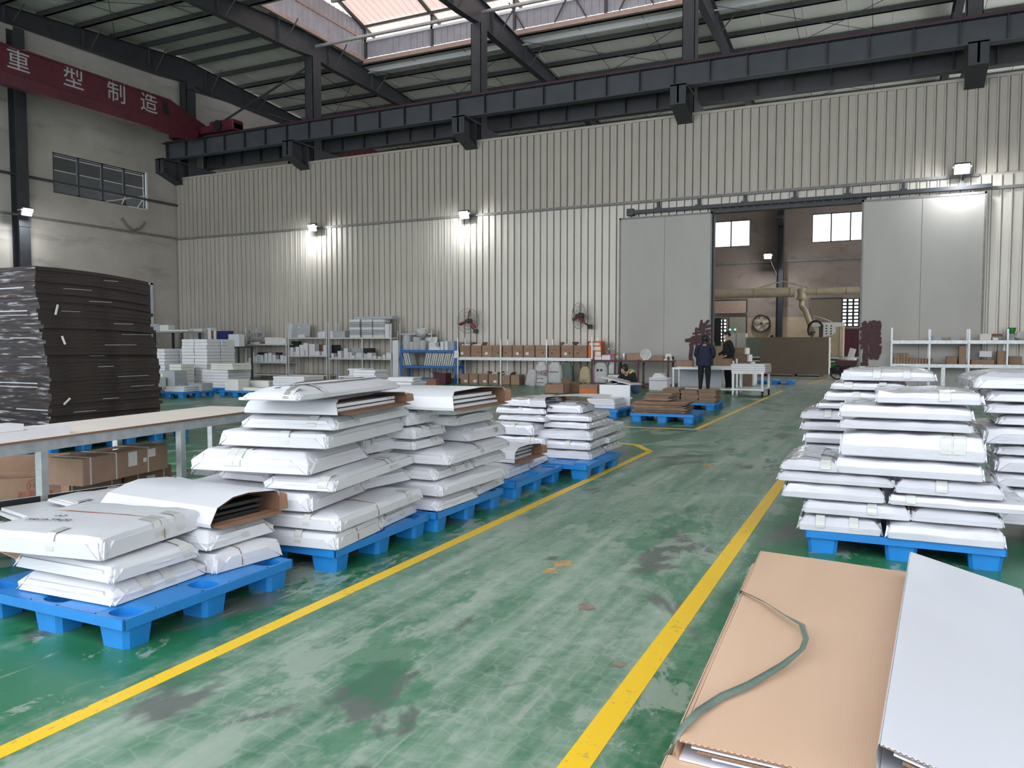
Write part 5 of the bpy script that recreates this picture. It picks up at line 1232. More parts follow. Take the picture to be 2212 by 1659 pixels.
# wall fans
def fan(px, py, r, label, yawd):
    c = gy(px, py, YW - .42); t = thing('wall_fan', label, 'fan', c, R(yawd), 'wall fans')
    m = MB(); nr = 30
    for k, (rr, yy) in enumerate(((r, 0), (r * .7, -.07), (r * .7, .07), (r * .32, -.1), (r * .45, .1))):
        pts = [(rr * math.cos(6.2832 * i / 28), yy, rr * math.sin(6.2832 * i / 28)) for i in range(29)]; m.path(pts, .005 if k else .009, 4)
    for i in range(20):
        a = 6.2832 * i / 20; ca, sa = math.cos(a), math.sin(a)
        m.path([(r * .08 * ca, -.11, r * .08 * sa), (r * .5 * ca, -.095, r * .5 * sa), (r * .85 * ca, -.05, r * .85 * sa), (r * ca, 0, r * sa), (r * .85 * ca, .05, r * .85 * sa), (r * .3 * ca, .1, r * .3 * sa)], .0024, 3)
    m.build('guard', 'pipe', t)
    for k in range(3):
        a = R(80 + 120 * k); m = MB(); vs = []
        for f, w, tw in ((.10, .04, .02), (.4, .085, .035), (.75, .095, .03), (.9, .05, .02)):
            p = Vector((r * f * math.cos(a), 0, r * f * math.sin(a))); s = Vector((-math.sin(a), 0, math.cos(a))); vs += [p + s * w * .6 + Vector((0, tw, 0)), p - s * w * .5 - Vector((0, tw, 0))]
        m.add(vs, [(2*i, 2*i+1, 2*i+3, 2*i+2) for i in range(3)]); o = m.build('blade', M['fanred'], t, .8); o.modifiers.new('thickness', 'SOLIDIFY').thickness = .006
    m = MB(); m.lathe((0, -.02, 0), [(.01, -.10), (.06, -.09), (.07, 0), (.10, .04), (.10, .20), (.04, .24)], 14, 1); m.build('motor', 'steel', t)
    m = MB(); m.path([(0, .16, -.05), (.04, .22, -.25), (.1, .36, -r * .8)], .025, 8); m.cbox(.02, .2, .33, .42, -r * 1.0, -r * .65, .02); m.build('wall_bracket', 'steel', t)
M['fanred'] = mat('red_fan_blade', (.30, .02, .035), .4, 0, .1)
fan(1011, 693, .44, 'wall fan with red blades, left of the two', 0); fan(1250, 682, .44, 'wall fan with red blades turned aside, right of the two', -38)
# sacks
def sack(x0, x1, yt, yb, Y, label, mm='sack', tie=False, txt=None, lean=0):
    a, c = gy(x0, yb, Y), gy(x1, yb, Y); w = c.x - a.x; h = gy(x0, yt, Y).z - max(0, a.z); zb_ = max(0, a.z)
    t = thing('filled_sack', label, 'sack', ((a.x + c.x) / 2, Y + w * .3, zb_), 0, 'sacks under the bench'); t.rotation_euler.y = R(lean)
    m = MB(); vs = []; prof = [(.86, 0), (1.0, .06), (1.03, .25), (1.0, .5), (.92, .7), (.8, .84), (.55, .92), (.62, 1.0)]; n = 16
    s = hash(label) % 97
    for r_, zf_ in prof:
        for i in range(n):
            an = 6.2832 * i / n; q_ = 1 + .10 * noise.noise(Vector((math.cos(an) * 1.6, math.sin(an) * 1.6, zf_ * 3 + len(label))))
            k = abs(math.cos(an)) ** .6 * (1 if math.cos(an) > 0 else -1); l = abs(math.sin(an)) ** .6 * (1 if math.sin(an) > 0 else -1)
            vs.append((w / 2 * r_ * q_ * k, w * .3 * r_ * q_ * l, h * zf_))
    m.add(vs, [(k*n+i, k*n+(i+1) % n, (k+1)*n+(i+1) % n, (k+1)*n+i) for k in range(len(prof)-1) for i in range(n)] + [tuple(range(n - 1, -1, -1)), tuple(range(7*n, 8*n))]); m.build('sack_body', mm, t, 1.3)
    if tie: m = MB(); m.path([(w * .52 * math.cos(a_), w * .33 * math.sin(a_), h * (.60 + .05 * math.cos(a_))) for a_ in [6.2832 * i / 16 for i in range(17)]], .012, 5); m.build('pink_band', M['pink'], t)
    if txt:
        for body, zf_, sz in txt: o = link('print', textmesh(body, sz, 'ink', .001, 'print'), t, (0, -w * .33, h * zf_)); o.rotation_euler = (R(90), 0, 0)
    return t
M['pink'] = mat('pink_stripe', (.6, .08, .22), .5)
Ys = 23.75
sack(1131, 1154, 797, 834, Ys - .2, 'slumped dirty white sack at the left of the sack group', tie=False, lean=12)
sack(1153, 1181, 781, 834, Ys - .1, 'tall white sack with a pink stripe and printed characters', tie=True, txt=[('甘河威', .50, .17), ('▬▬ ▬▬', .32, .06), ('▬▬▬▬', .15, .06)])
sack(1180, 1212, 782, 828, Ys, 'grey white sack with a folded open top beside the pink-striped one', txt=[('▬▬▬▬', .55, .08)])
sack(1210, 1236, 783, 828, Ys + .15, 'dark green translucent sack between the white and tan sacks', 'sackgreen')
sack(1250, 1275, 792, 828, Ys - .25, 'small tan printed sack near the maroon rack', 'sackyellow', txt=[('▬▬▬▬', .2, .05)])
sack(1279, 1311, 781, 828, Ys - .1, 'white sack with a torn top inside the maroon rack', txt=[('■ ■', .6, .1)])
sack(1313, 1333, 783, 808, Ys - .1, 'small rolled white sack on the white box in the maroon rack')
for k, (x0, x1, yt, yb, Y, lab, mm, fl_) in enumerate(((1177, 1217, 829, 850, 20.4, 'open brown carton on the floor in front of the sacks', 'kraft', [('f', 200), ('r', 120)]), (1214, 1252, 826, 848, 21.0, 'dark brown carton behind the amber-taped one', 'kraft_dark', ()),
                                              (1251, 1290, 831, 861, 19.0, 'amber-taped brown carton lying on the floor', 'kraft', ()), (1291, 1318, 831, 858, 19.6, 'shaded side of the amber-taped carton, its shade put into the colour', 'kraft_dark', ()))):  # last entry is the taped carton's dark side, shade painted as darker card
    a, c = gy(x0, yb, Y), gy(x1, yb, Y); h = gy(x0, yt, Y).z; t = carton(c.x - a.x, .55, h, (a.x, Y, 0), 0, lab, flaps=fl_, mm=mm)
    if k == 2: m = MB(); m.box(.02, (c.x - a.x) - .02, -.003, -.001, h * .35, h * .72); m.build('amber_tape', M['orange'], t)
# maroon rack and things on it
zk = Z_(1360, 778, 23.6); Ym = 23.6
mr = rack('maroon steel rack with bottles on top beside the sliding door', X_(1279, Ym), X_(1450, Ym), Ym, .6, [zk + .02, zk + .02, zk + .02, zk + .12], [zk], mm='maroon', posts=[X_(1279, Ym), X_(1329, Ym), X_(1379, Ym), X_(1444, Ym)], lip=.06, pw=.06, shelf_m='maroon')
m = MB(); m.box(X_(1279, Ym), X_(1450, Ym), Ym, Ym + .05, .1, .16); m.build('lower_rail', 'maroon', mr)
def bottle(px, yt, label, r=.05, mm='bottle', band='labelpaper'):
    h = Z_(px, yt, Ym + .2) - zk; t = thing('drink_bottle', label, 'bottle', (X_(px, Ym + .2), Ym + .2, zk + .001), 0, 'bottles on the maroon rack')
    m = MB(); m.lathe((0, 0, 0), [(r * .9, 0), (r, .01), (r, h * .6), (r * .7, h * .75), (r * .32, h * .86), (r * .32, h * .93)], 12); m.build('bottle_body', mm, t, .7)
    m = MB(); m.lathe((0, 0, h * .93), [(r * .38, 0), (r * .38, h * .07)], 10); m.build('cap', 'labelpaper', t)
    m = MB(); m.lathe((0, 0, h * .25), [(r * 1.02, 0), (r * 1.02, h * .28)], 12); m.build('wrapper', band, t)
bottle(1315, 752, 'clear bottle with a pink band, left of the pair on the maroon rack', .06, band=M['pink']); bottle(1325, 752, 'clear bottle with a pink band, right of the pair on the maroon rack', .06, band=M['pink'])
bottle(1334, 759, 'yellow labelled bottle right of the clear pair', .05, band='yellowcloth'); bottle(1370, 760, 'small clear bottle in front of the brown carton on the maroon rack', .035)
gM = 'things on the maroon rack'
for lab, nm, ct, x0, x1, yt, mm, dd in (('white label box at the left end of the maroon rack', 'white_box', 'box', 1284, 1299, 770, 'labelpaper', .12), ('white carton pair behind the clear bottles', 'white_box', 'box', 1300, 1318, 767, 'whiteboard', .2), ('brown carton in the middle of the maroon rack top', 'carton', 'carton', 1354, 1387, 763, 'kraft', .3),
                                ('low brown carton right of the round sieve', 'carton', 'carton', 1409, 1432, 768, 'kraft', .25), ('white sheet pile under the round sieve', 'paper_pile', 'paper', 1377, 1396, 777, 'labelpaper', .3)):
    pxblock(nm, lab, ct, gM, x0, x1, yt, zk, Ym + .12, dd, mm)
t = thing('tin_can', 'dark metal can on the maroon rack', 'can', (X_(1348, Ym + .2), Ym + .2, zk)); m = MB(); m.lathe((0, 0, 0), [(.07, 0), (.075, .01), (.075, .2), (.07, .215), (.065, .2)], 14); m.build('can_body', 'galv', t, .7)
t = thing('round_sieve', 'round white sieve standing on edge on the maroon rack', 'sieve', (X_(1396, Ym + .2), Ym + .15, zk + .17), R(15)); t.rotation_euler.x = R(-12)
m = MB(); m.lathe((0, 0, 0), [(.17, -.03), (.17, .03), (.15, .03), (.15, -.03), (.17, -.03)], 24, 1, False); m.build('rim', 'labelpaper', t, .7)
m = MB(); m.lathe((0, 0, 0), [(.001, -.003), (.15, -.003), (.15, .003), (.001, .003)], 24, 1); m.build('mesh_disc', 'sack', t)
t = thing('tape_dispenser', 'white roll holder at the right end of the maroon rack', 'dispenser', (X_(1445, Ym + .2), Ym + .15, zk)); m = MB(); m.cbox(-.12, .1, -.08, .1, 0, .05, .01); m.lathe((0, 0, .12), [(.09, -.08), (.1, -.07), (.1, .07), (.09, .08)], 14, 0); m.build('roll', 'labelpaper', t, .6)
t, w, h = pxblock('white_chest', 'white lidded chest with papers on it at the right of the maroon rack', 'chest', None, 1402, 1441, 815, .0, 23.2, .55, 'whiteboard')
m = MB(); m.box(-w / 2 - .01, w / 2 + .01, -.29, .29, h - .1, h - .075); m.build('lid_line', 'greyboard', t)
for k in range(3): m = MB(); m.cbox(-w / 2 + .08 + .03 * k, w / 2 - .1 - .05 * k, -.2, .2, h + .04 * k + .001, h + .04 * (k + 1), .004); m.build('paper_bundle', 'labelpaper', t)
pxblock('white_box', 'white box with a black mark under the maroon rack', 'box', None, 1313, 1342, 810, .0, 23.0, .4, 'whiteboard')
# right rack
Yq = 24.2; zl, zm = Z_(2000, 735, Yq), Z_(2000, 786, Yq)
rr_ = rack('long grey steel rack along the wall at the right', X_(1926, Yq), 9.0, Yq, .6, [1.85, 1.8, 1.8, 1.8, 1.8, 1.8], [zl, zm], posts=[X_(1926, Yq), X_(2008, Yq), X_(2093, Yq), X_(2176, Yq), 5.4, 7.2], lip=.1, mm='galv')
m = MB(); m.box(X_(2034, Yq), X_(2043, Yq), Yq, Yq + .05, 0, zm - .1); m.build('lower_leg', 'galv', rr_)
for i in range(13):
    two = 2 if i < 5 else 1
    for j in range(two):
        x0 = 1931 + i * 6.6
        pxblock('small_brown_box', 'small brown box in the row on the lower shelf of the right rack', 'box', 'small brown boxes on the right rack', x0, x0 + 5.6, 773 + (i % 3), zm + j * .15, Yq + .05, .22, 'kraft', z1=zm + .145 + j * .15)
for lab, x0, x1, yt, z, mm in (('tall brown box with a white cap on the right rack', 2072, 2088, 748, zm, 'kraft'), ('low brown box stack on the right rack', 2045, 2068, 770, zm, 'kraft'), ('white wrapped box on brown boxes on the right rack', 2116, 2143, 758, zm + .2, 'whiteboard'), ('brown base box under the white wrapped box', 2098, 2148, 777, zm, 'kraft'),
                               ('tall brown box behind the parcels on the right rack', 2155, 2175, 758, zm, 'kraft'), ('white capped brown box near the right frame edge', 2180, 2208, 770, zm, 'kraft'), ('grey bundle on the top shelf of the right rack, left', 2012, 2034, 726, zl, 'greyboard'), ('grey bundle on the top shelf of the right rack, middle', 2053, 2074, 727, zl, 'greyboard'),
                               ('open white tray on the top shelf of the right rack', 2117, 2142, 721, zl, 'creamboard'), ('white block on the top shelf of the right rack', 2144, 2157, 729, zl, 'whiteboard'), ('dark flat carton on the top shelf of the right rack', 2142, 2166, 721, zl + .1, 'kraft_dark')):
    pxblock('shelf_box', lab, 'box', 'boxes on the right rack', x0, x1, yt, z, Yq + .1, .3, mm)
t = thing('green_cup', 'green cup on a grey box on the right rack', 'cup', (X_(2184, Yq + .2), Yq + .2, zl + .17)); m = MB(); m.lathe((0, 0, 0), [(.07, 0), (.1, .16), (.095, .16), (.065, .01)], 14); m.build('cup_body', 'greenmach', t, .6)
pxblock('grey_box', 'grey box carrying the green cup', 'box', None, 2177, 2192, 727, zl, Yq + .12, .2, 'greyboard', z1=zl + .168)
t = thing('plastic_bag', 'small white bag on the top shelf at the right frame edge', 'bag', (X_(2204, Yq + .2), Yq + .2, zl)); m = MB(); m.ell((0, 0, .11), .16, .12, .115, 12, 8, .4, 8); m.build('bag_body', 'sack', t, 1.2)
# ================================================================== BOARD STACKS IN THE MIDDLE OF THE HALL
def slabstack(what, label, group, x0, x1, yt, z0, Y, depth, n, mm='whiteboard', cat='boards', jit=.012, rot=0, name='board_bundle', cols=1, x_off=None, tag_each=False):
    a, c = gy(x0, yt, Y), gy(x1, yt, Y); w = (c.x - a.x) / cols; h = (a.z - z0) / n; ms = {}
    for q_ in range(cols):
        for k in range(n):
            if 'm' not in ms: m = MB(); m.cbox(-w / 2 + .004, w / 2 - .004, -depth / 2, depth / 2, 0, h * .93, min(.012, h * .3)); ms['m'] = m.mesh('bundle', mm)
            lab = label + (', topmost' if k == n - 1 else ', lowest' if k == 0 else '') + ((', left column' if q_ == 0 else ', right column') if cols > 1 else '')
            t = thing(name, lab, cat, (a.x + w * (q_ + .5) + random.uniform(-jit, jit), Y + depth / 2 + random.uniform(-jit, jit), z0 + k * h), R(rot + random.uniform(-.8, .8)), group); link(what, ms['m'], t, (0, 0, 0))
gT = 'white board bundles on the far left pallets'
# two tall stacks, two columns deep
for x, y, lab in ((-19.2, 18.1, 'blue pallet under the taller stack of white bundles'), (-20.55, 17.7, 'blue pallet under the lower pale bundle stack'), (-16.85, 15.0, 'blue pallet with loose white sheets in front of the far left stacks'), (-15.6, 16.1, 'blue pallet with cream blocks right of the loose white sheets'),
                  (-18.4, 15.6, 'blue pallet half hidden behind the dark stack'), (-17.3, 17.0, 'blue pallet under the layered white boards'), (-14.3, 16.6, 'blue pallet under the low white boards before the racks'), (-11.5, 16.0, 'blue pallet under the white stack behind the tallest parcels'),
                  (-9.4, 14.2, 'blue pallet under the white stack before the blue rack'), (-7.4, 12.6, 'blue pallet under the white stack left of the cartons')): pallet(x, y, 0, lab)
def st(x, y, z0, w, d, n, th, label, mm, rot=0, jit=.01, what='bundle', name='board_bundle', cat='boards', grp=gT):
    m = MB(); m.cbox(-w / 2, w / 2, -d / 2, d / 2, 0, th * .92, min(.012, th * .3)); me = m.mesh(what, mm)
    for k in range(n):
        lab = label + (', topmost' if k == n - 1 and n > 1 else ', lowest' if k == 0 and n > 1 else '')
        t = thing(name, lab, cat, (x + random.uniform(-jit, jit), y + random.uniform(-jit, jit), z0 + k * th), R(rot + random.uniform(-1, 1)), grp); link(what, me, t, (0, 0, 0))
for i, (dx, dy) in enumerate(((-.27, -.3), (.27, -.3), (.27, .3), (-.27, .3))):
    c = ['near left', 'near right', 'far right', 'far left'][i]
    st(-19.2 + dx, 18.1 + dy, .151, .52, .56, 14, .1, 'white bundle in the ' + c + ' column of the tallest far stack', 'whiteboard')
    st(-20.55 + dx, 17.7 + dy, .151, .52, .56, 11, .1, 'white bundle in the ' + c + ' column of the lower far stack', 'whiteboard')
st(-19.1, 16.95, .0, .5, .5, 8, .1, 'pale bundle in the short front stack before the tall ones', 'creamboard')
st(-17.3, 16.95, .151, .95, .95, 6, .085, 'layered white board before the tallest far stack', 'whiteboard', 4)
st(-17.0, 16.85, .665, .9, .7, 3, .06, 'cream board on top of the layered white boards', 'creamboard', -3)
for k, (x, y, z, w, d, h, mm, lab) in enumerate(((-18.6, 15.3, .151, .5, .4, .16, 'creamboard', 'cream block low on the half hidden pallet'), (-18.5, 15.7, .151, .55, .4, .42, 'creamboard', 'tall cream block on the half hidden pallet'), (-18.2, 15.3, .151, .3, .35, .33, 'creamboard', 'stepped cream block on the half hidden pallet'),
        (-18.1, 15.75, .151, .6, .45, .50, 'greyboard', 'large film-covered grey box behind the loose sheets'), (-17.15, 14.85, .151, .3, .3, .10, 'kraft', 'small brown box on the pallet of loose sheets'), (-16.55, 15.3, .151, .5, .4, .20, 'greyboard', 'grey box at the rear of the pallet of loose sheets'),
        (-15.75, 15.8, .151, .5, .4, .30, 'creamboard', 'cream foam block on the right far left pallet'), (-15.2, 15.9, .151, .6, .3, .08, 'creamboard', 'flat cream slab beside the foam block'), (-15.4, 16.4, .151, .7, .35, .24, 'creamboard', 'long cream block behind the foam block'))):
    t = thing('foam_block', lab, 'block', (x, y, z), R(random.uniform(-4, 4)), gT); m = MB(); m.cbox(-w / 2, w / 2, -d / 2, d / 2, 0, h, .015); m.build('block', mm, t)
st(-16.75, 14.85, .151, .62, .5, 5, .028, 'loose white sheet on the front far left pallet', 'whiteboard', 6, .04, 'sheet', 'loose_sheet', 'sheet')
st(-14.3, 16.6, .151, 1.0, .9, 7, .055, 'low white board stack before the leftmost rack', 'whiteboard', 5, .03)
st(-12.75, 17.3, .54, .5, .5, 4, .05, 'small white box pile before the racks', 'whiteboard', -4, .03)
t = thing('low_table', 'low grey table carrying the small white box pile', 'table', (-12.75, 17.3, 0)); m = MB(); m.box(-.5, .5, -.35, .35, .50, .535); m.build('top', 'galv', t)
for sx in (-.46, .46):
    for sy in (-.31, .31): m = MB(); m.box(sx - .02, sx + .02, sy - .02, sy + .02, 0, .5); m.build('leg', 'galv', t)
st(-11.5, 16.0, .151, .62, .6, 9, .068, 'white and grey board stack behind the tallest parcels', 'whiteboard', 3, .025)
st(-10.3, 15.0, .0, .8, .7, 8, .07, 'white board stack left of the third parcel stack top', 'whiteboard', -6, .03)
st(-9.4, 14.2, .151, .85, .7, 8, .055, 'white board stack before the blue rack', 'whiteboard', 4, .03)
st(-9.35, 14.25, .595, .6, .45, 3, .03, 'thin white sheet on the board stack before the blue rack', 'whiteboard', 8, .03)
st(-7.4, 12.6, .151, .7, .65, 7, .055, 'white board stack left of the floor cartons', 'whiteboard', 5, .02)
t = thing('dark_folder', 'dark brown board lying before the blue rack', 'board', (gy(927, 822, 15.5).x, 15.6, .0), R(10)); m = MB(); m.cbox(-.16, .16, -.12, .12, 0, gy(927, 819, 15.5).z, .01); m.build('board', 'kraft_dark', t)
carton(.5, .4, gy(945, 806, 23.3).z, (gy(936, 806, 23.3).x, 23.3, 0), 0, 'small maroon carton with a lifted flap below the blue rack', mm='maroon', flaps=[('l', 20)])
t = thing('board_stool', 'small grey stool-like frame of boards on the leftmost rack', 'stool', (X_(546), Yr + .3, za)); m = MB()
for x in (-.45, .3): m.box(x - .04, x + .04, -.02, .02, 0, .75)
for z in (.25, .5): m.box(-.45, .3, -.02, .02, z - .04, z + .04)
m.build('frame_bars', 'greyboard', t)
# bench in the far left corner
t = thing('corner_bench', 'dark bench with white scraps in the far left corner', 'bench', (-26.2, 22.4, 0)); zt_ = 1.9
m = MB(); m.box(-1.6, 1.6, -.5, .5, zt_ - .06, zt_); m.build('top', 'galv', t)
for sx in (-1.5, 0, 1.5):
    for sy in (-.45, .45): m = MB(); m.box(sx - .04, sx + .04, sy - .04, sy + .04, 0, zt_ - .06); m.build('leg', 'steel', t)
m = MB(); m.box(-1.6, 1.6, -.5, .5, .9, .94); m.build('shelf', 'steel', t)
for k, (x, w, h, mm) in enumerate(((-1.1, .7, .12, 'whiteboard'), (-.3, .5, .3, 'greyboard'), (.2, .4, .26, 'creamboard'), (.95, .9, .06, 'whiteboard'))):
    o = thing('white_scrap', ['long flat', 'grey boxy', 'cream boxy', 'thin flat'][k] + ' scrap on the corner bench', 'scrap', (-26.2 + x, 22.4, zt_), R(5 * k), 'scraps on the corner bench'); m = MB(); m.cbox(-w / 2, w / 2, -.2, .2, 0, h, .01); m.build('piece', mm, o)
# low cabinet with books by the leftmost rack
t = thing('low_bench', 'low bench with papers and a blue folder before the corner', 'bench', (-24.3, 23.4, 0)); m = MB(); m.box(-1.2, 1.5, -.4, .4, 1.25, 1.30); m.build('top', 'steel', t)
for sx in (-1.15, 0.1, 1.45):
    for sy in (-.36, .36): m = MB(); m.box(sx - .03, sx + .03, sy - .03, sy + .03, 0, 1.25); m.build('leg', 'steel', t)
for k, (x0, x1, yt, mm, lab) in enumerate(((410, 417, 710, 'whiteboard', 'white upright box at the left of the low bench'), (418, 436, 710, 'creamboard', 'cream appliance box on the low bench'), (438, 446, 712, 'greyboard', 'dark round-edged box on the low bench'), (448, 455, 708, 'whiteboard', 'white upright board on the low bench'), (456, 460, 714, 'kraft_dark', 'brown upright book on the low bench'), (461, 466, 714, 'creamboard', 'cream upright book on the low bench'), (468, 492, 715, 'bluedoorx', 'blue folder standing on the low bench'), (493, 516, 722, 'whiteboard', 'pile of white papers at the right of the low bench'))):
    pxblock('bench_box', lab, 'box', 'things on the low bench', x0, x1, yt, 1.301, 23.1, .3, mm if mm != 'bluedoorx' else M['navyfolder'] if 'navyfolder' in M else M.setdefault('navyfolder', mat('blue_folder', (.012, .02, .14), .4)))
t = thing('tan_sheet', 'tan cardboard sheet sticking out behind the tall dark stack', 'cardboard', (gy(308, 740, 13.6).x, 13.6, 0)); m = MB(); m.cbox(-.6, -.05, -.3, .3, 0, 1.34, .01); m.build('pile', 'darksheet', t); m = MB(); m.box(-.62, .1, -.32, .32, 1.341, 1.36); m.build('top_sheet', 'kraft', t)

# ================================================================== BROWN SHEET PALLETS AND THE WORKERS
pallet(-3.55, 14.22, 2, 'blue pallet with two tiers of brown sheets before the workers')
pallet(-3.72, 17.1, 0, 'blue pallet with three brown sheet piles beside the workers')
pallet(-5.08, 14.7, 0, 'blue pallet with white boards beside the squatting worker')
gS = 'brown sheets on the pallets near the workers'
def sheets(x, y, z, w, d, n, label, rot, spread=.03, th=.016):
    m = MB(); m.box(-w / 2, w / 2, -d / 2, d / 2, 0, th * .8); me = m.mesh('sheet', 'kraft_sheet')
    for k in range(n):
        t = thing('brown_sheet', label + (', topmost' if k == n - 1 else ''), 'sheet', (x + random.uniform(-spread, spread), y + random.uniform(-spread, spread), z + k * th), R(rot + random.uniform(-3, 3)), gS); link('sheet', me, t, (0, 0, 0))
sheets(-3.62, 14.1, .151, .95, .75, 13, 'brown sheet in the wide lower pile', 3, .05)
sheets(-3.65, 14.15, .362, .48, .5, 9, 'brown sheet in the small upper pile', -4)
for x, n_, lb in ((-4.10, 18, 'left'), (-3.70, 16, 'middle'), (-3.33, 17, 'right')): sheets(x, 16.95, .151, .36, .6, n_, 'brown sheet in the ' + lb + ' of the three piles', 0, .015)
st(-4.92, 14.75, .151, .55, .7, 6, .03, 'white board lying on the pallet beside the squatting worker', 'whiteboard', 0, .015, 'board', 'white_board', 'board')
sheets(-5.35, 14.4, .151, .5, .6, 4, 'brown sheet under white boards beside the squatting worker', 5)
t = thing('standing_board', 'white board standing on edge on the pallet by the squatting worker', 'board', (-4.88, 15.15, .151), R(3)); m = MB(); m.cbox(-.32, .32, -.02, .02, 0, .42, .004); m.build('board', 'whiteboard', t)

def person(label, loc, rotz, J, chains, zones, hair, extra=None, name='person'):
    """one continuous body grown over a posed skeleton; J joint -> (pos, radius)"""
    names = list(J); me = bpy.data.meshes.new('body'); E_ = []
    for ch in chains:
        for a, b2 in zip(ch[:-1], ch[1:]): E_.append((names.index(a), names.index(b2)))
    me.from_pydata([J[n_][0] for n_ in names], E_, []); o = bpy.data.objects.new('body_tmp', me); COL.objects.link(o)
    o.modifiers.new('Skin', 'SKIN').use_smooth_shade = True
    for i, n_ in enumerate(names):
        r_ = J[n_][1]; v = me.skin_vertices[0].data[i]; v.radius = r_ if isinstance(r_, tuple) else (r_, r_); v.use_root = (n_ == 'pelvis')
    s = o.modifiers.new('Sub', 'SUBSURF'); s.levels = s.render_levels = 2
    dg = bpy.context.evaluated_depsgraph_get(); body = bpy.data.meshes.new_from_object(o.evaluated_get(dg)); bpy.data.objects.remove(o)
    body.materials.clear(); mats = []
    for z in zones.values():
        if z not in mats: mats.append(z)
    for z in mats: body.materials.append(M[z])
    segs = []
    for ch in chains:
        for a, b2 in zip(ch[:-1], ch[1:]): segs.append((Vector(J[a][0]), Vector(J[b2][0]), zones.get((a, b2)) or zones.get(b2) or zones['*']))
    for p in body.polygons:
        c = p.center; best = None
        for a, b2, z in segs:
            d = b2 - a; t_ = max(0, min(1, (c - a).dot(d) / max(d.length_squared, 1e-9))); q_ = (c - a - d * t_).length
            if best is None or q_ < best[0]: best = (q_, z)
        p.material_index = mats.index(best[1]); p.use_smooth = True
    t = thing(name, label, 'person', loc, R(rotz)); link('body', body, t, (0, 0, 0))
    hd = Vector(J['head'][0]); m = MB(); m.ell((hd.x, hd.y + hair[0], hd.z + hair[1]), hair[2], hair[3], hair[4], 14, 10, .12, 2)
    if len(hair) > 5: m.ell((hd.x, hd.y + hair[0] + .02, hd.z - .1), hair[2] * .85, hair[3] * .6, hair[5], 12, 8, .1, 5)
    m.build('hair', 'hair', t, 1.4)
    if extra: extra(t, hd)
    return t
def fingers(J, chains, zones, side, w, d, spread):
    """palm and five bent fingers from wrist w along d"""
    d = Vector(d).normalized(); s = Vector(spread).normalized(); n_ = d.cross(s); w = Vector(w)
    J['palm' + side] = (tuple(w + d * .07), (.036, .020)); chains.append(['wrist' + side, 'palm' + side])
    for k, (off, L_) in enumerate(((-.030, .065), (-.010, .078), (.010, .074), (.028, .058))):
        a = w + d * .085 + s * off; J['f%d%sa' % (k, side)] = (tuple(a + d * L_ * .45 - n_ * .008), .0095); J['f%d%sb' % (k, side)] = (tuple(a + d * L_ * .85 - n_ * .03), .008)
        chains.append(['palm' + side, 'f%d%sa' % (k, side), 'f%d%sb' % (k, side)])
    b2 = w + d * .03 - s * .035; J['th%sa' % side] = (tuple(b2 + d * .02 - s * .012), .011); J['th%sb' % side] = (tuple(b2 + d * .05 - s * .022), .009)
    chains.append(['wrist' + side, 'th%sa' % side, 'th%sb' % side])
def standing(label, loc, rotz, h, top, legs, arm, hair, extra=None, lean=0.05, bulk=1.0):
    k = h / 1.65; J = {}; Z = lambda *p: tuple(c * k for c in p)
    J['pelvis'] = (Z(0, 0, .90), (.16 * bulk, .12)); J['waist'] = (Z(0, -.01, 1.05), (.165 * bulk, .12)); J['chest'] = (Z(0, -lean * .6, 1.20), (.19 * bulk, .13 * bulk)); J['shoulders'] = (Z(0, -lean, 1.34), (.13 * bulk, .09)); J['neck'] = (Z(0, -lean - .015, 1.43), .05)
    J['jaw'] = (Z(0, -lean - .045, 1.48), (.058, .07)); J['head'] = (Z(0, -lean - .03, 1.555), (.073, .09)); J['crown'] = (Z(0, -lean - .02, 1.615), (.05, .06))
    ch = [['pelvis', 'waist', 'chest', 'shoulders', 'neck', 'jaw', 'head', 'crown']]
    J['nose'] = (Z(0, -lean - .135, 1.53), .012); ch.append(['head', 'nose'])
    for sd_, x in (('L', -1), ('R', 1)):
        J['ear' + sd_] = (Z(x * .08, -lean - .02, 1.545), .014); ch.append(['head', 'ear' + sd_])
        J['hip' + sd_] = (Z(x * .09, 0, .84), .105); J['knee' + sd_] = (Z(x * .10, -.015, .47), .074); J['ankle' + sd_] = (Z(x * .105, .02, .085), .042); J['toe' + sd_] = (Z(x * .115, -.13, .035), (.042, .03)); J['heel' + sd_] = (Z(x * .105, .05, .04), (.036, .034))
        ch += [['pelvis', 'hip' + sd_, 'knee' + sd_, 'ankle' + sd_, 'toe' + sd_], ['ankle' + sd_, 'heel' + sd_]]
        J['sh' + sd_] = (Z(x * .185 * bulk, -lean, 1.335), .076 * bulk); e, w = arm[sd_]; J['elbow' + sd_] = (Z(*e), .062 * bulk); J['wrist' + sd_] = (Z(*w), .034)
        ch.append(['shoulders', 'sh' + sd_, 'elbow' + sd_, 'wrist' + sd_])
        dd = Vector(Z(*w)) - Vector(Z(*e)); fingers(J, ch, None, sd_, Z(*w), dd, (x * -1, .2, .1))
    zones = {'*': 'skin', 'waist': top, 'chest': top, 'shoulders': top, 'neck': 'skin', 'jaw': 'skin', 'head': 'skin', 'crown': 'hair'}
    for sd_ in 'LR': zones.update({'hip' + sd_: legs, 'knee' + sd_: legs, 'ankle' + sd_: legs, 'toe' + sd_: 'black', 'heel' + sd_: 'black', 'sh' + sd_: top, 'elbow' + sd_: top, 'wrist' + sd_: top})
    return person(label, loc, rotz, J, ch, zones, [h_ * k for h_ in hair], extra)
def jacket_hem(t, hd):
    m = MB(); m.lathe((0, 0, .80), [(.225, 0), (.235, .1), (.225, .28), (.2, .34), (.15, .34), (.18, .02), (.225, 0)], 18); o = m.build('jacket_skirt', 'navy', t, 1.0); o.scale = (1, .78, 1)
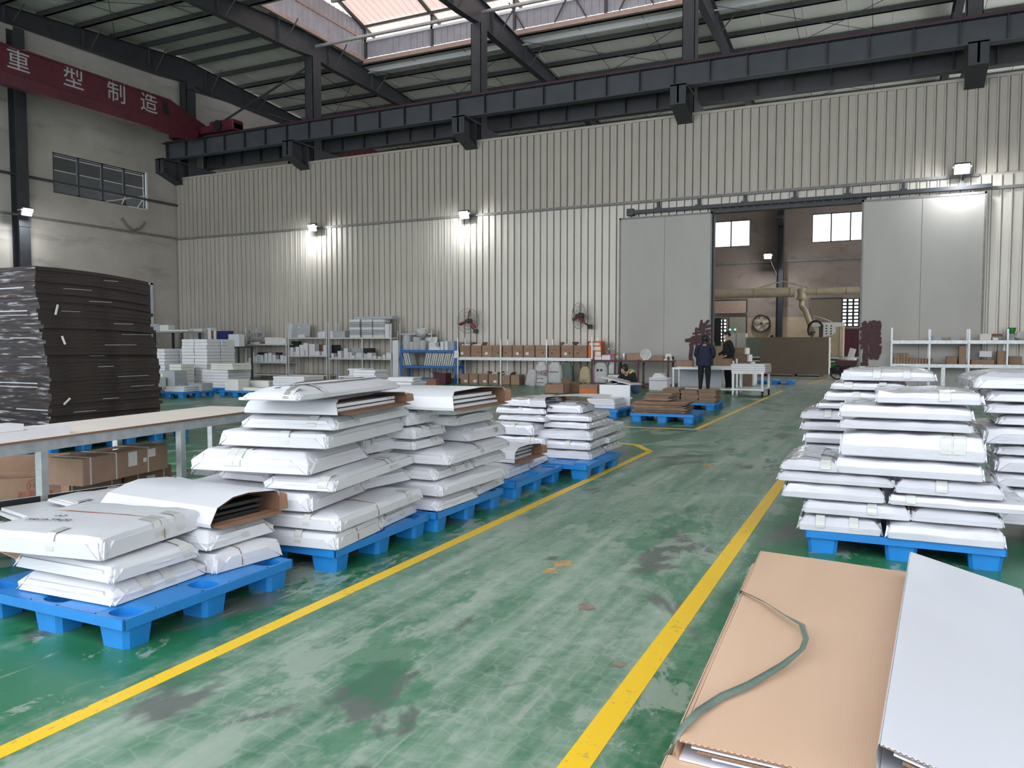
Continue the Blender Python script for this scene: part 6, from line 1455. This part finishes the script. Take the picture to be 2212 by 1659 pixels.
wk = standing('person in a navy jacket working at the steel table, back to the camera', (-4.40, 21.62, 0), 182, 1.62, 'navy', 'blackcloth', {'L': ((-.25, -.06, 1.10), (-.12, -.32, .98)), 'R': ((.26, -.08, 1.10), (.15, -.33, 1.0))}, (.03, .02, .105, .115, .115, .14), jacket_hem, .09, 1.12)
def mask(t, hd):
    m = MB(); m.ell((hd.x, hd.y - .066, hd.z - .055), .062, .05, .055, 12, 8); m.build('face_mask', 'maskwhite', t, 1.4)
    for x in (-.03, .03): m = MB(); m.ell((hd.x + x, hd.y - .094, hd.z + .005), .012, .006, .006, 8, 6); m.build('eye', 'black', t)
    m = MB()                                  # yellow bars of the emblem on the jacket back
    for a, c in (((-.11, 1.37), (-.07, 1.16)), ((-.075, 1.36), (-.035, 1.16)), ((-.03, 1.35), (.0, 1.17)), ((.03, 1.34), (.0, 1.17)), ((.05, 1.34), (.075, 1.16))): m.bar((a[0], .118, a[1]), (c[0], .128, c[1]), .022, .012, (0, 1, 0))
    m.build('back_emblem', 'yellowcloth', t)
    m = MB(); m.lathe((0, 0, .86), [(.21, 0), (.215, .12), (.205, .25), (.15, .27), (.17, .02), (.21, 0)], 18); o = m.build('jacket_skirt', 'blackcloth', t, 1.0); o.scale = (1, .78, 1)
standing('person in a black jacket with a yellow back emblem and white face mask', (-4.12, 23.75, 0), -58, 1.76, 'blackcloth', 'blackcloth', {'L': ((-.24, -.02, 1.10), (-.14, -.26, 1.0)), 'R': ((.24, .05, 1.08), (.2, -.16, .98))}, (.02, .03, .082, .10, .085), mask, .03)
def eyes(t, hd):
    for x in (-.03, .03): m = MB(); m.ell((hd.x + x, hd.y - .094, hd.z + .005), .012, .006, .006, 8, 6); m.build('eye', 'black', t)
    m = MB(); m.box(hd.x - .025, hd.x + .025, hd.y - .098, hd.y - .085, hd.z - .06, hd.z - .052); m.build('mouth', 'redink', t)
standing('person whose dark head shows above the brown board pack', (gy(1668, 722, 37.4).x, 37.4, 0), 180, 1.78, 'blackcloth', 'blackcloth', {'L': ((-.22, .0, 1.08), (-.2, -.2, .95)), 'R': ((.22, 0, 1.08), (.2, -.2, .95))}, (.02, .025, .085, .105, .095), eyes, .02)
# squatting worker holding a panel on the knees
J = {}; J['pelvis'] = ((0, .20, .26), (.16, .13)); J['waist'] = ((0, .14, .40), (.14, .11)); J['chest'] = ((0, .02, .55), (.165, .12)); J['shoulders'] = ((0, -.06, .66), (.12, .09)); J['neck'] = ((0, -.13, .72), .05); J['jaw'] = ((0, -.22, .70), (.058, .065)); J['head'] = ((0, -.22, .78), (.078, .088)); J['crown'] = ((0, -.19, .85), (.05, .06)); J['nose'] = ((0, -.315, .735), .012)
ch = [['pelvis', 'waist', 'chest', 'shoulders', 'neck', 'jaw', 'head', 'crown'], ['head', 'nose']]
zones = {'*': 'skin', 'waist': 'blackcloth', 'chest': 'blackcloth', 'shoulders': 'blackcloth', 'crown': 'hair'}
for s, x in (('L', -1), ('R', 1)):
    J['hip' + s] = ((x * .11, .14, .25), .10); J['knee' + s] = ((x * .15, -.26, .42), .068); J['ankle' + s] = ((x * .15, -.10, .08), .045); J['toe' + s] = ((x * .16, -.27, .035), (.043, .03))
    J['sh' + s] = ((x * .17, -.05, .645), .066); J['elbow' + s] = ((x * .30, -.12, .47), .052); J['wrist' + s] = ((x * .27, -.36, .46), .034)
    ch += [['pelvis', 'hip' + s, 'knee' + s, 'ankle' + s, 'toe' + s], ['shoulders', 'sh' + s, 'elbow' + s, 'wrist' + s]]
    fingers(J, ch, None, s, J['wrist' + s][0], (x * .1, -1, -.1), (-x, 0, 0))
    zones.update({'hip' + s: 'jeans', 'knee' + s: 'jeans', 'ankle' + s: 'jeans', 'toe' + s: 'labelpaper', 'sh' + s: 'blackcloth', 'elbow' + s: 'blackcloth', 'wrist' + s: 'blackcloth'})
def hood(t, hd):
    m = MB(); m.path([(.13 * math.cos(a), -.06 + .10 * math.sin(a), .70 + .02 * math.sin(a)) for a in [R(-40 + 26 * i) for i in range(11)]], [.02, .035, .05, .055, .06, .06, .06, .055, .05, .035, .02], 8); m.build('hood_lining', 'yellowcloth', t, 1.3)
    m = MB(); m.ell((hd.x, hd.y + .06, hd.z + .1), .045, .045, .045, 10, 8); m.build('hair_bun', 'hair', t, 1.4)
pq = gz(1375, 872); sqp = person('squatting person in a black jacket with yellow hood and blue jeans', (-5.62, 18.6, 0), -22, J, ch, zones, (.03, .025, .092, .10, .098), hood)
hp = thing('held_panel', 'dark-faced panel held across the knees of the squatting worker', 'panel', (-5.62 + math.sin(R(-22)) * .30, 18.6 - math.cos(R(-22)) * .33, .492), R(-22)); hp.rotation_euler.y = R(9)
m = MB(); m.cbox(-.48, .48, -.2, .2, 0, .025, .004); m.build('board', 'whiteboard', hp)
# worker table and trolley
t = thing('steel_table', 'grey steel work table with an under-shelf beside the doorway', 'table', (-4.5, 22.35, 0)); zt_ = .72
m = MB(); m.box(-.98, .9, 0, .8, zt_ - .05, zt_); m.build('top', 'galv_lt', t)
for x in (-.94, .86):
    for y in (.03, .77): m = MB(); m.box(x - .03, x + .03, y - .03, y + .03, 0, zt_ - .05); m.build('leg', 'galv', t)
m = MB(); m.box(-.94, .86, .03, .77, .10, .13); m.build('lower_shelf', 'galv_lt', t)
m = MB(); m.box(-.92, .3, .74, .76, .14, zt_ - .06); m.build('back_panel', 'greyboard', t)
gW = 'things on the steel work table'
def ont(name, lab, cat, x, y, w, d, h, mm, z=0, rot=0):
    q_ = thing(name, lab, cat, (-4.5 + x, 22.35 + y, zt_ + .001 + z), R(rot), gW); m = MB(); m.cbox(-w / 2, w / 2, -d / 2, d / 2, 0, h, min(.008, h * .3)); m.build('body', mm, q_)
ont('paper_stack', 'pile of brown folded papers at the left of the steel table', 'paper', -.68, .4, .44, .4, .2, 'kraft', 0, 4)
ont('white_sheet', 'white sheet at the front of the steel table', 'sheet', -.45, .12, .8, .2, .02, 'whiteboard')
ont('small_brown_carton', 'brown carton box standing between the two workers on the table', 'carton', .42, .45, .44, .3, .26, 'kraft', 0, -3)
ont('white_board', 'white boards lying at the right front of the steel table', 'board', .45, .14, .75, .25, .06, 'whiteboard')
ont('white_tube', 'left upright white tube at the right of the steel table', 'tube', .70, .35, .05, .05, .2, 'whiteboard'); ont('white_tube', 'right upright white tube at the right of the steel table', 'tube', .78, .42, .05, .05, .26, 'whiteboard')
ont('green_tool', 'green tool lying near the brown carton', 'tool', .12, .2, .25, .04, .03, 'greenmach')
t = thing('trolley', 'wheeled steel trolley loaded with pale boards in the doorway', 'trolley', (-3.2, 21.75, 0), R(-2))
m = MB(); m.box(-.42, .42, -.35, .75, .60, .64); m.build('top_frame', 'galv', t); m = MB(); m.box(-.42, .42, -.35, .75, .16, .20); m.build('lower_deck', 'galv_lt', t)
for x in (-.38, .38):
    for y in (-.31, .71):
        m = MB(); m.box(x - .03, x + .03, y - .03, y + .03, .14, .62); m.build('leg', 'galv', t)
        m = MB(); m.lathe((x, y, .065), [(.03, -.022), (.065, -.018), (.065, .018), (.03, .022)], 14, 0); m.box(x - .03, x + .03, y - .02, y + .02, .1, .15); m.build('caster', 'black' if x > 0 else 'labelpaper', t)
for k in range(4):
    b_ = thing('pale_board', 'pale grey board stacked on the trolley, ' + ORD[k] + ' from below', 'board', (-3.2 + random.uniform(-.01, .01), 21.95, .642 + k * .055), R(-2), 'pale boards on the trolley'); m = MB(); m.cbox(-.44, .44, -.5, .5, 0, .05, .006); m.build('board', 'whiteboard', b_)

# ================================================================== THE NEXT HALL THROUGH THE DOORWAY
t = thing('board_pack', 'large brown board pack standing on skids in the next hall', 'board pack', (-3.42, 35.5, 0)); w = 2.8
m = MB(); m.box(-w / 2, w / 2, 0, .02, .10, 1.69); m.build('front_sheet', 'mdf', t)
for k in range(12): m = MB(); m.box(-w / 2, w / 2 + random.uniform(-.01, .02), .025, 1.2, .10 + k * .132, .10 + k * .132 + .128); m.build('board_layer', 'creamboard' if k % 4 else 'whiteboard', t)
for x in (-w / 2 + .1, 0, w / 2 - .3): m = MB(); m.box(x - .06, x + .06, 0, 1.2, 0, .1); m.build('skid', 'mdf', t)
t = thing('brown_board_stack', 'stepped stack of brown boards beside the masked worker', 'boards', (-4.25, 27.2, 0))
for k, (w, z0, z1) in enumerate(((.62, 0, .45), (.55, .45, .8), (.45, .8, 1.05), (.36, 1.05, 1.28))): m = MB(); m.box(-.3, -.3 + w, 0, .8, z0, z1 - .004); m.build('board_tier', 'kraft_sheet', t); m = MB(); m.box(-.3 + w, -.3 + w + .05, 0, .78, z0, z1 - .02); m.build('tier_end', 'creamboard', t)
a = gy(1570, 720, 41); c = gy(1611, 720, 41)
t = thing('cabinet_panel', 'pale cabinet in front of the far hall wall', 'cabinet', ((a.x + c.x) / 2, 41, 0)); w = c.x - a.x; m = MB(); m.cbox(-w / 2, w / 2, 0, .6, 0, a.z, .01); m.build('body', 'creamboard', t); m = MB(); m.box(-.01, .01, -.006, 0, .05, a.z - .05); m.build('door_gap', 'steel', t)
a = gy(1612, 729, 40.5); c = gy(1648, 729, 40.5); t = thing('glass_screen', 'greenish translucent screen left of the brown board pack', 'screen', ((a.x + c.x) / 2, 40.5, 0)); w = c.x - a.x; m = MB(); m.box(-w / 2, w / 2, 0, .03, .6, a.z); m.build('pane', mat('greenish_screen', (.22, .27, .21), .3), t)
m = MB(); m.box(-w / 2 - .03, -w / 2, 0, .05, 0, a.z); m.box(w / 2, w / 2 + .03, 0, .05, 0, a.z); m.build('frame', 'galv', t)
# CNC router: long bed with green base, gantry and head
t = thing('cnc_router', 'white and green cnc router with gantry in the next hall', 'machine', (-3.2, 38.8, 0))
m = MB(); m.box(-3.2, 2.6, 0, 1.6, .55, .62); m.build('bed_rail', 'machwhite', t); m = MB(); m.box(-3.2, 2.6, 0, .04, .72, .80); m.box(-3.2, 2.6, 1.5, 1.56, .72, .8); m.build('guide_rail', 'galv_lt', t)
m = MB(); m.box(-3.2, 2.6, .02, 1.5, .62, .80); m.build('spoil_bed', 'steel', t); m = MB(); m.box(-3.2, 2.6, .05, 1.5, .30, .52); m.build('base_frame', 'greenmach', t); m = MB(); m.box(-3.1, 2.5, .3, 1.3, 0, .3); m.build('plinth', 'steel', t)
g1 = gy(1753, 697, 38.8); g2 = gy(1822, 697, 38.8); ox = -3.2
m = MB(); m.cbox(g1.x - ox, g2.x - ox, -.1, .25, gy(1753, 706, 38.8).z, g1.z, .02); m.build('gantry_beam', 'machwhite', t)
m = MB(); m.box(g2.x - ox - .15, g2.x - ox, 0, 1.5, .6, g1.z); m.build('gantry_post', 'beigeduct', t)
h1 = gy(1780, 705, 38.7); h2 = gy(1805, 728, 38.7); hd_ = MB(); hd_.prism([(h1.x - ox, h1.z), (h2.x - ox, h1.z), (h2.x - ox, h2.z + .22), (h2.x - ox - .12, h2.z + .1), (h1.x - ox, h2.z)], 1, -.35, -.1); ho = hd_.build('tool_head', 'machwhite', t)
for i in range(2):
    for j in range(4): m = MB(); m.lathe((h1.x - ox + .12 + .2 * i, -.352, h2.z + .15 + .12 * j), [(.001, -.006), (.035, -.005), (.035, .01)], 10, 1); m.build('vent_hole', 'black', ho)
m = MB(); m.box(h1.x - ox - .2, h1.x - ox - .05, -.3, -.05, h2.z - .1, h1.z); m.build('spindle', 'steel', t)
cx_ = gy(1770, 710, 38.6); m = MB(); m.path([(cx_.x - ox + .32 * math.cos(a_) - .15, -.4, cx_.z - .05 + .4 * math.sin(a_)) for a_ in [R(20 + 20 * i) for i in range(11)]], .05, 8); m.build('cable_chain', 'black', t, 1)
m = MB(); m.path([(g1.x - ox + .1, 0, g1.z), (g1.x - ox + .12, 0, g1.z + .3), (g1.x - ox + .5, 0, g1.z + .18), (g1.x - ox + .9, 0, g1.z + .02)], .03, 6); m.build('hose', M['pinkhose'] if 'pinkhose' in M else M.setdefault('pinkhose', mat('pale_pink_hose', (.6, .42, .4), .5)), t, 1)
m = MB(); m.cbox(2.35, 2.75, -.6, -.2, .75, 1.2, .03); m.build('control_box', 'machwhite', t)
# dust duct
t = thing('dust_duct', 'beige dust extraction duct running across the next hall', 'duct', (-4, 40.4, 0), world=True)
for x0, x1, y0, y1, r in ((1500, 1716, 633, 631, .24), (1737, 1890, 630, 629, .17)):
    p, q_ = gy(x0, y0, 40.4), gy(x1, y1, 40.4); p.z = q_.z = 3.93; m = MB(); m.tube(p, q_, r, 18); m.build('main_pipe', 'beigeduct', t, .8)
    for f in (.2, .62, .97): c = p.lerp(q_, f); m = MB(); m.tube(c - Vector((.03, 0, 0)), c + Vector((.03, 0, 0)), r + .02, 18); m.build('joint_ring', 'beigeduct', t, .8)
pj = gy(1732, 632, 40.4); pj.z = 3.9; m = MB(); m.lathe((pj.x, 40.4, 3.55), [(.22, 0), (.26, .05), (.2, .1), (.2, .35), (.24, .5), (.1, .58)], 16); m.build('tee_joint', 'beigeduct', t, .8)
pts = [(pj.x, 40.4, 3.6), (pj.x + .02, 40.3, 3.2), (gy(1740, 672, 39.8).x, 39.8, gy(1740, 672, 39.8).z), (gy(1752, 705, 39.3).x, 39.3, gy(1752, 705, 39.3).z), (gy(1756, 718, 39.1).x, 39.1, gy(1756, 718, 39.1).z), (gy(1750, 730, 39).x, 39, gy(1750, 730, 39).z - .3)]
m = MB(); m.path(pts, .13, 14); m.build('flexible_drop', 'beigeduct', t, .9)
m = MB(); m.tube((gy(1560, 640, 40.6).x, 40.6, 3.7), (gy(1690, 610, 40.6).x, 40.6, 4.5), .03, 6); m.tube((gy(1690, 610, 40.6).x, 40.6, 4.5), (gy(1745, 625, 40.6).x, 40.6, 4.15), .03, 6); m.build('stay_wire', 'beigeduct', t)
# exhaust fan in the far wall
c = gy(1645, 698, YF - .1); t = thing('exhaust_fan', 'round exhaust fan set in the dusty far wall', 'fan', c); m = MB(); m.lathe((0, 0, 0), [(.50, -.08), (.47, -.1), (.42, -.06), (.42, .04), (.50, .04), (.50, -.08)], 26, 1, False); m.build('rim', 'steel', t, .7)
m = MB(); m.lathe((0, .03, 0), [(.001, -.002), (.42, -.002), (.42, .002), (.001, .002)], 22, 1); m.build('shutter', M['glow_fan'] if 'glow_fan' in M else M.setdefault('glow_fan', mat('shutter_bright_gaps', (.6, .5, .42), .5)), t)  # pale disc colour stands in for the bright gaps between the blades
for k in range(5):
    a_ = R(72 * k + 20); m = MB(); m.bar((.05 * math.cos(a_), -.03, .05 * math.sin(a_)), (.40 * math.cos(a_), -.03, .40 * math.sin(a_)), .16, .012, (.3, 1, 0)); m.build('blade', 'beigeduct', t)
m = MB(); m.lathe((0, -.05, 0), [(.01, -.03), (.08, -.02), (.08, .05)], 12, 1); m.build('hub', 'steel', t); m = MB(); m.bar((-.42, -.09, .16), (.42, -.09, -.14), .03, .02, (0, 1, 0)); m.build('guard_bar', 'galv', t)
# stored panels and shutters against the far wall
for k, (x0, x1, yt, yb, mm, lab) in enumerate(((1540, 1612, 650, 676, 'pinkboard', 'pinkish translucent sheet hung high on the far wall'), (1576, 1611, 684, 760, 'creamgrey', 'grey sheet panel standing by the far wall'), (1752, 1818, 646, 700, 'mdf', 'large dark brown sheet leaning by the right lattice'), (1818, 1860, 712, 790, 'maroon', 'dark shutter panel below the right lattice'))):
    if mm == 'pinkboard': M['pinkboard'] = mat('pinkish_sheet', (.42, .29, .23), .5)
    if mm == 'creamgrey': M['creamgrey'] = mat('grey_sheet', (.30, .27, .21), .5)
    p, q_ = gy(x0, yt, YF - .15), gy(x1, yb, YF - .15); t = thing('wall_sheet', lab, 'panel', ((p.x + q_.x) / 2, YF - .12, max(0, q_.z)), 0, 'sheets against the far wall'); w = q_.x - p.x; h = p.z - max(0, q_.z)
    m = MB(); m.box(-w / 2, w / 2, 0, .04, 0, h); m.build('sheet', mm, t); m = MB(); m.box(-w / 2 - .04, w / 2 + .04, -.02, .05, h, h + .05); m.box(w / 2, w / 2 + .05, -.02, .05, 0, h); m.build('edge_strip', 'steel', t)
# wheelbarrow
t = thing('wheelbarrow', 'dark two-wheeled handcart beside the right sliding door', 'handcart', (-1.25, 33.6, 0)); 
m = MB(); m.prism([(-.42, .75), (.42, .75), (.28, .32), (-.30, .32)], 1, -.3, .3); m.build('tray', 'maroon', t)
for x in (-.30, .05):
    m = MB(); pts = [(x + .26 * math.cos(a_), -.36, .27 + .26 * math.sin(a_)) for a_ in [6.2832 * i / 20 for i in range(21)]]; m.path(pts, .03, 6)
    for i in range(6): a_ = 6.2832 * i / 6; m.tube((x, -.36, .27), (x + .25 * math.cos(a_), -.36, .27 + .25 * math.sin(a_)), .008, 5)
    m.build('wheel', 'black', t, 1)
m = MB(); m.path([(.4, -.25, .6), (.8, -.25, .75), (1.0, -.25, .7)], .02, 6); m.path([(.4, .25, .6), (.8, .25, .75), (1.0, .25, .7)], .02, 6); m.build('handle', 'galv', t)
m = MB(); m.ell((0, 0, .78), .35, .25, .1, 12, 8, .5, 4); m.build('load', 'sack', t, 1.3)
t = thing('leaning_plank', 'short pale plank leaning by the handcart', 'plank', (-1.35, 34.6, 0), 0); t.rotation_euler.y = R(14); m = MB(); m.cbox(-.12, .12, -.02, .02, 0, 1.25, .005); m.build('plank', 'whiteboard', t)
t = thing('plastic_pallet', 'blue pallet lying on the floor behind the trolley', 'pallet', (-3.3, 28.6, 0)); link('deck', _deck, t, (0, 0, 0)); link('skirt', _skirt, t, (0, 0, 0))
for c in _nodes: link('foot', _foot, t, (c[0], c[1], 0))
for k, (px, py) in enumerate(((1577, 712), (1588, 712))):
    c = gy(px, py, 44.5); t = thing('indicator_lamp', ['left', 'right'][k] + ' green indicator lamp in the next hall', 'lamp', c); m = MB(); m.ell((0, 0, 0), .05, .05, .05, 10, 8); m.build('lens', M['greenled'] if 'greenled' in M else M.setdefault('greenled', emis('green_lamp', (.1, 1, .5), 4)), t); m = MB(); m.tube((0, 0, -.05), (0, 0, -c.z), .02, 6); m.build('post', 'steel', t)
for o in list(bpy.data.objects):
    if 'world' in o: del o['world']
